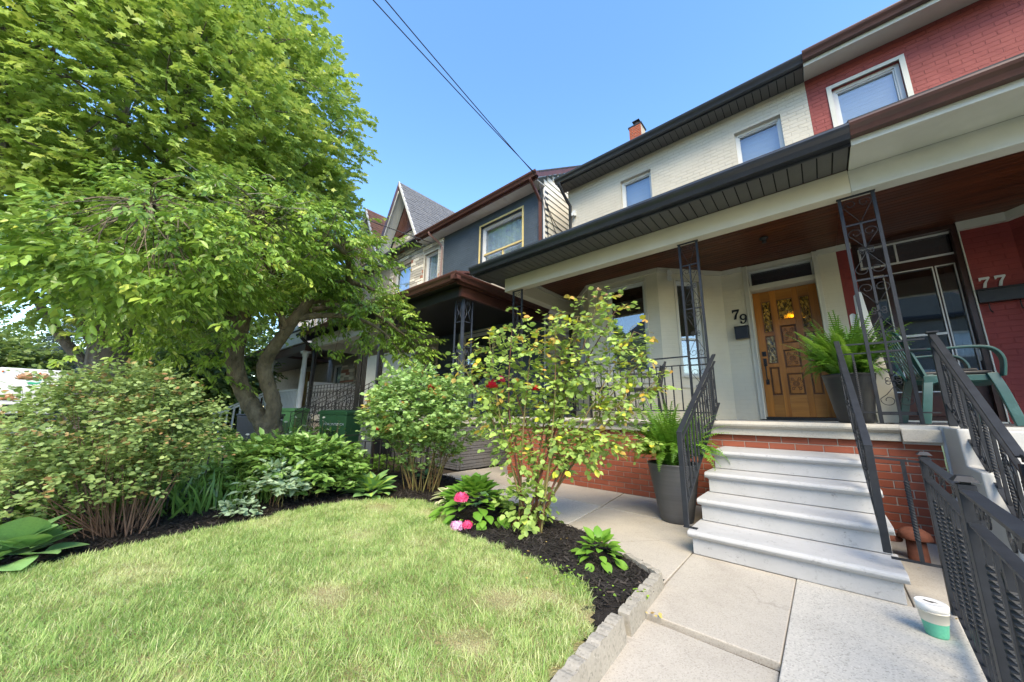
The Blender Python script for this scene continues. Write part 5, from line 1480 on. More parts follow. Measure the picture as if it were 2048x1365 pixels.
# gable roof slabs; soffit and barge boards
PK = (-11.70, 10.02)
def gable(parent, px, pz, hw, hz, y0, y1b, roofm, bargem, tabs=True):
    """a steep gable over the front wall; y1b(z) is where the main roof cuts it"""
    for s_ in (-1, 1):
        e = (px + s_ * hw, pz - hz)
        mb = MB()
        mb.hexa([(px, y0, pz - 0.06), (e[0], y0, e[1] - 0.06), (e[0], y1b(e[1]), e[1] - 0.06), (px, y1b(pz), pz - 0.06), (px, y0, pz), (e[0], y0, e[1]), (e[0], y1b(e[1]), e[1]), (px, y1b(pz), pz)])
        rf = obj('gable_roof', mb, roofm, parent)
        bd = 0.40 if s_ < 0 else 0.16; bm = bargem if s_ < 0 else white_trim
        def strip(name, off0, off1, ya, yb, m_):
            mb = MB(); mb.hexa([(px, ya, pz + off1), (e[0], ya, e[1] + off1), (e[0], yb, e[1] + off1), (px, yb, pz + off1), (px, ya, pz + off0), (e[0], ya, e[1] + off0), (e[0], yb, e[1] + off0), (px, yb, pz + off0)])
            obj(name, mb, m_, parent)
        strip('barge_board', 0.02, -bd, y0 - 0.045, y0 - 0.003, bm)
        strip('gable_soffit', -0.20, -0.24, y0, 6.855, vinyl_white)
        if s_ < 0: strip('inner_trim', -bd - 0.002, -bd - 0.09, y0 - 0.035, y0 - 0.005, white_trim)
        if tabs and s_ == 1:
            mb = MB(); sl = Vector((hw, 0, -hz)); SL_ = sl.length; sl.normalize(); nn = Vector((hz, 0, hw)).normalized()
            q = 0.0; r_ = 0
            while q < SL_ - 0.05:
                zc = pz - hz * q / SL_; ye = y1b(zc) - 0.02; y_ = y0 - 0.04 + (0.13 if r_ % 2 else 0)
                while y_ < ye:
                    w_ = min(random.choice([0.20, 0.26, 0.33]), ye - y_); th = random.uniform(0.006, 0.016)
                    a0 = Vector((px, 0, pz)) + sl * q + nn * 0.004; a1 = a0 + sl * 0.155
                    mb.add([a0 + Vector((0, y_, 0)), a0 + Vector((0, y_ + w_ - .008, 0)), a1 + nn * th + Vector((0, y_ + w_ - .008, 0)), a1 + nn * th + Vector((0, y_, 0)), a1 + Vector((0, y_ + w_ - .008, 0)), a1 + Vector((0, y_, 0))], [(0, 1, 2, 3), (3, 2, 4, 5)])
                    y_ += w_
                q += 0.14; r_ += 1
            obj('shingles', mb, roofm, rf, kind='stuff')
gable(h83, PK[0], PK[1], 1.50, 2.84, 6.42, lambda z: 6.49 + (z - 7.15) / 0.67, shingle_grey, reddish_alu)
mb = MB(); mb.hexa([(-13.4, 6.40, 7.10), (-9.3, 6.40, 7.10), (-9.3, 13, 11.52), (-13.4, 13, 11.52), (-13.4, 6.40, 7.14), (-9.3, 6.40, 7.14), (-9.3, 13, 11.56), (-13.4, 13, 11.56)]); obj('roof', mb, shingle_grey, h83)
obj('eave_soffit', MB().box(-10.22, -9.172, 6.47, 6.858, 6.957, 6.97), white_trim, h83)
obj('fascia', MB().box(-10.2, -9.172, 6.455, 6.472, 6.94, 7.14), reddish_alu, h83)
gutter(h83, 6.455, 7.0, -10.2, -9.172, reddish_alu, 1.1)
mb = MB(); mb.tube(smooth_path([(-9.40, 6.40, 7.02), (-9.40, 6.42, 6.93), (-9.25, 6.72, 6.70), (-9.20, 6.81, 6.52), (-9.20, 6.81, 6.3), (-9.20, 6.81, 3.6)], 3), 0.045, 4); obj('downspout', mb, reddish_alu, h83)
# porch of 83
obj('porch_beam', MB().box(-13.35, -9.2, 4.5, 4.66, 3.14, 3.46), siding_grey, h83)
obj('side_beam', MB().box(-13.35, -13.2, 4.66, 6.86, 3.14, 3.46), siding_grey, h83)
obj('porch_ceiling', MB().box(-13.35, -9.15, 4.5, 6.86, 3.46, 3.48), white_trim, h83)
gutter(h83, 4.08, 3.46, -12.95, -8.4, brown_alu, 1.0)
mb = MB(); mb.hexa([(-13.4, 4.0, 3.50), (-8.36, 4.0, 3.50), (-8.36, 6.86, 4.35), (-13.4, 6.86, 4.35), (-13.4, 4.0, 3.58), (-8.36, 4.0, 3.58), (-8.36, 6.86, 4.42), (-13.4, 6.86, 4.42)]); obj('porch_roof', mb, dark_roof, h83)
mb = MB(); mb.tube(smooth_path([(-12.85, 4.02, 3.46), (-12.85, 4.03, 3.36), (-12.95, 4.40, 3.12), (-13.0, 4.52, 3.02), (-13.0, 4.52, 2.8), (-13.0, 4.52, 0.3)], 3), 0.05, 8); obj('downspout', mb, iron_black, h83)
for xx in (-13.1, -9.75, -9.45, -8.6):
    for q in range(3):
        mb = MB(); mb.box(xx + q * 0.085 - 0.014, xx + q * 0.085 + 0.014, 4.55, 4.58, 0.9, 3.14 if xx < -9 else 3.46); obj('porch_post', mb, iron_black, h83)
obj('porch_floor', MB().box(-13.35, -9.2, 4.4, 6.86, 0.7, 0.9), floor_conc, h83)
pb3 = obj('porch_base', MB().box(-13.3, -9.25, 4.46, 6.8, -0.05, 0.7), mortar, h83)
obj('privacy_panel', MB().box(-10.9, -9.35, 5.35, 5.38, 0.95, 2.72), vinyl_white, h83)
obj('privacy_panel', MB().box(-9.33, -8.2, 5.35, 5.38, 0.95, 2.62), vinyl_white, h83)
window(h83, F3, V(-9.95), V(-9.3), 0.92, 3.1, fw=0.05, dep=0.1, inner='none', m=white_trim)
st3 = empty('concrete_stair', (-8.75, 3.9, 0), 'grey concrete stair with stone base beside the green bin', 'stair')
for k in range(5):
    obj('step', MB().box(-9.3, -8.2, 4.39 - 0.3 * (k + 1), 4.39 - 0.3 * k, -0.05, 0.75 - 0.16 * k), coping_stone, st3, bevel=0.01)
# ornate black railing of 83
def fancy(name, P0, P1, z0, z1, dz, lab, n, parent=None):
    r = empty(name, P0 + (z0,), lab, 'railing')
    A = Vector((*P0, 0)); B = Vector((*P1, 0)); u = (B - A).normalized(); L = (B - A).length
    for zz in (z1, z1 - 0.1, z0 + 0.05):
        mb = MB(); mb.bar(A + Vector((0, 0, zz)), B + Vector((0, 0, zz + dz)), 0.018, 0.014); obj('rail', mb, iron_black, r)
    for k in range(n + 1):
        p = A + u * L * k / n; d_ = dz * k / n
        mb = MB(); mb.bar(p + Vector((0, 0, z0 + d_)), p + Vector((0, 0, z1 + d_)), 0.014, 0.014); obj('baluster', mb, iron_black, r)
        if k < n:
            q = p + u * L / n / 2
            mb = MB(); f = lambda a, b: tuple(q + u * a + Vector((0, 0, b + d_)))
            add_heart(mb, f, 0, z0 + 0.45, L / n * 0.9, 0.28, 1, 0.008); add_heart(mb, f, 0, z0 + 0.42, L / n * 0.9, 0.26, -1, 0.008); obj('scroll', mb, iron_black, r)
    return r
fancy('porch_railing', (-13.2, 4.5), (-9.4, 4.5), 0.9, 1.8, 0, 'ornate black scroll railing along the front of the stone house porch', 16)
fancy('stair_railing', (-9.32, 2.9), (-9.32, 4.4), 0.1, 0.95, 0.85, 'ornate black railing rising on the far side of the concrete stair', 6)
fancy('stair_railing', (-8.2, 2.9), (-8.2, 4.4), 0.1, 0.95, 0.85, 'ornate black railing rising on the near side of the concrete stair', 6)

# ================================================================== HOUSE 85 (white porch) and beyond
h85 = empty('row_house', (-15.5, 6.86, 0), 'stone house with brown shingled gable and white columned porch', 'house')
F5 = Frame((-17.62, 6.86), (-13.41, 6.86)); V = lambda x: x + 17.62
mb = MB(); F5.wall(mb, 0, 4.2, 0.9, 6.95, 0.2, [(V(-15.9), V(-14.9), 4.7, 6.5), (V(-17.2), V(-16.2), 1.6, 3.1), (V(-14.9), V(-14.0), 0.92, 3.1)])
mb.prism([(-15.85, 6.95), (-13.45, 6.95), (-14.6, 9.3)][::-1], lambda a, b: (a, 6.86, b), lambda a, b: (a, 7.06, b))
wl5 = obj('front_wall', mb, mortar, h85)
stone_field(wl5, F5, V(-16.9), V(-13.45), 1.0, 3.0, [(V(-17.2), V(-16.2), 1.55, 3.15), (V(-14.95), V(-13.95), 0.9, 3.15)], 0.4, 0.8)
window(h85, F5, V(-15.9), V(-14.9), 4.7, 6.5, fw=0.08, dep=0.1, inner='curtain', m=white_trim)
window(h85, F5, V(-14.9), V(-14.0), 0.92, 3.1, fw=0.08, dep=0.1, inner='none', m=white_trim)
window(h85, F5, V(-17.2), V(-16.2), 1.6, 3.1, fw=0.08, dep=0.1, inner='curtain', m=white_trim)
gable(h85, -14.42, 9.95, 1.5, 2.85, 6.42, lambda z: 6.49 + (z - 7.15) / 0.67, shingle_brown, iron_black)
mb = MB(); mb.hexa([(-17.6, 6.40, 7.10), (-13.4, 6.40, 7.10), (-13.4, 13, 11.52), (-17.6, 13, 11.52), (-17.6, 6.40, 7.14), (-13.4, 6.40, 7.14), (-13.4, 13, 11.56), (-17.6, 13, 11.56)]); obj('roof', mb, shingle_brown, h85)
obj('fascia', MB().box(-17.6, -13.4, 6.42, 6.47, 6.94, 7.12), brown_alu, h85)
for xx in (-17.1, -16.75, -16.4):
    obj('brick_pier', MB().box(xx, xx + 0.2, 6.3, 6.5, 3.9, 6.9), brick_red, h85)
for xx in (-17.35, -13.62):
    mb = MB(); mb.lathe([(0.11, 0), (0.11, 0.12), (0.085, 0.16), (0.088, 1.0), (0.072, 1.95), (0.10, 2.0), (0.105, 2.1)], (xx, 4.45, 0.9), 20); mb.box(xx - .13, xx + .13, 4.32, 4.58, 2.98, 3.06); obj('porch_column', mb, vinyl_white, h85)
obj('porch_beam', MB().box(-17.5, -13.42, 4.35, 4.55, 3.06, 3.36), brown_panel, h85)
obj('porch_fascia', MB().box(-17.55, -13.42, 4.25, 4.34, 3.34, 3.75), vinyl_white, h85)
mb = MB(); mb.prism([(-17.6, 3.75), (-13.41, 3.75), (-15.5, 4.5)], lambda a, b: (a, 4.24, b), lambda a, b: (a, 4.30, b)); obj('porch_pediment', mb, vinyl_white, h85)
mb = MB(); mb.hexa([(-17.6, 4.2, 3.80), (-13.41, 4.2, 3.80), (-13.41, 6.86, 4.4), (-17.6, 6.86, 4.4), (-17.6, 4.2, 3.86), (-13.41, 4.2, 3.86), (-13.41, 6.86, 4.46), (-17.6, 6.86, 4.46)]); obj('porch_roof', mb, dark_roof, h85)
obj('porch_ceiling', MB().box(-17.5, -13.45, 4.55, 6.86, 3.36, 3.38), brown_panel, h85)
obj('porch_floor', MB().box(-17.5, -13.45, 4.35, 6.86, 0.3, 0.9), floor_conc, h85)
obj('partition', MB().box(-13.52, -13.46, 4.6, 6.8, 0.9, 2.0), white_trim, h85)
wr = empty('white_railing', (-15.4, 4.45, 0.9), 'white picket railing between the white columns of the far porch', 'railing')
for zz in (1.72, 1.02):
    obj('rail', MB().box(-17.2, -13.75, 4.42, 4.48, zz - 0.03, zz + 0.03), vinyl_white, wr)
x_ = -17.15
while x_ < -13.8:
    obj('picket', MB().box(x_, x_ + 0.045, 4.43, 4.47, 1.05, 1.69), vinyl_white, wr); x_ += 0.15
h87 = empty('row_house', (-20, 6.86, 0), 'pale pink stuccoed house glimpsed through the tree branches', 'house')
mb = MB(); F9 = Frame((-26, 6.9), (-17.7, 6.9)); F9.wall(mb, 0, 8.3, 0, 7.2, 0.2, [(5.6, 6.4, 4.5, 6.2), (6.9, 7.7, 4.5, 6.2), (2, 3, 4.5, 6.2), (5, 6, 1.5, 3.0)]); obj('front_wall', mb, mat('pale_pink_stucco', (0.62, 0.56, 0.50), rough=0.8), h87)
for a in (5.6, 6.9, 2.0): window(h87, F9, a, a + 0.8, 4.5, 6.2, fw=0.09, dep=0.1, inner='curtain', m=white_trim)
window(h87, F9, 5, 6, 1.5, 3.0, fw=0.09, dep=0.1, inner='curtain', m=white_trim)
mb = MB(); mb.prism([(-26, 7.2), (-17.7, 7.2), (-19.8, 10.2), (-23.8, 10.2)], lambda a, b: (a, 6.6, b), lambda a, b: (a, 7.0, b)); obj('roof', mb, dark_roof, h87)
obj('porch_roof', MB().box(-25.8, -17.9, 4.2, 6.9, 3.3, 3.6), brown_alu, h87)
for xx in (-25.6, -21.8, -18.1): obj('porch_column', MB().box(xx - .1, xx + .1, 4.3, 4.5, 0, 3.3), dark_brown, h87)
obj('porch_floor', MB().box(-25.8, -17.9, 4.2, 6.9, 0, 0.9), floor_conc, h87)
obj('orange_door', MB().box(-21.0, -20.0, 6.80, 6.88, 0.9, 3.0), door_wood, h87)
ws = empty('white_railing', (-18.5, 3.0, 0), 'white stair railing descending behind the crooked tree trunk', 'railing')
for yy in (2.8, 4.2):
    pass
for xx in (-16.9, -15.9):
    mb = MB(); mb.bar((xx, 2.7, 0.85), (xx, 4.3, 1.72), 0.06, 0.06); obj('rail', mb, vinyl_white, ws)
    for k in range(9):
        y_ = 2.75 + k * 0.18; zz = 0.85 + (y_ - 2.7) * 0.544
        obj('picket', MB().box(xx - .02, xx + .02, y_, y_ + 0.04, zz - 0.75, zz), vinyl_white, ws)

# houses across the street: they show only as reflections in the storm door
for i, (xa, xb, mt) in enumerate(((-6.5, 0.5, 0), (1.0, 8.5, 1), (9, 16, 0), (-14, -7, 1))):
    ho = empty('street_house', ((xa + xb) / 2, -19, 0), ['brown brick house across the street seen only in the glass', 'grey brick house across the street seen only in the glass', 'brown brick house across the street far to the right', 'grey brick house across the street opposite the tree'][i], 'house', 'houses across the street')
    Fo = Frame((xb, -19), (xa, -19)); W_ = xb - xa
    ops = [(1.0, 2.2, 1.6, 3.2), (W_ - 2.6, W_ - 1.2, 1.6, 3.2), (1.0, 2.2, 4.6, 6.2), (W_ - 2.6, W_ - 1.2, 4.6, 6.2)]
    mb = MB(); Fo.wall(mb, 0, W_, 0, 7.2, 0.2, ops); mb.prism([(xa, 7.2), (xb, 7.2), ((xa + xb) / 2, 10.2)], lambda a, b: (a, -19.2, b), lambda a, b: (a, -19.0, b))
    obj('front_wall', mb, mat_painted_brick('street_brick_%d' % i, (0.16, 0.10, 0.08) if mt == 0 else (0.2, 0.19, 0.18), (0.12, 0.08, 0.06) if mt == 0 else (0.16, 0.15, 0.14)), ho)
    for o in ops: window(ho, Fo, *o, fw=0.12, dep=0.1, inner='curtain', m=vinyl_white)
    mb = MB(); mb.hexa([(xa - .3, -18.7, 7.0), (xb + .3, -18.7, 7.0), (xb + .3, -26, 11), (xa - .3, -26, 11), (xa - .3, -18.7, 7.2), (xb + .3, -18.7, 7.2), (xb + .3, -26, 11.2), (xa - .3, -26, 11.2)]); obj('roof', mb, dark_roof, ho)
    mb = MB(); mb.box(xa, xb, -19, -17.2, 3.4, 3.7); obj('porch_roof', mb, white_trim, ho)
# ================================================================== OBJECTS
def pot(loc, r0, r1, h, m, lab, group='large round planters holding ferns'):
    p = empty('planter', loc, lab, 'planter', group)
    prof = [(0.001, 0.0), (r0 - 0.01, 0.0), (r0, 0.012)]
    for k in range(1, 15):
        t = k / 14
        prof.append((r0 + (r1 - r0) * t ** 0.92 + 0.0012 * math.sin(k * 2.1), 0.012 + (h - 0.03) * t))
    prof += [(r1 + 0.004, h - 0.012), (r1 + 0.002, h), (r1 - 0.010, h), (r1 - 0.016, h - 0.05), (r1 - 0.02, h - 0.055)]
    obj('shell', MB().lathe(prof, (0, 0, 0), 48), m, p, local=True)
    obj('soil', MB().disc((0, 0, h - 0.05), r1 - 0.018, 32), potting_soil, p, local=True)
    return p
pot((-1.20, 3.83, 0.0), 0.145, 0.235, 0.535, pot_grey, 'tall charcoal grey planter on the path against the left side of the steps')
pot((0.235, 5.05, 0.942), 0.135, 0.205, 0.49, pot_black, 'black planter on the porch in front of the oak door')

def frond_mesh(L, droop, seed, wide=0.055):
    r = np.random.RandomState(seed); n = 30
    t = np.linspace(0.06, 1, n); ang0 = math.radians(80 - 14 * r.rand())
    # rachis in the x-z plane
    th = ang0 - droop * t ** 1.3
    dx = np.cos(th) * L / n; dz = np.sin(th) * L / n
    X = np.cumsum(dx); Z = np.cumsum(dz)
    pos = []; di = []; nv = []; sz = []; tn = []
    for i in range(n):
        tx = np.array([math.cos(th[i]), 0, math.sin(th[i])]); nn = np.array([-math.sin(th[i]), 0, math.cos(th[i])])
        w = wide * math.sin(math.pi * min(0.96, t[i] ** 0.75)) ** 0.8 + 0.006
        for s in (-1, 1):
            pos.append([X[i], 0, Z[i]]); di.append(tx * 0.30 + np.array([0, s, 0]) - nn * 0.25 + r.normal(0, 0.06, 3)); nv.append(nn + r.normal(0, 0.15, 3)); sz.append(w * r.uniform(0.85, 1.1)); tn.append(0.25 + 0.5 * t[i] + r.uniform(-.15, .2))
        pos.append([X[i] - tx[0] * L / n, 0, Z[i] - tx[2] * L / n]); di.append(tx); nv.append(nn); sz.append(L / n * 1.3); tn.append(0.3)
    T = (np.array([(0, 0, 0), (0.15, 0.15, 0.02), (0.12, 0.7, 0.0), (0, 1, -0.06), (-0.12, 0.7, 0.0), (-0.15, 0.15, 0.02)]), [(0, 1, 2, 3), (0, 3, 4, 5)])
    return leaves('frond', T, pos, di, nv, sz, np.clip(tn, 0, 1), leaf_fern, only_mesh=True)
FRONDS = [frond_mesh(0.56, 1.15, 1), frond_mesh(0.44, 1.75, 2), frond_mesh(0.64, 0.62, 3), frond_mesh(0.40, 2.2, 4), frond_mesh(0.50, 2.6, 5), frond_mesh(0.50, 0.45, 6)]
def fern(loc, n, sc, lab, seed, bias=0.0, tallness=0.5):
    r = random.Random(seed)
    f = empty('fern', loc, lab, 'fern', 'sword ferns in the planters')
    for i in range(n):
        a = r.uniform(0, 2 * math.pi)
        k = r.random()
        me = FRONDS[r.choice([2, 5, 0, 2] if k < tallness else [1, 3, 4, 0, 1])]
        rr = r.uniform(0.0, 0.10)
        raw_obj('frond', me, None, f, loc=(rr * math.cos(a), rr * math.sin(a), r.uniform(-0.02, 0.01)), rot=(r.uniform(-.25, .25), r.uniform(-.35, .25), a), sc=sc * r.uniform(0.75, 1.12))
    return f
fern((-1.20, 3.83, 0.52), 130, 1.12, 'drooping green fern in the grey planter beside the steps', 3, tallness=0.30)
fern((0.235, 5.05, 1.40), 190, 1.0, 'upright bushy fern in the black planter before the door', 4, tallness=0.72)

# green monobloc chair, seen from its left side
gc = empty('plastic_chair', (0.89, 5.05, 0.946), 'dark green moulded plastic armchair on the porch of number 77', 'chair', rz=math.radians(8))
def slab(pts, w, t, m, name, parent, up=(1, 0, 0), n=6):
    """bent strap following pts, width w across `up`"""
    mb = MB(); P = smooth_path(pts, n); W = Vector(up).normalized() * (w / 2)
    vs = []; m_ = len(P)
    for i, p in enumerate(P):
        d = (P[min(i + 1, m_ - 1)] - P[max(i - 1, 0)]).normalized(); nn = d.cross(W).normalized() * (t / 2)
        vs += [p - W - nn, p + W - nn, p + W + nn, p - W + nn]
    fs = [(i * 4 + k, i * 4 + (k + 1) % 4, (i + 1) * 4 + (k + 1) % 4, (i + 1) * 4 + k) for i in range(m_ - 1) for k in range(4)] + [(3, 2, 1, 0), tuple(range((m_ - 1) * 4, m_ * 4))]
    mb.add(vs, fs); return obj(name, mb, m, parent, local=True, bevel=0.004)
GC = green_chair_m
# local: x across seat facing +x, back at -x ; y sideways
mb = MB(); 
for i in range(8):
    for j in range(6):
        pass
sp = []
nx_, ny_ = 10, 8
for i in range(nx_ + 1):
    for j in range(ny_ + 1):
        a = i / nx_; b = j / ny_ * 2 - 1
        sp.append((-0.20 + 0.42 * a, b * (0.21 + 0.02 * a), 0.42 - 0.03 * math.sin(a * 2.2) + 0.02 * b * b - (0.05 * (a - 0.85) / 0.15 if a > 0.85 else 0)))
mb.add(sp, [(i * (ny_ + 1) + j, (i + 1) * (ny_ + 1) + j, (i + 1) * (ny_ + 1) + j + 1, i * (ny_ + 1) + j + 1) for i in range(nx_) for j in range(ny_)], True)
o = obj('seat', mb, GC, gc, local=True); s_ = o.modifiers.new('th', 'SOLIDIFY'); s_.thickness = 0.012
for s in (-1, 1):
    slab([(-0.20, s * 0.22, 0.40), (-0.26, s * 0.23, 0.62), (-0.31, s * 0.20, 0.80), (-0.33, s * 0.10, 0.86), (-0.335, 0.0, 0.875)], 0.045, 0.02, GC, 'back_frame', gc, up=(0.3, 1, 0) if s > 0 else (-0.3, 1, 0))
    slab([(-0.27, s * 0.24, 0.66), (-0.12, s * 0.28, 0.65), (0.08, s * 0.285, 0.655), (0.19, s * 0.285, 0.63), (0.235, s * 0.28, 0.54), (0.22, s * 0.27, 0.40)], 0.065, 0.018, GC, 'armrest', gc, up=(0, 1, 0))
    slab([(0.17, s * 0.25, 0.43), (0.20, s * 0.27, 0.28), (0.24, s * 0.29, 0.0)], 0.06, 0.03, GC, 'leg', gc, up=(1, 0, 0.1))
    slab([(-0.18, s * 0.22, 0.43), (-0.22, s * 0.25, 0.25), (-0.27, s * 0.27, 0.0)], 0.06, 0.03, GC, 'leg', gc, up=(1, 0, 0.1))
    mb = MB(); mb.prism([(-0.22, 0.42), (0.21, 0.42), (0.215, 0.33), (0.15, 0.37), (-0.12, 0.37), (-0.22, 0.33)], lambda a, b: (a, s * 0.235, b), lambda a, b: (a, s * 0.248, b)); obj('seat_skirt', mb, GC, gc, local=True, bevel=0.003)
for k in range(5):
    y = -0.12 + k * 0.06
    slab([(-0.20, y, 0.42), (-0.265, y, 0.62), (-0.315, y * 0.9, 0.80), (-0.33, y * 0.8, 0.86)], 0.028, 0.008, GC, 'back_slat', gc, up=(0, 1, 0), n=4)
mb = MB(); mb.box(-0.2, 0.2, -0.2, 0.2, 0.425, 0.46); mb.box(0.0, 0.16, -0.1, 0.12, 0.46, 0.49)
obj('seat_cushion', mb, black_plastic, gc, local=True, bevel=0.012)

# black patio chairs and small table behind the porch railing
def patio_chair(loc, rz, lab):
    p = empty('patio_chair', loc, lab, 'chair', 'black patio chairs on the cream porch', rz=rz)
    m = iron_black
    for sx in (-0.24, 0.24):
        mb = MB(); mb.bar((sx, 0.22, 0), (sx, 0.20, 0.62), 0.03, 0.03, (0, 1, 0)); obj('leg', mb, m, p, local=True)
        mb = MB(); mb.bar((sx, -0.27, 0), (sx, -0.22, 0.45), 0.03, 0.03, (0, 1, 0)); mb.bar((sx, -0.22, 0.45), (sx, -0.30, 0.80), 0.03, 0.03, (0, 1, 0)); obj('leg', mb, m, p, local=True)
        mb = MB(); mb.box(sx - 0.02, sx + 0.02, -0.26, 0.24, 0.62, 0.64); obj('armrest', mb, m, p, local=True)
    obj('seat', MB().box(-0.24, 0.24, -0.23, 0.22, 0.40, 0.44), m, p, local=True, bevel=0.01)
    for k in range(9):
        z = 0.46 + k * 0.036; y = -0.222 - (z - 0.45) * 0.23
        obj('back_slat', MB().box(-0.225, 0.225, y - 0.006, y + 0.006, z, z + 0.030), m, p, local=True)
    return p
patio_chair((-1.98, 5.22, 0.938), math.radians(115), 'black metal patio chair under the right bay window')
patio_chair((-3.25, 5.3, 0.938), math.radians(-115), 'black metal patio chair mostly hidden behind the tall rose')
tb = empty('patio_table', (-2.6, 5.35, 0.938), 'small black patio table between the two patio chairs', 'table')
mb = MB(); mb.lathe([(0.001, 0.46), (0.24, 0.46), (0.24, 0.48), (0.001, 0.48)], n=24); obj('table_top', mb, iron_black, tb, local=True)
for k in range(3):
    a = k * 2.094; mb = MB(); mb.bar((0.18 * math.cos(a), 0.18 * math.sin(a), 0), (0.1 * math.cos(a), 0.1 * math.sin(a), 0.46), 0.02, 0.02); obj('leg', mb, iron_black, tb, local=True)

# stack of white pickets leaning behind the fern
pk = empty('picket_bundle', (0.45, 5.45, 0.94), 'cream wooden picket fence pieces of stepped height leaning behind the fern', 'pickets')
hs = [0.62, 0.78, 0.98, 1.22, 1.44]
for k in range(5):
    x0 = 0.16 + k * 0.058; hh = hs[k]; w_ = 0.054; y0 = 5.42 + 0.012 * (k % 2)
    prof = [(0, 0), (w_, 0), (w_, hh - w_ / 2)] + [(w_ / 2 + w_ / 2 * math.cos(t), hh - w_ / 2 + w_ / 2 * math.sin(t)) for t in (0.5, 1.1, 1.57, 2.1, 2.7)] + [(0, hh - w_ / 2)]
    mb = MB(); mb.prism(prof, lambda a, b: (x0 + a + b * 0.02, y0 - 0.012 + b * 0.06, 0.945 + b), lambda a, b: (x0 + a + b * 0.02, y0 + b * 0.06, 0.945 + b))
    obj('picket', mb, cream_trim, pk, bevel=0.003)
mb = MB(); mb.prism([(0, 0), (0.19, 0.0), (0.07, 1.45), (0.02, 1.45), (-0.02, 0.5)], lambda a, b: (0.415 + a, 5.36 + b * 0.06, 0.945 + b), lambda a, b: (0.415 + a, 5.375 + b * 0.06, 0.945 + b))
obj('side_board', mb, cream_trim, pk, bevel=0.003)

# plastic tub and rusty vent at the foot of the fence
tub = empty('plastic_tub', (0.272, 2.74, 0.002), 'small tub with white lid, cream rim and teal lower half by the fence', 'tub')
obj('body', MB().lathe([(0.001, 0), (0.040, 0), (0.043, 0.01), (0.051, 0.085)], n=32), teal_plastic, tub, local=True)
obj('rim', MB().lathe([(0.0512, 0.083), (0.0535, 0.086), (0.058, 0.14), (0.061, 0.141), (0.061, 0.149), (0.057, 0.150)], n=32), cream_plastic, tub, local=True)
obj('lid', MB().lathe([(0.059, 0.150), (0.0625, 0.152), (0.0635, 0.185), (0.060, 0.190), (0.056, 0.187), (0.001, 0.187)], n=32), lid_plastic, tub, local=True)
obj('smudge', MB().add([(-0.03, 0.01, 0.1885), (-0.02, 0.022, 0.1885), (-0.004, 0.012, 0.1885), (0.012, 0.016, 0.1885), (0.03, 0.0, 0.1885), (0.012, 0.004, 0.1885), (0.004, -0.008, 0.1885), (-0.012, 0.0, 0.1885)], [(0, 1, 2, 7), (2, 3, 6, 7), (3, 4, 5, 6)][::1]), black_plastic, tub, local=True)
tub.scale = (0.88, 0.88, 0.74)
vp = empty('vent_pipe', (0.385, 4.02, -0.002), 'short rusty vent pipe with a mushroom cap at the foot of the brick wall', 'vent pipe')
obj('pipe', MB().lathe([(0.055, 0), (0.05, 0.18), (0.001, 0.18)], n=20), rust_m, vp, local=True)
obj('cap', MB().lathe([(0.085, 0.145), (0.092, 0.150), (0.080, 0.19), (0.045, 0.215), (0.001, 0.222)], n=20), rust_m, vp, local=True)
mb = MB(); mb.lathe([(0.06, 0.10), (0.065, 0.11), (0.04, 0.15), (0.001, 0.16)], (-0.12, 0.06, 0), 16); obj('small_cap', mb, rust_m, vp, local=True)

def text_obj(name, s, size, m, parent, loc, rot, depth=0.001):
    c = bpy.data.curves.new(name, 'FONT'); c.body = s; c.size = size; c.extrude = depth; c.align_x = 'CENTER'
    t = bpy.data.objects.new(name, c); COL.objects.link(t)
    dg = bpy.context.evaluated_depsgraph_get(); me = bpy.data.meshes.new_from_object(t.evaluated_get(dg))
    bpy.data.objects.remove(t)
    return raw_obj(name, me, m, parent, loc, rot)

def bin_(loc, rz, lab, sc=1.0, lidm=None):
    b = empty('green_bin', loc, lab, 'bin', 'green wheeled bins', rz=rz)
    m = bin_green
    mb = MB(); mb.hexa([(-.24, -.26, .06), (.24, -.26, .06), (.24, .26, .06), (-.24, .26, .06), (-.29, -.33, .93), (.29, -.33, .93), (.29, .33, .93), (-.29, .33, .93)]); obj('body', mb, m, b, local=True, bevel=0.025)
    obj('rim', MB().box(-.31, .31, -.35, .35, .925, .965), m, b, local=True, bevel=0.012)
    mb = MB(); mb.hexa([(-.315, -.37, .966), (.315, -.37, .966), (.315, .36, .966), (-.315, .36, .966), (-.27, -.32, 1.01), (.27, -.32, 1.01), (.27, .33, 1.03), (-.27, .33, 1.03)]); obj('lid', mb, m, b, local=True, bevel=0.02)
    mb = MB(); mb.tube([(-.26, .40, .95), (.26, .40, .95)], 0.015, 8); obj('handle', mb, m, b, local=True)
    mb = MB(); mb.hexa([(-.13, -.275, .12), (.13, -.275, .12), (.13, -.25, .12), (-.13, -.25, .12), (-.13, -.318, .62), (.13, -.318, .62), (.13, -.29, .62), (-.13, -.29, .62)]); obj('front_dark_plate', mb, mat('dark_green_hollow_shade', (0.012, 0.05, 0.022), rough=0.5), b, local=True)  # raised plate; the shade of a hollow is put into its dark green
    for s in (-1, 1):
        mb = MB(); mb.tube([(s * .27, .26, .10), (s * .31, .26, .10)], 0.10, 16); obj('wheel', mb, black_plastic, b, local=True)
    if sc == 1.0:
        text_obj('marking', 'TORONTO.CA', 0.065, white_trim, b, (0.04, -0.338, 0.72), (math.radians(85.5), 0, 0))
    return b
bin_((-7.55, 3.30, 0.0), math.radians(36), 'green wheeled bin standing behind the fence beside the concrete stair')
bin_((-12.2, 3.85, 0.05), math.radians(36), 'green wheeled bin farther off near the white columned porch', 0.9)
db = empty('dark_bin', (-11.0, 2.75, 0.0), 'dark blue bin standing behind the forked tree trunk', 'bin', rz=0.5)
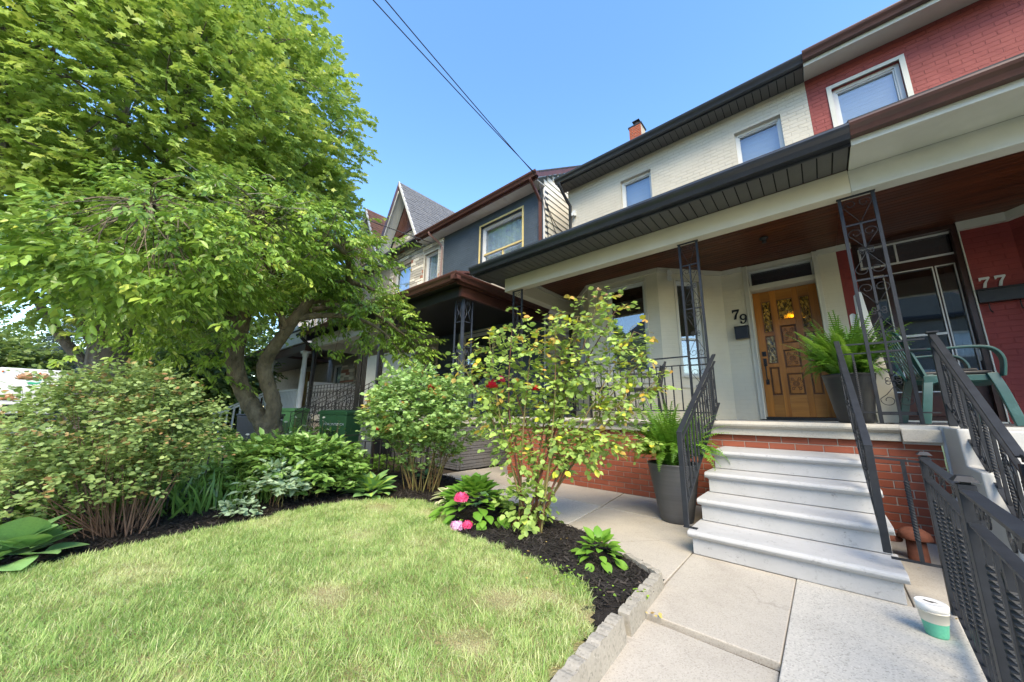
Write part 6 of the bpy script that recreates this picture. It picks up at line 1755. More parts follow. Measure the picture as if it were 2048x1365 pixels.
navy = mat('navy_plastic', (0.012, 0.018, 0.035), rough=0.4)
mb = MB(); mb.hexa([(-.3, -.3, 0), (.3, -.3, 0), (.3, .3, 0), (-.3, .3, 0), (-.36, -.36, .85), (.36, -.36, .85), (.36, .36, .85), (-.36, .36, .85)]); obj('body', mb, navy, db, local=True, bevel=0.02)
obj('lid', MB().box(-.38, .38, -.38, .38, .855, .90), navy, db, local=True, bevel=0.02)

# box truck far down the street
tk = empty('box_truck', (-36.2, -3.1, 0), 'white box truck with a green emblem above its windshield, parked far down the street', 'truck')
mb = MB(); mb.box(-42, -36.15, -4.30, -1.80, 1.0, 3.30); obj('cargo_box', mb, vinyl_white, tk, bevel=0.06)
mb = MB(); mb.box(-36.1, -34.9, -4.15, -1.95, 0.6, 2.05); obj('cab', mb, vinyl_white, tk, bevel=0.08)
mb = MB(); mb.hexa([(-34.92, -4.0, 1.35), (-34.88, -4.0, 1.35), (-34.88, -2.1, 1.35), (-34.92, -2.1, 1.35), (-35.3, -3.95, 2.02), (-35.25, -3.95, 2.02), (-35.25, -2.15, 2.02), (-35.3, -2.15, 2.02)]); obj('windshield', mb, glass_strong, tk)
mb = MB(); mb.box(-36.14, -35.0, -4.2, -1.9, 2.06, 2.12); obj('wind_visor', mb, vinyl_white, tk)
mb = MB(); mb.box(-34.9, -34.85, -3.7, -2.4, 0.8, 1.15); obj('grille', mb, black_plastic, tk)
for a in (-3.95, -2.35):
    obj('headlight', MB().box(-34.9, -34.84, a, a + 0.28, 0.85, 1.1), glass_strong, tk)
for a in (-4.15, -3.28, -3.05, -2.82, -1.98):
    mb = MB(); mb.tube([(-36.15, a, 3.06), (-36.09, a, 3.06)], 0.045, 12); obj('marker_light', mb, amber_lens, tk)
mb = MB()
Y_ = lambda u: -3.33 + u * 0.62
for P in ([(0, 0.62), (0.45, 0.86), (1.0, 0.92), (0.92, 0.74), (0.45, 0.66), (0.30, 0.48), (0.12, 0.42)], [(0.18, 0.22), (0.40, 0.30), (0.72, 0.24), (1.0, 0.34), (0.92, 0.14), (0.30, 0.0)], [(0.5, 0.5), (0.98, 0.62), (0.98, 0.50), (0.7, 0.44)]):
    mb.prism([(Y_(a), 2.35 + b * 0.55) for a, b in P], lambda a, b: (-36.15, a, b), lambda a, b: (-36.12, a, b))
obj('emblem', mb, logo_green, tk)
for yy in (-4.2, -2.1):
    for xx in (-35.4, -40.5):
        mb = MB(); mb.tube([(xx, yy, 0.42), (xx, yy + 0.25, 0.42)], 0.42, 20); obj('wheel', mb, black_plastic, tk)
# dark parked car glimpsed at the left edge
car = empty('parked_car', (-17.0, -2.9, 0), 'dark parked car barely showing behind the spirea at the left edge', 'car')
prof = [(-4.4, 0.25), (-4.45, 0.62), (-4.0, 0.78), (-3.3, 0.86), (-2.6, 1.30), (-1.3, 1.36), (-0.5, 1.0), (0.0, 0.9), (0.02, 0.3)]
carp = mat('black_car_paint', (0.01, 0.011, 0.014), rough=0.15, bump=0)
mb = MB(); mb.prism([(a - 14.8, b) for a, b in prof], lambda a, b: (a, -3.8, b), lambda a, b: (a, -2.05, b)); obj('body', mb, carp, car, bevel=0.08)
for yy in (-3.75, -2.2):
    for xx in (-15.7, -18.3):
        mb = MB(); mb.tube([(xx, yy, 0.33), (xx, yy + 0.2, 0.33)], 0.33, 20); obj('wheel', mb, black_plastic, car)
mb = MB(); mb.prism([(-17.35, 0.92), (-16.05, 0.98), (-16.4, 1.27), (-17.1, 1.27)], lambda a, b: (a, -2.052, b), lambda a, b: (a, -2.035, b)); obj('side_window', mb, glass_strong, car)

# utility lines
def wire(name, P, r, lab, sag=0.1, grp=None):
    P = [Vector(p) for p in P]; out = []
    for i in range(41):
        t = i / 40; q = P[0].lerp(P[1], t); q.z -= sag * 4 * t * (1 - t); out.append(q)
    o = obj(name, MB().tube(out, r, 6), wire_m, centre=True); setp(o, lab, 'cable', grp)
wire('utility_line', [(-3.7, -11.0, 9.3), (-4.86, 6.42, 7.06)], 0.010, 'upper black service line running from the blue house gutter up to the sky', 0.40, 'overhead service lines')
wire('utility_line', [(-3.0, -11.0, 9.3), (-4.84, 6.45, 6.98)], 0.010, 'lower twin service line reaching the corner of the blue house', 0.40, 'overhead service lines')
wire('utility_line', [(-16.2, -12.2, 10.9), (-9.3, 6.45, 6.6)], 0.014, 'dark cable crossing the maple crown to the stone house', 0.5, 'overhead service lines')
cb = []
for pts in ([(-4.90, 6.6, 6.95), (-4.90, 6.9, 6.5), (-4.89, 7.6, 5.4), (-4.90, 7.9, 4.9), (-4.90, 7.8, 4.4)], [(-4.90, 6.62, 6.9), (-4.89, 6.95, 5.8), (-4.89, 7.0, 4.6)], [(-4.90, 6.6, 6.9), (-4.90, 7.3, 6.1), (-4.89, 7.9, 5.9), (-4.90, 8.1, 5.2), (-4.90, 7.9, 4.6)]):
    mb = MB(); mb.tube(smooth_path(pts, 6), 0.010, 6); obj('service_cable', mb, wire_m, h81)
for p in ((-4.89, 7.0, 4.8), (-4.89, 7.85, 4.7)):
    mb = MB(); mb.tube([(p[0], p[1], p[2]), (p[0] + 0.06, p[1] - 0.02, p[2] + 0.12)], 0.035, 8); obj('cable_clamp', mb, iron_black, h81)
# ================================================================== VEGETATION
def rv(r, n, s=1.0): return r.normal(0, s, (n, 3))

def grass():
    r = np.random.RandomState(3)
    n = 330000
    # thicker towards the camera, where single blades read
    x = r.uniform(-4.25, -0.80, n); y = r.uniform(-0.7, 2.66, n)
    keep = in_poly(x + 0.025 * np.sin(y * 31) , y + 0.025 * np.sin(x * 37), LAWN)
    x = x[keep]; y = y[keep]; n = len(x)
    clump = vnoise(x, y, 9.0, 1); broad = vnoise(x, y, 2.2, 2); fine = vnoise(x, y, 28.0, 6)
    dry = np.zeros(n)
    for (cx, cy, rr, s) in ((-1.38, 1.55, 0.13, 1.3), (-1.25, 1.72, 0.10, 1.0), (-2.95, 2.28, 0.15, 1.0), (-3.55, 2.05, 0.18, 0.9), (-2.10, 0.95, 0.11, 1.2), (-1.25, 1.18, 0.10, 1.2), (-3.75, 1.1, 0.24, 0.5), (-2.9, 1.5, 0.2, 0.45), (-3.2, 0.3, 0.25, 0.45), (-2.4, 1.75, 0.15, 0.4), (-1.0, 1.72, 0.10, 0.8)):
        dry = np.maximum(dry, s * np.exp(-(((x - cx) / rr) ** 2 + ((y - cy) / (rr * 0.75)) ** 2)))
    h = 0.014 + 0.014 * clump + 0.010 * fine + r.exponential(0.006, n); h = np.minimum(h, 0.060)
    dry = np.minimum(dry, 1.0); h *= 1 - 0.6 * dry
    long_ = r.rand(n) > 0.985; h[long_] *= 1.5
    tint = 0.02 + 0.30 * broad + 0.42 * vnoise(x, y, 5.0, 14) + 0.35 * (fine - 0.5) + r.normal(0, 0.20, n) + dry * 0.75
    straw = r.rand(n) < 0.13 + 0.16 * broad + 0.8 * dry; tint[straw] = r.uniform(0.68, 1.0, straw.sum())
    ang = r.uniform(0, 6.28, n) ; lean = np.abs(r.normal(0.6, 0.6, n)) + (0.5 * (clump - 0.5))
    lx = np.cos(ang) * lean + 0.9 * (vnoise(x, y, 12, 9) - 0.5); ly = np.sin(ang) * lean + 0.9 * (vnoise(x, y, 12, 10) - 0.5)
    d = np.stack([lx, ly, np.ones(n)], 1)
    nv = np.stack([lx + r.normal(0, .4, n), ly + r.normal(0, .4, n), -0.2 * np.ones(n)], 1)
    pos = np.stack([x, y, lawn_z(x, y) + 0.008], 1)
    o = leaves('lawn_grass', T_BLADE, pos, d, nv, h, np.clip(tint, 0, 1), leaf_grass, widen=1.15)
    setp(o, 'short green lawn with straw coloured dry patches filling the front garden', 'grass')
grass()

def spray_leaves(name, T, C, D, per, tw, lsz, tintf, m, parent, r, droop=0.5, flat=0.9, ang=0.9):
    """sprays: at every centre a twig along D with `per` leaves hanging alternately"""
    N = len(C); C = np.repeat(C, per, 0); D = nrm(np.repeat(D, per, 0))
    k = np.tile(np.arange(per), N) / max(1, per - 1)
    up = np.array([0, 0, 1.0])
    side = nrm(np.cross(D, up) + 1e-4)
    tl = np.repeat(r.uniform(0.7, 1.2, N), per) * tw
    pos = C + D * (k * tl)[:, None] - up * (0.22 * tl * k ** 2)[:, None] + rv(r, N * per, 0.012)
    sg = np.where(np.tile(np.arange(per), N) % 2 == 0, 1.0, -1.0)
    sg = np.where(k > 0.97, 0.0, sg)
    dl = D * (0.55 + 0.5 * k)[:, None] + side * (sg * ang)[:, None] - up * (droop * (0.5 + 0.6 * r.rand(N * per)))[:, None] + rv(r, N * per, 0.22)
    nv = up * flat + D * 0.25 + rv(r, N * per, 0.38)
    sz = lsz * r.uniform(0.6, 1.25, N * per)
    tb = np.repeat(tintf, per)
    tint = np.clip(tb + 0.30 * (k - 0.5) * (tb > 0.4) + r.normal(0, 0.09, N * per), 0, 1)
    return leaves(name, T, pos, dl, nv, sz, tint, m, parent)

def lobes_points(lobes, n, r, inner=0.33, holes=0.0, hs=1.1, lumpy=0.26):
    w = np.array([l[1][0] * l[1][1] + l[1][1] * l[1][2] for l in lobes]) * np.array([l[2] if len(l) > 2 else 1 for l in lobes]); w = w / w.sum()
    out = []; od = []
    while sum(len(a) for a in out) < n:
        i = r.choice(len(lobes), n, p=w)
        c = np.array([lobes[k][0] for k in i]); R = np.array([lobes[k][1] for k in i])
        d = nrm(rv(r, n)); u = (inner + (1 - inner) * r.rand(n) ** 0.45)
        # lumpy outline
        lump = (1 - lumpy * 0.55) + lumpy * vnoise(np.arctan2(d[:, 1], d[:, 0]) * 2.0 + i * 3.1 + 20, d[:, 2] * 3 + i + 20, 1.6, 8)
        p = c + d * R * (u * lump)[:, None]
        v = vnoise(p[:, 0] * 1.0 + p[:, 2] * 0.7 + 50, p[:, 1] + p[:, 2] * 0.5 + 50, hs, 12)
        k = v > holes
        out.append(p[k]); od.append(d[k])
    return np.concatenate(out)[:n], np.concatenate(od)[:n]

def limb(parent, P, R, m, name='limb', n=10, seg=5, rough=0.0):
    Q = smooth_path(P, seg); k = len(Q)
    rr = np.interp(np.linspace(0, 1, k), np.linspace(0, 1, len(R)), R)
    if rough:
        rr = [a * (1 + rough * math.sin(i * 2.3) * random.random()) for i, a in enumerate(rr)]
    return obj(name, MB().tube(Q, list(rr), n), m, parent)

def twigs(parent, starts, ends, r0, r1, m, name='branches', sag=0.15, n=4, wob=0.12):
    mb = MB()
    for a, b in zip(starts, ends):
        a = Vector(a); b = Vector(b); mid = a.lerp(b, 0.5) + Vector((random.uniform(-wob, wob), random.uniform(-wob, wob), random.uniform(0, sag)))
        L = (b - a).length
        mb.tube(smooth_path([a, mid, b], 3), list(np.linspace(r0, r1, 7)), n)
    return obj(name, mb, m, parent, kind='stuff')

# ---- maple
def maple():
    r = np.random.RandomState(21)
    t = empty('maple_tree', (-14.6, -0.1, 0), 'tall full maple tree filling the upper left of the view', 'tree')
    limb(t, [(-14.6, -0.1, -0.1), (-14.5, -0.05, 1.75), (-14.35, -0.1, 2.8), (-14.2, 0.0, 3.5)], [0.62, 0.44, 0.42, 0.36], bark_maple, 'trunk', 18)
    L1 = [[(-14.3, -0.05, 3.0), (-13.7, 0.15, 4.4), (-13.3, 0.1, 6.3), (-12.6, 0.2, 9.0), (-12.4, 0.4, 12.0)],
          [(-14.3, -0.05, 2.9), (-13.6, 0.4, 4.0), (-12.9, 1.2, 5.6), (-12.2, 2.2, 7.5)],
          [(-14.45, -0.1, 2.7), (-14.9, -0.5, 4.6), (-15.2, -0.9, 7.0), (-15.0, -1.0, 10.5)],
          [(-14.4, -0.1, 3.0), (-14.0, 1.0, 5.0), (-13.9, 2.2, 7.5), (-13.7, 3.0, 10.0)],
          [(-14.5, -0.2, 2.6), (-13.6, -1.2, 4.4), (-12.6, -2.2, 6.4), (-11.8, -2.8, 8.5)],
          [(-14.55, -0.1, 1.6), (-15.0, -0.6, 2.3), (-15.4, -1.1, 3.0), (-15.7, -1.9, 4.3)]]
    for i, P in enumerate(L1):
        limb(t, P, [0.30 if i < 5 else 0.16, 0.2 if i < 5 else 0.13, 0.12, 0.05], bark_maple, 'limb', 10)
    lobes = [((-13.3, 0.0, 8.9), (4.3, 4.4, 5.4), 1.5), ((-12.4, 2.6, 6.8), (2.8, 2.5, 2.9)), ((-12.2, 2.3, 10.2), (2.6, 2.4, 2.8)), ((-11.9, -2.4, 6.8), (2.5, 2.6, 3.0)), ((-11.6, -2.0, 10.5), (2.8, 2.6, 3.2)),
             ((-13.4, 3.2, 8.4), (2.2, 2.0, 2.5)), ((-11.3, 0.6, 5.6), (2.2, 2.5, 1.8)), ((-14.5, 0.2, 4.0), (3.0, 3.4, 1.1), 0.7), ((-11.0, 0.3, 8.0), (2.6, 2.8, 3.0), 1.3), ((-13.0, 0.3, 13.2), (3.0, 3.2, 2.6))]
    C, D = lobes_points(lobes, 8200, r, inner=0.50, holes=0.32, hs=1.1, lumpy=0.38)
    D = D + rv(r, len(D), 0.45); D[:, 2] *= 0.6
    tone = 0.06 + 0.35 * vnoise(C[:, 0] + C[:, 2] + 60, C[:, 1] + C[:, 2] * 0.6 + 60, 1.1, 3) + 0.52 * r.rand(len(C))
    tone[r.rand(len(C)) > 0.90] += 0.30
    spray_leaves('foliage', T_MAPLE, C, D, 14, 0.62, 0.135, np.clip(tone, 0, 0.95), leaf_maple, t, r, droop=0.35, flat=0.8)
    S = []; E = []
    pts = [Vector(p) for P in L1 for p in smooth_path(P, 6)[6:]]
    for i in range(420):
        e = C[r.randint(len(C))]; s = min((q for q in random.sample(pts, 26)), key=lambda q: (q - Vector(e)).length)
        if (Vector(e) - s).length < 4.5: S.append(s); E.append(e)
    twigs(t, S, E, 0.035, 0.010, bark_maple, 'branches', 0.3, 5, 0.3)
maple()

# ---- cherry with the forked trunk
def cherry():
    r = np.random.RandomState(5)
    t = empty('cherry_tree', (-7.0, 1.95, 0), 'crooked fork trunked cherry tree with a wide drooping crown', 'tree')
    bx, by = -7.0, 1.97
    limb(t, [(bx, by, -0.1), (bx, by, 0.25), (-7.02, 1.93, 0.55), (-7.05, 1.88, 0.80)], [0.27, 0.205, 0.19, 0.175], bark_cherry, 'trunk', 16, rough=0.08)
    A = [(-7.06, 1.90, 0.62), (-7.16, 1.78, 0.85), (-7.28, 1.59, 1.17), (-7.36, 1.42, 1.54), (-7.36, 1.33, 1.90), (-7.24, 1.32, 2.30), (-7.11, 1.31, 2.70), (-6.95, 1.33, 3.05), (-6.68, 1.50, 3.28), (-6.30, 1.78, 3.50)]
    B = [(-7.02, 1.92, 0.62), (-6.95, 1.90, 0.85), (-6.93, 1.88, 1.12), (-6.99, 1.76, 1.45), (-7.00, 1.68, 1.72), (-6.86, 1.73, 1.99), (-6.65, 1.83, 2.30), (-6.49, 1.90, 2.53), (-6.28, 2.01, 2.80), (-6.06, 2.14, 3.03), (-5.75, 2.40, 3.12), (-5.45, 2.7, 3.0)]
    limb(t, A, [0.150, 0.135, 0.13, 0.13, 0.128, 0.125, 0.115, 0.095, 0.075, 0.045], bark_cherry, 'limb', 14, rough=0.10)
    limb(t, B, [0.14, 0.12, 0.112, 0.11, 0.108, 0.10, 0.09, 0.085, 0.072, 0.06, 0.048, 0.03], bark_cherry, 'limb', 14, rough=0.10)
    LL = [A[6:], B[6:],
          [(-7.22, 1.32, 2.35), (-7.35, 0.9, 2.75), (-7.2, 0.2, 3.05), (-6.7, -0.6, 3.1)],
          [(-7.0, 1.33, 2.95), (-6.6, 0.8, 3.2), (-5.9, 0.3, 3.3), (-5.0, 0.0, 3.1)],
          [(-6.5, 1.9, 2.5), (-6.6, 2.2, 2.75), (-6.9, 2.8, 3.0), (-7.1, 3.3, 3.1)],
          [(-6.52, 1.89, 2.50), (-6.30, 2.15, 2.58), (-6.05, 2.45, 2.60), (-5.95, 2.9, 2.55), (-6.0, 3.3, 2.4)],
          [(-6.28, 2.0, 2.8), (-6.1, 2.6, 2.95), (-6.2, 3.3, 2.75), (-6.1, 3.8, 2.45)],
          [(-6.6, 1.85, 2.35), (-6.7, 1.7, 2.6), (-6.85, 1.6, 2.95), (-6.6, 1.7, 3.5)],
          [(-5.75, 2.4, 3.1), (-5.2, 2.1, 3.3), (-4.7, 1.6, 3.25)],
          [(-6.7, 1.5, 3.27), (-5.9, 1.1, 3.5), (-5.0, 0.9, 3.4)]]
    for P in LL[2:]:
        limb(t, P, [0.065, 0.05, 0.035, 0.015], bark_cherry, 'limb', 8)
    # stub of a cut branch
    limb(t, [(-6.66, 1.83, 2.25), (-6.80, 1.80, 2.42), (-6.84, 1.80, 2.55)], [0.06, 0.055, 0.05], bark_cherry, 'limb', 8)
    lobes = [((-6.3, 1.30, 3.45), (1.9, 1.7, 0.60), 1.4), ((-5.5, 0.25, 2.62), (1.45, 1.15, 0.40), 1.2), ((-6.6, 2.6, 3.1), (1.1, 1.05, 0.55), 1.1), ((-6.2, 3.4, 2.65), (0.55, 0.55, 0.42), 1.0), ((-5.95, 3.85, 2.25), (0.48, 0.40, 0.24), 0.7),
             ((-7.3, 0.3, 2.85), (1.2, 1.2, 0.65)), ((-4.95, 0.9, 2.95), (0.7, 0.7, 0.32), 0.9), ((-7.8, 0.2, 2.2), (0.8, 0.7, 0.35), 0.4), ((-5.15, -0.2, 2.2), (0.9, 0.6, 0.28), 1.0), ((-6.0, 2.8, 3.0), (0.65, 0.65, 0.38), 0.9), ((-5.7, 1.4, 3.6), (0.9, 0.9, 0.28), 0.7)]
    C, D = lobes_points(lobes, 2700, r, inner=0.40, holes=0.42, hs=2.6, lumpy=0.6)
    D = D * np.array([1, 1, 0.3]) + rv(r, len(D), 0.40); D[:, 2] = D[:, 2] * 0.8 + 0.02
    tone = 0.0 + 0.45 * vnoise(C[:, 0] * 1 + 40, C[:, 1] + 40, 2.4, 3) + 0.52 * r.rand(len(C))
    tone[r.rand(len(C)) > 0.985] += 0.4
    spray_leaves('foliage', T_ELL, C, D, 14, 0.30, 0.086, np.clip(tone, 0, 0.95), leaf_cherry, t, r, droop=0.8, flat=0.9, ang=0.7)
    # hanging sprays low on the left and on the trunk, as in the photograph
    C2 = []; D2 = []
    for (cx, cy, cz, sx, n) in ((-6.05, 0.95, 2.05, 0.16, 14), (-5.0, 0.2, 2.35, 0.35, 40), (-4.6, 0.0, 2.2, 0.25, 24), (-6.55, 0.95, 1.78, 0.12, 6), (-7.3, 1.3, 1.45, 0.10, 5), (-7.5, 2.9, 2.3, 0.3, 10), (-5.9, 3.95, 2.15, 0.25, 20), (-6.0, 3.2, 2.25, 0.30, 14), (-7.9, 0.6, 1.9, 0.5, 50)):
        for i in range(n):
            C2.append([cx + r.normal(0, sx), cy + r.normal(0, sx), cz + r.normal(0, sx * 0.5)]); D2.append([r.normal(0, 1), r.normal(0, 1), -0.3])
    C2 = np.array(C2)
    spray_leaves('foliage', T_ELL, C2, np.array(D2), 10, 0.24, 0.098, np.clip(0.5 + 0.2 * r.rand(len(C2)), 0, 1), leaf_cherry, t, r, droop=0.8, flat=1.0, ang=0.8)
    pts = [Vector(p) for P in LL for p in smooth_path(P, 6)]
    S = []; E = []
    for e in list(C[r.choice(len(C), 520, False)]) + list(C2[::2]):
        s = min(random.sample(pts, 110), key=lambda q: (q - Vector(e)).length)
        if (Vector(e) - s).length < 1.0: S.append(s); E.append(e)
    twigs(t, S, E, 0.009, 0.003, bark_cherry, 'branches', 0.12, 4, 0.12)
    # bare grey twigs on top
    S = []; E = []
    for i in range(150):
        a = np.array([-5.1, 1.0, 3.42]) + r.normal(0, 1, 3) * np.array([0.32, 0.32, 0.10]); e = a + r.normal(0, 1, 3) * np.array([0.18, 0.18, 0.06]); S.append(a); E.append(e)
    twigs(t, S, E, 0.0042, 0.0018, twig_grey, 'dead_twigs', 0.03, 4, 0.08)
cherry()

# ---- spruces and the trees down the street
def spruce(loc, h, rad, lab, seed):
    r = np.random.RandomState(seed); t = empty('spruce_tree', loc, lab, 'tree', 'dark spruces behind the maple')
    X, Y, Z = loc
    limb(t, [(X, Y, -0.1), (X, Y, h * 0.5), (X, Y, h)], [0.25, 0.16, 0.02], bark_maple, 'trunk', 10)
    n = 5200
    z = h * (0.06 + 0.94 * r.rand(n) ** 1.35); z = z + 0.12 * np.sin(z * 9)
    a = r.uniform(0, 6.283, n); br = np.floor(a / 0.5) * 0.5 + r.normal(0, 0.11, n)
    R = rad * (1 - z / h) ** 0.85 * (0.4 + 0.6 * r.rand(n) ** 0.5) * (0.85 + 0.25 * np.sin(br * 7 + z * 2))
    C = np.stack([X + R * np.cos(br), Y + R * np.sin(br), z - 0.18 * R], 1); D = np.stack([np.cos(br), np.sin(br), -0.25 + 0 * br], 1) + rv(r, n, 0.2)
    spray_leaves('foliage', T_NEEDLE, C, D, 14, 0.55, 0.20, np.clip(0.3 + 0.5 * r.rand(n), 0, 1), needle_blue, t, r, droop=0.15, flat=0.7, ang=0.7)
spruce((-44.0, -0.6, 0), 13.0, 5.6, 'bluish dark spruce at the far left above the truck', 3)
spruce((-33.0, 1.6, 0), 8.5, 3.2, 'dark spruce just left of the maple trunk', 8)
spruce((-22.5, 2.2, 0), 7.2, 3.0, 'dark spruce between the maple trunk and the cherry tree', 4)
def far_tree(loc, h, rad, lab, seed, m=None, name='far_tree', ls=0.3):
    r = np.random.RandomState(seed); t = empty(name, loc, lab, 'tree', 'leafy trees down the street')
    X, Y, Z = loc
    limb(t, [(X, Y, -0.1), (X + .1, Y, h * 0.35), (X, Y, h * 0.6)], [0.3, 0.22, 0.1], bark_maple, 'trunk', 8)
    C, D = lobes_points([((X, Y, h * 0.62), (rad, rad, h * 0.38), 1.5), ((X + rad * .4, Y - rad * .5, h * 0.45), (rad * .6, rad * .6, h * .22)), ((X + rad * .3, Y + rad * .5, h * 0.5), (rad * .6, rad * .6, h * .25))], 900, r, 0.5, 0.15, 0.8)
    spray_leaves('foliage', T_WIDE, C, D, 9, 0.8, ls, np.clip(0.2 + 0.7 * r.rand(len(C)), 0, 1), m or leaf_far, t, r)
far_tree((-58, -6.0, 0), 7.5, 4.5, 'pale green tree behind the white truck', 11)
far_tree((-50, 3.5, 0), 6.5, 4.0, 'rounded green tree behind the spruces', 12)
far_tree((-46, -1.2, 0), 5.2, 3.0, 'low bushy tree just right of the truck', 13)
far_tree((-75, -12, 0), 9, 6, 'hazy green tree farthest down the street', 14)
far_tree((-42, -4.9, 0), 5.6, 2.4, 'pale tree left of the white truck', 17)
far_tree((-64, -9.5, 0), 10.5, 5.5, 'tall hazy tree down the street behind the truck', 18)
far_tree((-30, 5.2, 0), 7.0, 3.0, 'leafy tree in front of the pink house', 15)
far_tree((-19.5, 2.6, 0), 4.2, 1.9, 'young leafy tree behind the cherry trunk', 16, ls=0.2)

# ---- shrubs
def bush(name, loc, lobes, n, per, tw, ls, m, lab, seed, T=T_WIDE, stems=24, stemm=None, sr=0.008, base_r=0.15, droop=0.3, tone=(0.2, 0.6), holes=0.12, inner=0.5, flat=0.7, cat='bush', group=None, odd=0.0, leafkind='stuff', floor=0.05):
    r = np.random.RandomState(seed); t = empty(name, loc, lab, cat, group)
    C, D = lobes_points(lobes, n, r, inner, holes, 3.0)
    C[:, 2] = np.maximum(C[:, 2], floor + 0.1 * r.rand(len(C)))
    D = D + rv(r, n, 0.4); D[:, 2] = np.abs(D[:, 2]) * 0.5 + 0.15
    tn = tone[0] + (tone[1] - tone[0]) * (0.6 * vnoise(C[:, 0] * 3 + 30, C[:, 1] * 3 + C[:, 2] * 3 + 30, 1.6, seed) + 0.4 * r.rand(n))
    if odd: k = r.rand(n) < odd; tn[k] = r.uniform(0.88, 1.0, k.sum())
    spray_leaves('foliage', T, C, D, per, tw, ls, tn, m, t, r, droop=droop, flat=flat)
    if stems:
        S = []; E = []
        for i in range(stems):
            e = C[r.randint(n)]; a = math.atan2(e[1] - loc[1], e[0] - loc[0]) + r.normal(0, 0.3); q = base_r * r.rand() ** 0.5
            S.append((loc[0] + q * math.cos(a), loc[1] + q * math.sin(a), 0.0)); E.append(tuple(e))
        for s, e in list(zip(S, E))[:16]:
            mid = Vector(s).lerp(Vector(e), 0.5) + Vector((r.normal(0, .04), r.normal(0, .04), 0.05))
            obj('stem', MB().tube(smooth_path([s, mid, e], 4), list(np.linspace(sr, sr * .35, 9)), 6), stemm or stem_brown, t)
        if stems > 16: twigs(t, S[16:], E[16:], sr * 0.6, sr * 0.2, stemm or stem_brown, 'twigs', 0.05, 4, 0.05)
    return t
bush('spirea_bush', (-4.36, 0.26, 0), [((-4.42, 0.10, 0.86), (0.62, 0.54, 0.44), 1.4), ((-4.72, -0.25, 0.60), (0.48, 0.42, 0.30)), ((-4.22, 0.42, 0.78), (0.36, 0.34, 0.34)), ((-4.45, 0.12, 1.10), (0.42, 0.36, 0.24), 0.9), ((-4.35, 0.0, 0.45), (0.5, 0.6, 0.22), 0.7)],
     2300, 9, 0.16, 0.034, leaf_spirea, 'large twiggy spirea bush with small grey green leaves at the left', 31, stems=80, sr=0.0075, base_r=0.20, tone=(0.15, 0.86), holes=0.16, inner=0.45, odd=0.11)
bush('peony_bush', (-4.62, 1.60, 0), [((-4.68, 1.55, 0.38), (0.44, 0.50, 0.29), 1.3), ((-4.42, 1.75, 0.34), (0.34, 0.40, 0.30)), ((-4.85, 1.22, 0.34), (0.30, 0.30, 0.28))],
     640, 9, 0.15, 0.098, leaf_peony, 'dense peony clump with narrow pointed leaves in front of the fence', 32, T=T_ELL, stems=30, stemm=cane_green, sr=0.006, base_r=0.3, droop=0.25, tone=(0.2, 0.9), inner=0.4, floor=0.12)
bush('sage_clump', (-4.32, 1.28, 0), [((-4.36, 1.30, 0.27), (0.22, 0.20, 0.16))], 90, 7, 0.12, 0.085, leaf_sage, 'silvery leaved stems growing at the front of the peony', 33, T=T_ELL, stems=8, stemm=cane_green, sr=0.004, base_r=0.1, cat='plant', tone=(0.2, 1.0), floor=0.10)
bush('sage_clump', (-4.12, 0.98, 0), [((-4.12, 0.98, 0.10), (0.12, 0.12, 0.05))], 26, 6, 0.08, 0.045, leaf_sage, 'little grey green sprig lying on the dark mulch', 36, T=T_WIDE, stems=0, cat='plant', tone=(0.2, 0.8), floor=0.05)
bush('round_rose_bush', (-4.0, 2.85, 0), [((-4.05, 2.70, 1.02), (0.60, 0.56, 0.54), 1.5), ((-3.62, 3.0, 0.95), (0.46, 0.42, 0.50)), ((-4.32, 2.50, 0.95), (0.32, 0.30, 0.38)), ((-3.95, 2.9, 0.5), (0.36, 0.36, 0.25), 0.6)],
     1250, 8, 0.13, 0.056, leaf_rose_round, 'dense rounded light green rose bush left of the tall rose', 34, stems=44, stemm=cane_green, sr=0.008, base_r=0.22, tone=(0.25, 0.84), holes=0.10, inner=0.5, odd=0.05)
# lilies behind the spirea, strap leaved
def strap_clump(name, loc, n, h, spread, lab, seed, m=leaf_peony, w=0.55, cat='plant', grp=None, tone=(0.1, 0.5)):
    r = np.random.RandomState(seed); t = empty(name, loc, lab, cat, grp)
    p = np.stack([loc[0] + r.normal(0, spread[0], n), loc[1] + r.normal(0, spread[1], n), np.zeros(n) + 0.02], 1)
    d = np.stack([r.normal(0, .35, n), r.normal(0, .35, n), np.ones(n)], 1)
    T = (np.array([(-0.05, 0, 0), (0.05, 0, 0), (-0.055, 0.4, 0.02), (0.055, 0.4, 0.02), (-0.045, 0.75, 0.12), (0.045, 0.75, 0.12), (0, 1, 0.32)]), [(0, 1, 3, 2), (2, 3, 5, 4), (4, 5, 6)])
    leaves('foliage', T, p, d, np.stack([r.normal(0, 1, n), r.normal(0, 1, n), np.zeros(n) - 0.1], 1), r.uniform(0.6, 1.1, n) * h, r.uniform(tone[0], tone[1], n), m, t, widen=w)
    return t
strap_clump('lily_clump', (-4.72, 1.05, 0), 300, 0.36, (0.13, 0.26), 'tall strap leaved lilies between the spirea and the peony', 41)
strap_clump('lily_clump', (-5.6, 0.6, 0), 420, 0.40, (0.30, 0.7), 'strap leaved lilies behind the iron fence', 42)

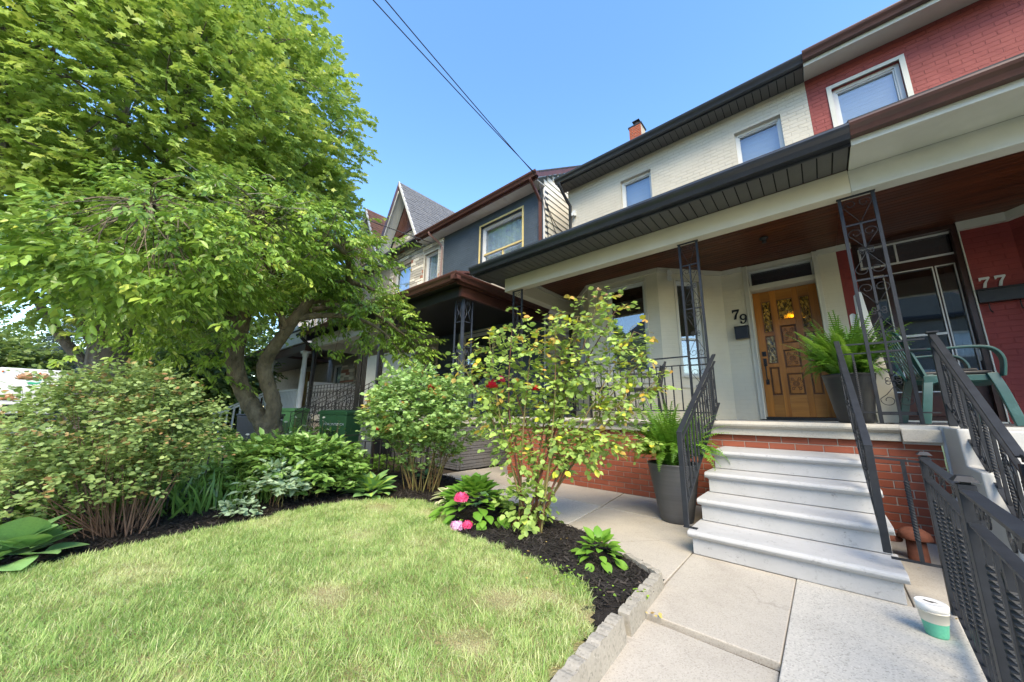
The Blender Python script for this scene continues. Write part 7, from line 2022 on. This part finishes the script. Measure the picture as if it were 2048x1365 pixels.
# ---- tall rose: canes, compound leaves, blooms
def tall_rose():
    r = np.random.RandomState(77)
    t = empty('tall_rose_bush', (-2.03, 2.62, 0), 'tall open rose bush with yellowing leaves, thorny canes and pink blooms', 'bush')
    tips = [(-2.50, 2.15, 1.55), (-2.30, 2.30, 1.78), (-2.12, 2.42, 1.88), (-1.95, 2.50, 1.70), (-1.78, 2.65, 1.85), (-1.62, 2.78, 1.98), (-1.48, 2.90, 2.12), (-1.36, 3.02, 2.05), (-1.25, 3.15, 1.85), (-1.18, 3.28, 1.66), (-1.15, 3.35, 1.40),
            (-1.28, 3.38, 0.86),  (-2.2, 2.5, 1.4), (-1.7, 2.8, 1.5), (-1.4, 3.1, 1.2), (-2.35, 2.45, 1.1), (-1.95, 2.75, 1.2), (-1.50, 3.0, 0.85)]
    C = []; D = []; Tn = []
    for i, e in enumerate(tips):
        e = (e[0], e[1], e[2] - 0.10)
        s = Vector((-2.03 + r.normal(0, 0.07), 2.62 + r.normal(0, 0.07), 0.0)); e = Vector(e)
        mid = s.lerp(e, 0.5) + Vector((r.normal(0, .06), r.normal(0, .06), 0.10 * (1 if e.z > 1 else 2)))
        P = smooth_path([s, mid, e], 9)
        obj('cane', MB().tube(P, list(np.linspace(0.011, 0.0035, len(P))), 6), cane_red if i % 5 == 2 else cane_green, t)
        a0 = 6 if e.z > 1.0 else 9
        for j in range(a0, len(P)):
            for q in range(2 if j < 12 else 5):
                o = Vector((r.normal(0, 1), r.normal(0, 1), r.normal(0.3, 0.6))).normalized()
                k = 0.03 + 0.17 * r.rand() ** 1.2
                C.append(tuple(P[j] + o * k)); D.append(tuple(o)); tz = P[j].z
                u = r.rand()
                # yellow and reddened leaves scattered, fresh red shoots at the tips
                base = 0.10 + 0.50 * r.rand()
                if u > 0.90: base = 0.72 + 0.18 * r.rand()
                if j > len(P) - 4 and r.rand() > 0.66: base = 0.95
                Tn.append(base)
    # side shoots
    for k in range(110):
        i = r.randint(len(C)); c = np.array(C[i]) + r.normal(0, 0.07, 3); C.append(tuple(c)); D.append(tuple(r.normal(0, 1, 3))); Tn.append(0.1 + 0.5 * r.rand())
    C = np.array(C); D = np.array(D); D[:, 2] -= 0.1
    spray_leaves('foliage', T_WIDE, C, D, 5, 0.095, 0.056, np.array(Tn), leaf_rose, t, r, droop=0.35, flat=0.8, ang=0.9)
    S = []; E = []
    for i in range(0, len(C), 3):
        cc = Vector(C[i]); best = None
        S.append(tuple(cc - Vector(D[i]).normalized() * 0.10)); E.append(tuple(cc))
    twigs(t, S, E, 0.0032, 0.0018, cane_green, 'twigs', 0.01, 4, 0.01)
    # leafy sucker growth at the foot
    lc, ld = lobes_points([((-2.05, 2.55, 0.22), (0.20, 0.16, 0.18))], 70, r, 0.2, 0.0, 2)
    spray_leaves('foliage', T_WIDE, lc, ld, 5, 0.10, 0.06, 0.2 + 0.3 * r.rand(70), leaf_rose, t, r, droop=0.3)
    def bloom(c, rad, m, n=22):
        cs = []; ds = []; ns = []
        for i in range(n):
            a = i * 2.4; k = (i / n) ** 0.5
            o = np.array([math.cos(a) * k, math.sin(a) * k, 1.1 - k]); cs.append(np.array(c) + o * rad * 0.15); ds.append(o + r.normal(0, .1, 3)); ns.append(np.array([math.cos(a), math.sin(a), -0.6]))
        me = leaves('bloom', T_WIDE, cs, ds, ns, rad * r.uniform(0.7, 1.0, n), 0.5, m, only_mesh=True)
        w = wo(t); 
        for v in me.vertices: v.co = v.co - w
        raw_obj('bloom', me, None, t)
    bloom((-2.24, 2.30, 1.22), 0.075, petal_red); bloom((-2.20, 2.36, 1.28), 0.06, petal_pink); bloom((-1.90, 2.50, 1.20), 0.05, petal_red)
    for c in ((-1.47, 2.92, 2.15), (-1.42, 2.96, 2.10), (-1.50, 2.90, 2.08), (-1.32, 3.05, 2.09)): bloom(c, 0.03, petal_cream, 10)
tall_rose()
def lone_blooms(lst, parent):
    for (c, rad, m) in lst:
        r = np.random.RandomState(int(abs(c[0]) * 100)); cs = []; ds = []; ns = []
        for i in range(20):
            a = i * 2.4; k = (i / 20) ** 0.5; o = np.array([math.cos(a) * k, math.sin(a) * k, 1.1 - k]); cs.append(np.array(c) + o * rad * 0.15); ds.append(o); ns.append(np.array([math.cos(a), math.sin(a), -0.6]))
        me = leaves('bloom', T_WIDE, cs, ds, ns, rad, 0.5, m, only_mesh=True)
        w = wo(parent)
        for v in me.vertices: v.co = v.co - w
        raw_obj('bloom', me, None, parent)
rb = bpy.data.objects['round_rose_bush']
lone_blooms([((-3.62, 2.62, 1.27), 0.06, petal_red), ((-4.30, 2.18, 1.12), 0.045, petal_cream), ((-4.05, 2.2, 0.78), 0.035, petal_red), ((-3.75, 2.55, 1.46), 0.03, petal_cream), ((-3.9, 2.6, 1.50), 0.03, petal_cream)], rb)
# roses at far left behind the spirea
cr = bush('cream_rose_bush', (-5.35, -0.35, 0), [((-5.35, -0.42, 0.78), (0.40, 0.35, 0.40)), ((-5.2, -0.55, 0.5), (0.4, 0.4, 0.3))], 170, 7, 0.12, 0.05, leaf_rose_round, 'cream flowered rose bush behind the fence at the left edge', 35, stems=18, stemm=cane_green, tone=(0.2, 0.7), holes=0.2)
lone_blooms([((-4.92, -0.45, 1.22), 0.06, petal_cream), ((-4.90, -0.36, 1.23), 0.05, petal_cream), ((-4.85, -0.50, 1.05), 0.055, petal_cream)], cr)

# ---- plants whose leaves can be told apart: every leaf its own object
def leaf_mesh_grid(T, m, tints, name='leaf', curve=0.25, cup=0.15, n=7, w=5, shape='heart', ribs=0.0):
    """a single broad leaf as a curved grid, tint painted by zone (centre/edge colours are the leaf's own)"""
    V = []; tn = []; F = []
    for i in range(n + 1):
        t = i / n
        if shape == 'heart': ww = 0.46 * math.sin(math.pi * min(1, t ** 0.62)) ** 0.75 * (1.0 if t > 0.02 else 0.5)
        elif shape == 'oval': ww = 0.33 * math.sin(math.pi * t ** 0.85) ** 0.8
        else: ww = 0.24 * math.sin(math.pi * t ** 0.8) ** 0.9
        for j in range(w + 1):
            s = j / w * 2 - 1
            V.append((s * ww, t, cup * abs(s) * ww - curve * t * t + ribs * math.cos(s * 9) * ww * 0.03))
            tn.append(tints(t, abs(s)))
    for i in range(n):
        for j in range(w):
            a = i * (w + 1) + j; F += [a, a + 1, a + w + 2, a + w + 1]
    me = np_mesh(name, V, np.full(n * w, 4), F, m, tint=tn, smooth=True)
    return me
HB1 = leaf_mesh_grid(None, leaf_hosta, lambda t, s: 0.18 + 0.30 * (1 - s), curve=0.16, cup=0.16, n=9, w=8, ribs=1.0)
HB1b = leaf_mesh_grid(None, leaf_hosta, lambda t, s: 0.80 - 0.18 * s, curve=0.22, cup=0.15, n=9, w=8, ribs=1.0)
HB2 = leaf_mesh_grid(None, leaf_hosta, lambda t, s: 0.88 if s < 0.42 else 0.22, curve=0.35, cup=0.25, shape='oval', n=9, w=8, ribs=1.0)
HB2b = leaf_mesh_grid(None, leaf_hosta, lambda t, s: 0.20 + 0.2 * (1 - s), curve=0.30, cup=0.25, shape='oval', n=9, w=8, ribs=1.0)
HV = leaf_mesh_grid(None, leaf_hosta_v, lambda t, s: 0.95 if (s > 0.72 or t > 0.93) else 0.35, curve=0.4, cup=0.2, shape='oval', n=8, w=8, ribs=1.0)
HY = leaf_mesh_grid(None, leaf_hydr, lambda t, s: 0.45 + 0.25 * (1 - s), curve=0.35, cup=0.15, shape='oval', n=6, w=4)
HY2 = leaf_mesh_grid(None, leaf_hydr, lambda t, s: 0.75 + 0.2 * (1 - s), curve=0.25, cup=0.2, shape='oval', n=6, w=4)
def rosette(name, loc, meshes, n, lab, seed, rmin, rmax, size, el0, el1, cat='plant', group=None, zbase=0.03, az=None, stalk=0.5):
    r = random.Random(seed); t = empty(name, loc, lab, cat, group)
    for i in range(n):
        k = (i + 0.5) / n; a = (i * 2.399 + r.uniform(-.3, .3)) if az is None else r.uniform(*az)
        el = math.radians(el1 + (el0 - el1) * k + r.uniform(-6, 6)); rr = (rmin + (rmax - rmin) * k) * r.uniform(.8, 1.15)
        z = zbase + (1 - k) * size * stalk
        o = raw_obj('leaf', r.choice(meshes), None, t, loc=(rr * math.cos(a), rr * math.sin(a), z), rot=(0, 0, 0), sc=size * r.uniform(0.75, 1.15))
        o.rotation_euler = Matrix.Rotation(a - math.pi / 2, 3, 'Z').to_4x4().to_3x3().to_euler() if False else (Matrix.Rotation(a - math.pi / 2 + r.uniform(-.25, .25), 3, 'Z') @ Matrix.Rotation(el, 3, 'X') @ Matrix.Rotation(r.uniform(-.3, .3), 3, 'Y')).to_euler()
    return t
rosette('hosta', (-3.93, -0.22, 0), [HB1], 24, 'large leaved blue green hosta at the left edge of the mulch', 5, 0.02, 0.13, 0.235, 2, 50, group='hostas in the mulch bed', zbase=0.06)
rosette('hosta', (-4.15, 2.25, 0), [HB2, HB2, HB2b], 36, 'hosta with yellow centred leaves below the round rose', 6, 0.02, 0.14, 0.21, 8, 65, group='hostas in the mulch bed', zbase=0.04)
rosette('hosta', (-3.28, 2.72, 0), [HV], 26, 'cream edged hosta beside the hydrangea', 7, 0.02, 0.13, 0.15, -10, 55, group='hostas in the mulch bed', zbase=0.04)
rosette('hydrangea', (-2.62, 2.48, 0), [HY, HY, HY2], 150, 'bright green hydrangea with pink flower heads on the mulch', 8, 0.04, 0.36, 0.13, -20, 60, zbase=0.05, stalk=2.2)
rosette('leafy_plant', (-1.27, 2.37, 0), [HY, HY2, HY2], 46, 'small bright green leafy plant by the end of the edging stones', 9, 0.02, 0.13, 0.095, -20, 55, zbase=0.05, stalk=1.2)
for i, (a, b) in enumerate(((-4.6, 3.35), (-2.9, 2.95))):
    rosette('hosta', (a, b, 0), [HB2b], 16, ['small dark hosta in the corner behind the round rose', 'low green hosta between hydrangea and path'][i], 20 + i, 0.02, 0.10, 0.12, -10, 50, group='hostas in the mulch bed', zbase=0.04)
hy = bpy.data.objects['hydrangea']
def mophead(c, rad, m):
    r = np.random.RandomState(int(abs(c[0] * 1000)) % 999); n = 90; d = nrm(r.normal(0, 1, (n, 3))); d[:, 2] = np.abs(d[:, 2]) - 0.35
    cs = np.array(c) + d * rad * (0.62 + 0.35 * r.rand(n, 1)) * np.array([1.15, 1.0, 0.8]); P = []; Dv = []; Nv = []
    for i in range(n):
        for q in range(4):
            a = q * 1.571 + i; t1 = np.cross(d[i], [0.3, 0.2, 1.0]); t1 /= np.linalg.norm(t1) + 1e-9; t2 = np.cross(d[i], t1)
            P.append(cs[i]); Dv.append(t1 * math.cos(a) + t2 * math.sin(a) + d[i] * 0.3); Nv.append(d[i])
    me = leaves('flower_head', T_WIDE, P, Dv, Nv, rad * 0.40 * r.uniform(.7, 1.3, len(P)), 0.5, m, only_mesh=True)
    w = wo(hy)
    for v in me.vertices: v.co = v.co - w
    raw_obj('flower_head', me, None, hy)
mophead((-2.50, 2.20, 0.27), 0.058, petal_pink); mophead((-2.43, 2.10, 0.075), 0.052, petal_lilac); mophead((-2.36, 2.16, 0.085), 0.042, petal_pink)

# daisies behind the fence and loose ground cover
def daisies(loc, n, sp, lab, seed, h=0.75):
    r = np.random.RandomState(seed); t = empty('daisy_clump', loc, lab, 'flowers', 'daisies in the next garden')
    heads = MB(); st_ = MB()
    for i in range(n):
        x = loc[0] + r.normal(0, sp[0]); y = loc[1] + r.normal(0, sp[1]); z = h * r.uniform(0.75, 1.08)
        st_.tube([(x * 1.0, y, 0), (x + .02, y, z)], 0.003, 4)
        c = (x + .02, y, z); R_ = 0.032
        vs = [c]; tilt = Vector((r.normal(0, .3), r.normal(0, .3), 1)).normalized(); a1 = tilt.cross(Vector((1, 0, 0))).normalized(); a2 = tilt.cross(a1)
        for k in range(16):
            rr = R_ if k % 2 else R_ * 0.55; q = Vector(c) + a1 * rr * math.cos(k * math.pi / 8) + a2 * rr * math.sin(k * math.pi / 8); vs.append(tuple(q))
        heads.add(vs, [(0, k + 1, (k + 1) % 16 + 1) for k in range(16)])
    obj('flower_heads', heads, petal_white, t, kind='stuff'); obj('stalks', st_, cane_green, t, kind='stuff')
    m_ = 500; p = np.stack([loc[0] + r.normal(0, sp[0] * 1.1, m_), loc[1] + r.normal(0, sp[1] * 1.1, m_), h * 0.85 * r.rand(m_)], 1)
    leaves('foliage', T_ELL, p, np.stack([r.normal(0, 1, m_), r.normal(0, 1, m_), 0.3 + r.rand(m_)], 1), rv(r, m_) + [0, 0, .5], r.uniform(.04, .10, m_), r.uniform(0, .6, m_), leaf_cover, t)
daisies((-6.5, 1.6, 0), 42, (0.35, 0.45), 'white daisies left of the cherry trunk behind the fence', 51, 0.62)
daisies((-7.4, 2.75, 0), 44, (0.35, 0.25), 'white daisies between the cherry trunk and the green bin', 52, 0.82)
def ground_cover(P, n, m, lab, seed, ls=0.05, h=0.14, name='ground_cover'):
    r = np.random.RandomState(seed); xs = [p[0] for p in P]; ys = [p[1] for p in P]
    x = r.uniform(min(xs), max(xs), n * 3); y = r.uniform(min(ys), max(ys), n * 3); k = in_poly(x, y, P) & (vnoise(x + 30, y + 30, 1.3, seed) > 0.25); x = x[k][:n]; y = y[k][:n]; n = len(x)
    z = h * r.rand(n) ** 0.7 * (0.4 + vnoise(x + 30, y + 30, 2.1, seed + 1))
    o = leaves(name, T_WIDE, np.stack([x, y, z - 0.02], 1), np.stack([r.normal(0, 1, n), r.normal(0, 1, n), 0.4 * r.rand(n)], 1), rv(r, n, .4) + [0, 0, 1], r.uniform(.6, 1.3, n) * ls, 0.15 + 0.7 * vnoise(x + 30, y + 30, 1.7, seed + 2), m)
    setp(o, lab, 'ground cover')
ground_cover([(-10, -0.7), (-5.0, -0.7), (-5.1, 1.0), (-5.4, 3.6), (-8.0, 3.2), (-10, 2.5)], 26000, leaf_cover, 'low leafy ground cover in the neighbouring front garden', 61, 0.06, 0.22)
ground_cover([(-22, -0.7), (-10, -0.7), (-10, 3.6), (-22, 3.6)], 9000, leaf_cover, 'green planting in the farther front gardens', 62, 0.12, 0.30)
ground_cover([(-5.6, -0.7), (-4.45, -0.7), (-4.6, 0.1), (-5.3, 0.6)], 1600, leaf_cover, 'yellow green foliage under the spirea by the left fence post', 63, 0.05, 0.20)
# weeds at the lawn edge and in the joints
r = np.random.RandomState(9)
for i, (cx, cy, n, s, lab) in enumerate(((-1.20, 1.93, 60, 0.14, 'clover like weeds along the lawn edge by the mulch tip'), (-1.50, 2.02, 40, 0.12, 'yellowish weeds where the lawn meets the mulch'), (-0.86, 2.06, 26, 0.03, 'tuft of weeds in the joint beside the edging stone'), (-2.5, 2.25, 24, 0.10, 'low weeds at the lawn corner near the hydrangea'))):
    p = np.stack([cx + r.normal(0, s, n), cy + r.normal(0, s * .5, n), 0.05 + 0.03 * r.rand(n)], 1)
    t = empty('weed_patch', (cx, cy, 0), lab, 'weeds')
    leaves('foliage', T_WIDE, p, rv(r, n) * [1, 1, .3], rv(r, n, .3) + [0, 0, 1], r.uniform(.010, .024, n), r.uniform(.5, 1, n), leaf_cover, t)
# fallen leaves: each a thing one could pick up, alike ones share a label
FL = [leaves('fallen_leaf', T_WIDE, [(0, 0, 0)], [(0, 1, 0.1)], [(0.1, 0, 1)], 1.0, tv, litter_m, only_mesh=True) for tv in (0.15, 0.45, 0.6, 0.8, 0.95)]
lst = [(-0.86, 2.00, 4, 0.03, 'beside the edging stones', 'dry leaves gathered in the path joint'), (-0.80, 1.995, 7, 0.06, 'beside the edging stones', 'dry leaves gathered in the path joint'), (0.36, 3.0, 6, 0.07, 'by the fence foot', 'dry leaves at the fence foot'),
       (-2.0, 2.4, 12, 0.35, 'on mulch', 'dry leaves on the mulch'), (-1.6, 2.5, 8, 0.25, 'on mulch', 'dry leaves on the mulch'), (-3.6, 2.7, 7, 0.3, 'on mulch', 'dry leaves on the mulch'), (0.3, 3.9, 4, 0.1, 'below the brick wall', 'dry leaves below the brick wall')]
for cx, cy, n, s, w_, grp in lst:
    for i in range(n):
        o = raw_obj('fallen_leaf', FL[r.randint(4)], None, None, loc=(cx + r.normal(0, s), cy + r.normal(0, s * (0.15 if s < .08 else 1)), 0.012 if 'mulch' not in grp else 0.055), rot=(r.normal(0, .2), r.normal(0, .2), r.uniform(0, 6.28)), sc=float(r.uniform(0.012, 0.026)))
        setp(o, {'dry leaves gathered in the path joint': 'small dry brown leaf lying in the path joint beside the edging stones', 'dry leaves at the fence foot': 'small dry leaf lying at the foot of the right iron fence', 'dry leaves on the mulch': 'small yellow brown leaf lying on the dark mulch', 'dry leaves below the brick wall': 'small dry leaf on old concrete below the brick wall'}[grp], 'leaf', grp)
o = raw_obj('fallen_petal', FL[4], None, None, loc=(-0.73, 1.985, 0.014), rot=(0.1, 0, 1), sc=0.02); setp(o, 'tiny crimson petal lying in the path joint near the edging', 'petal')
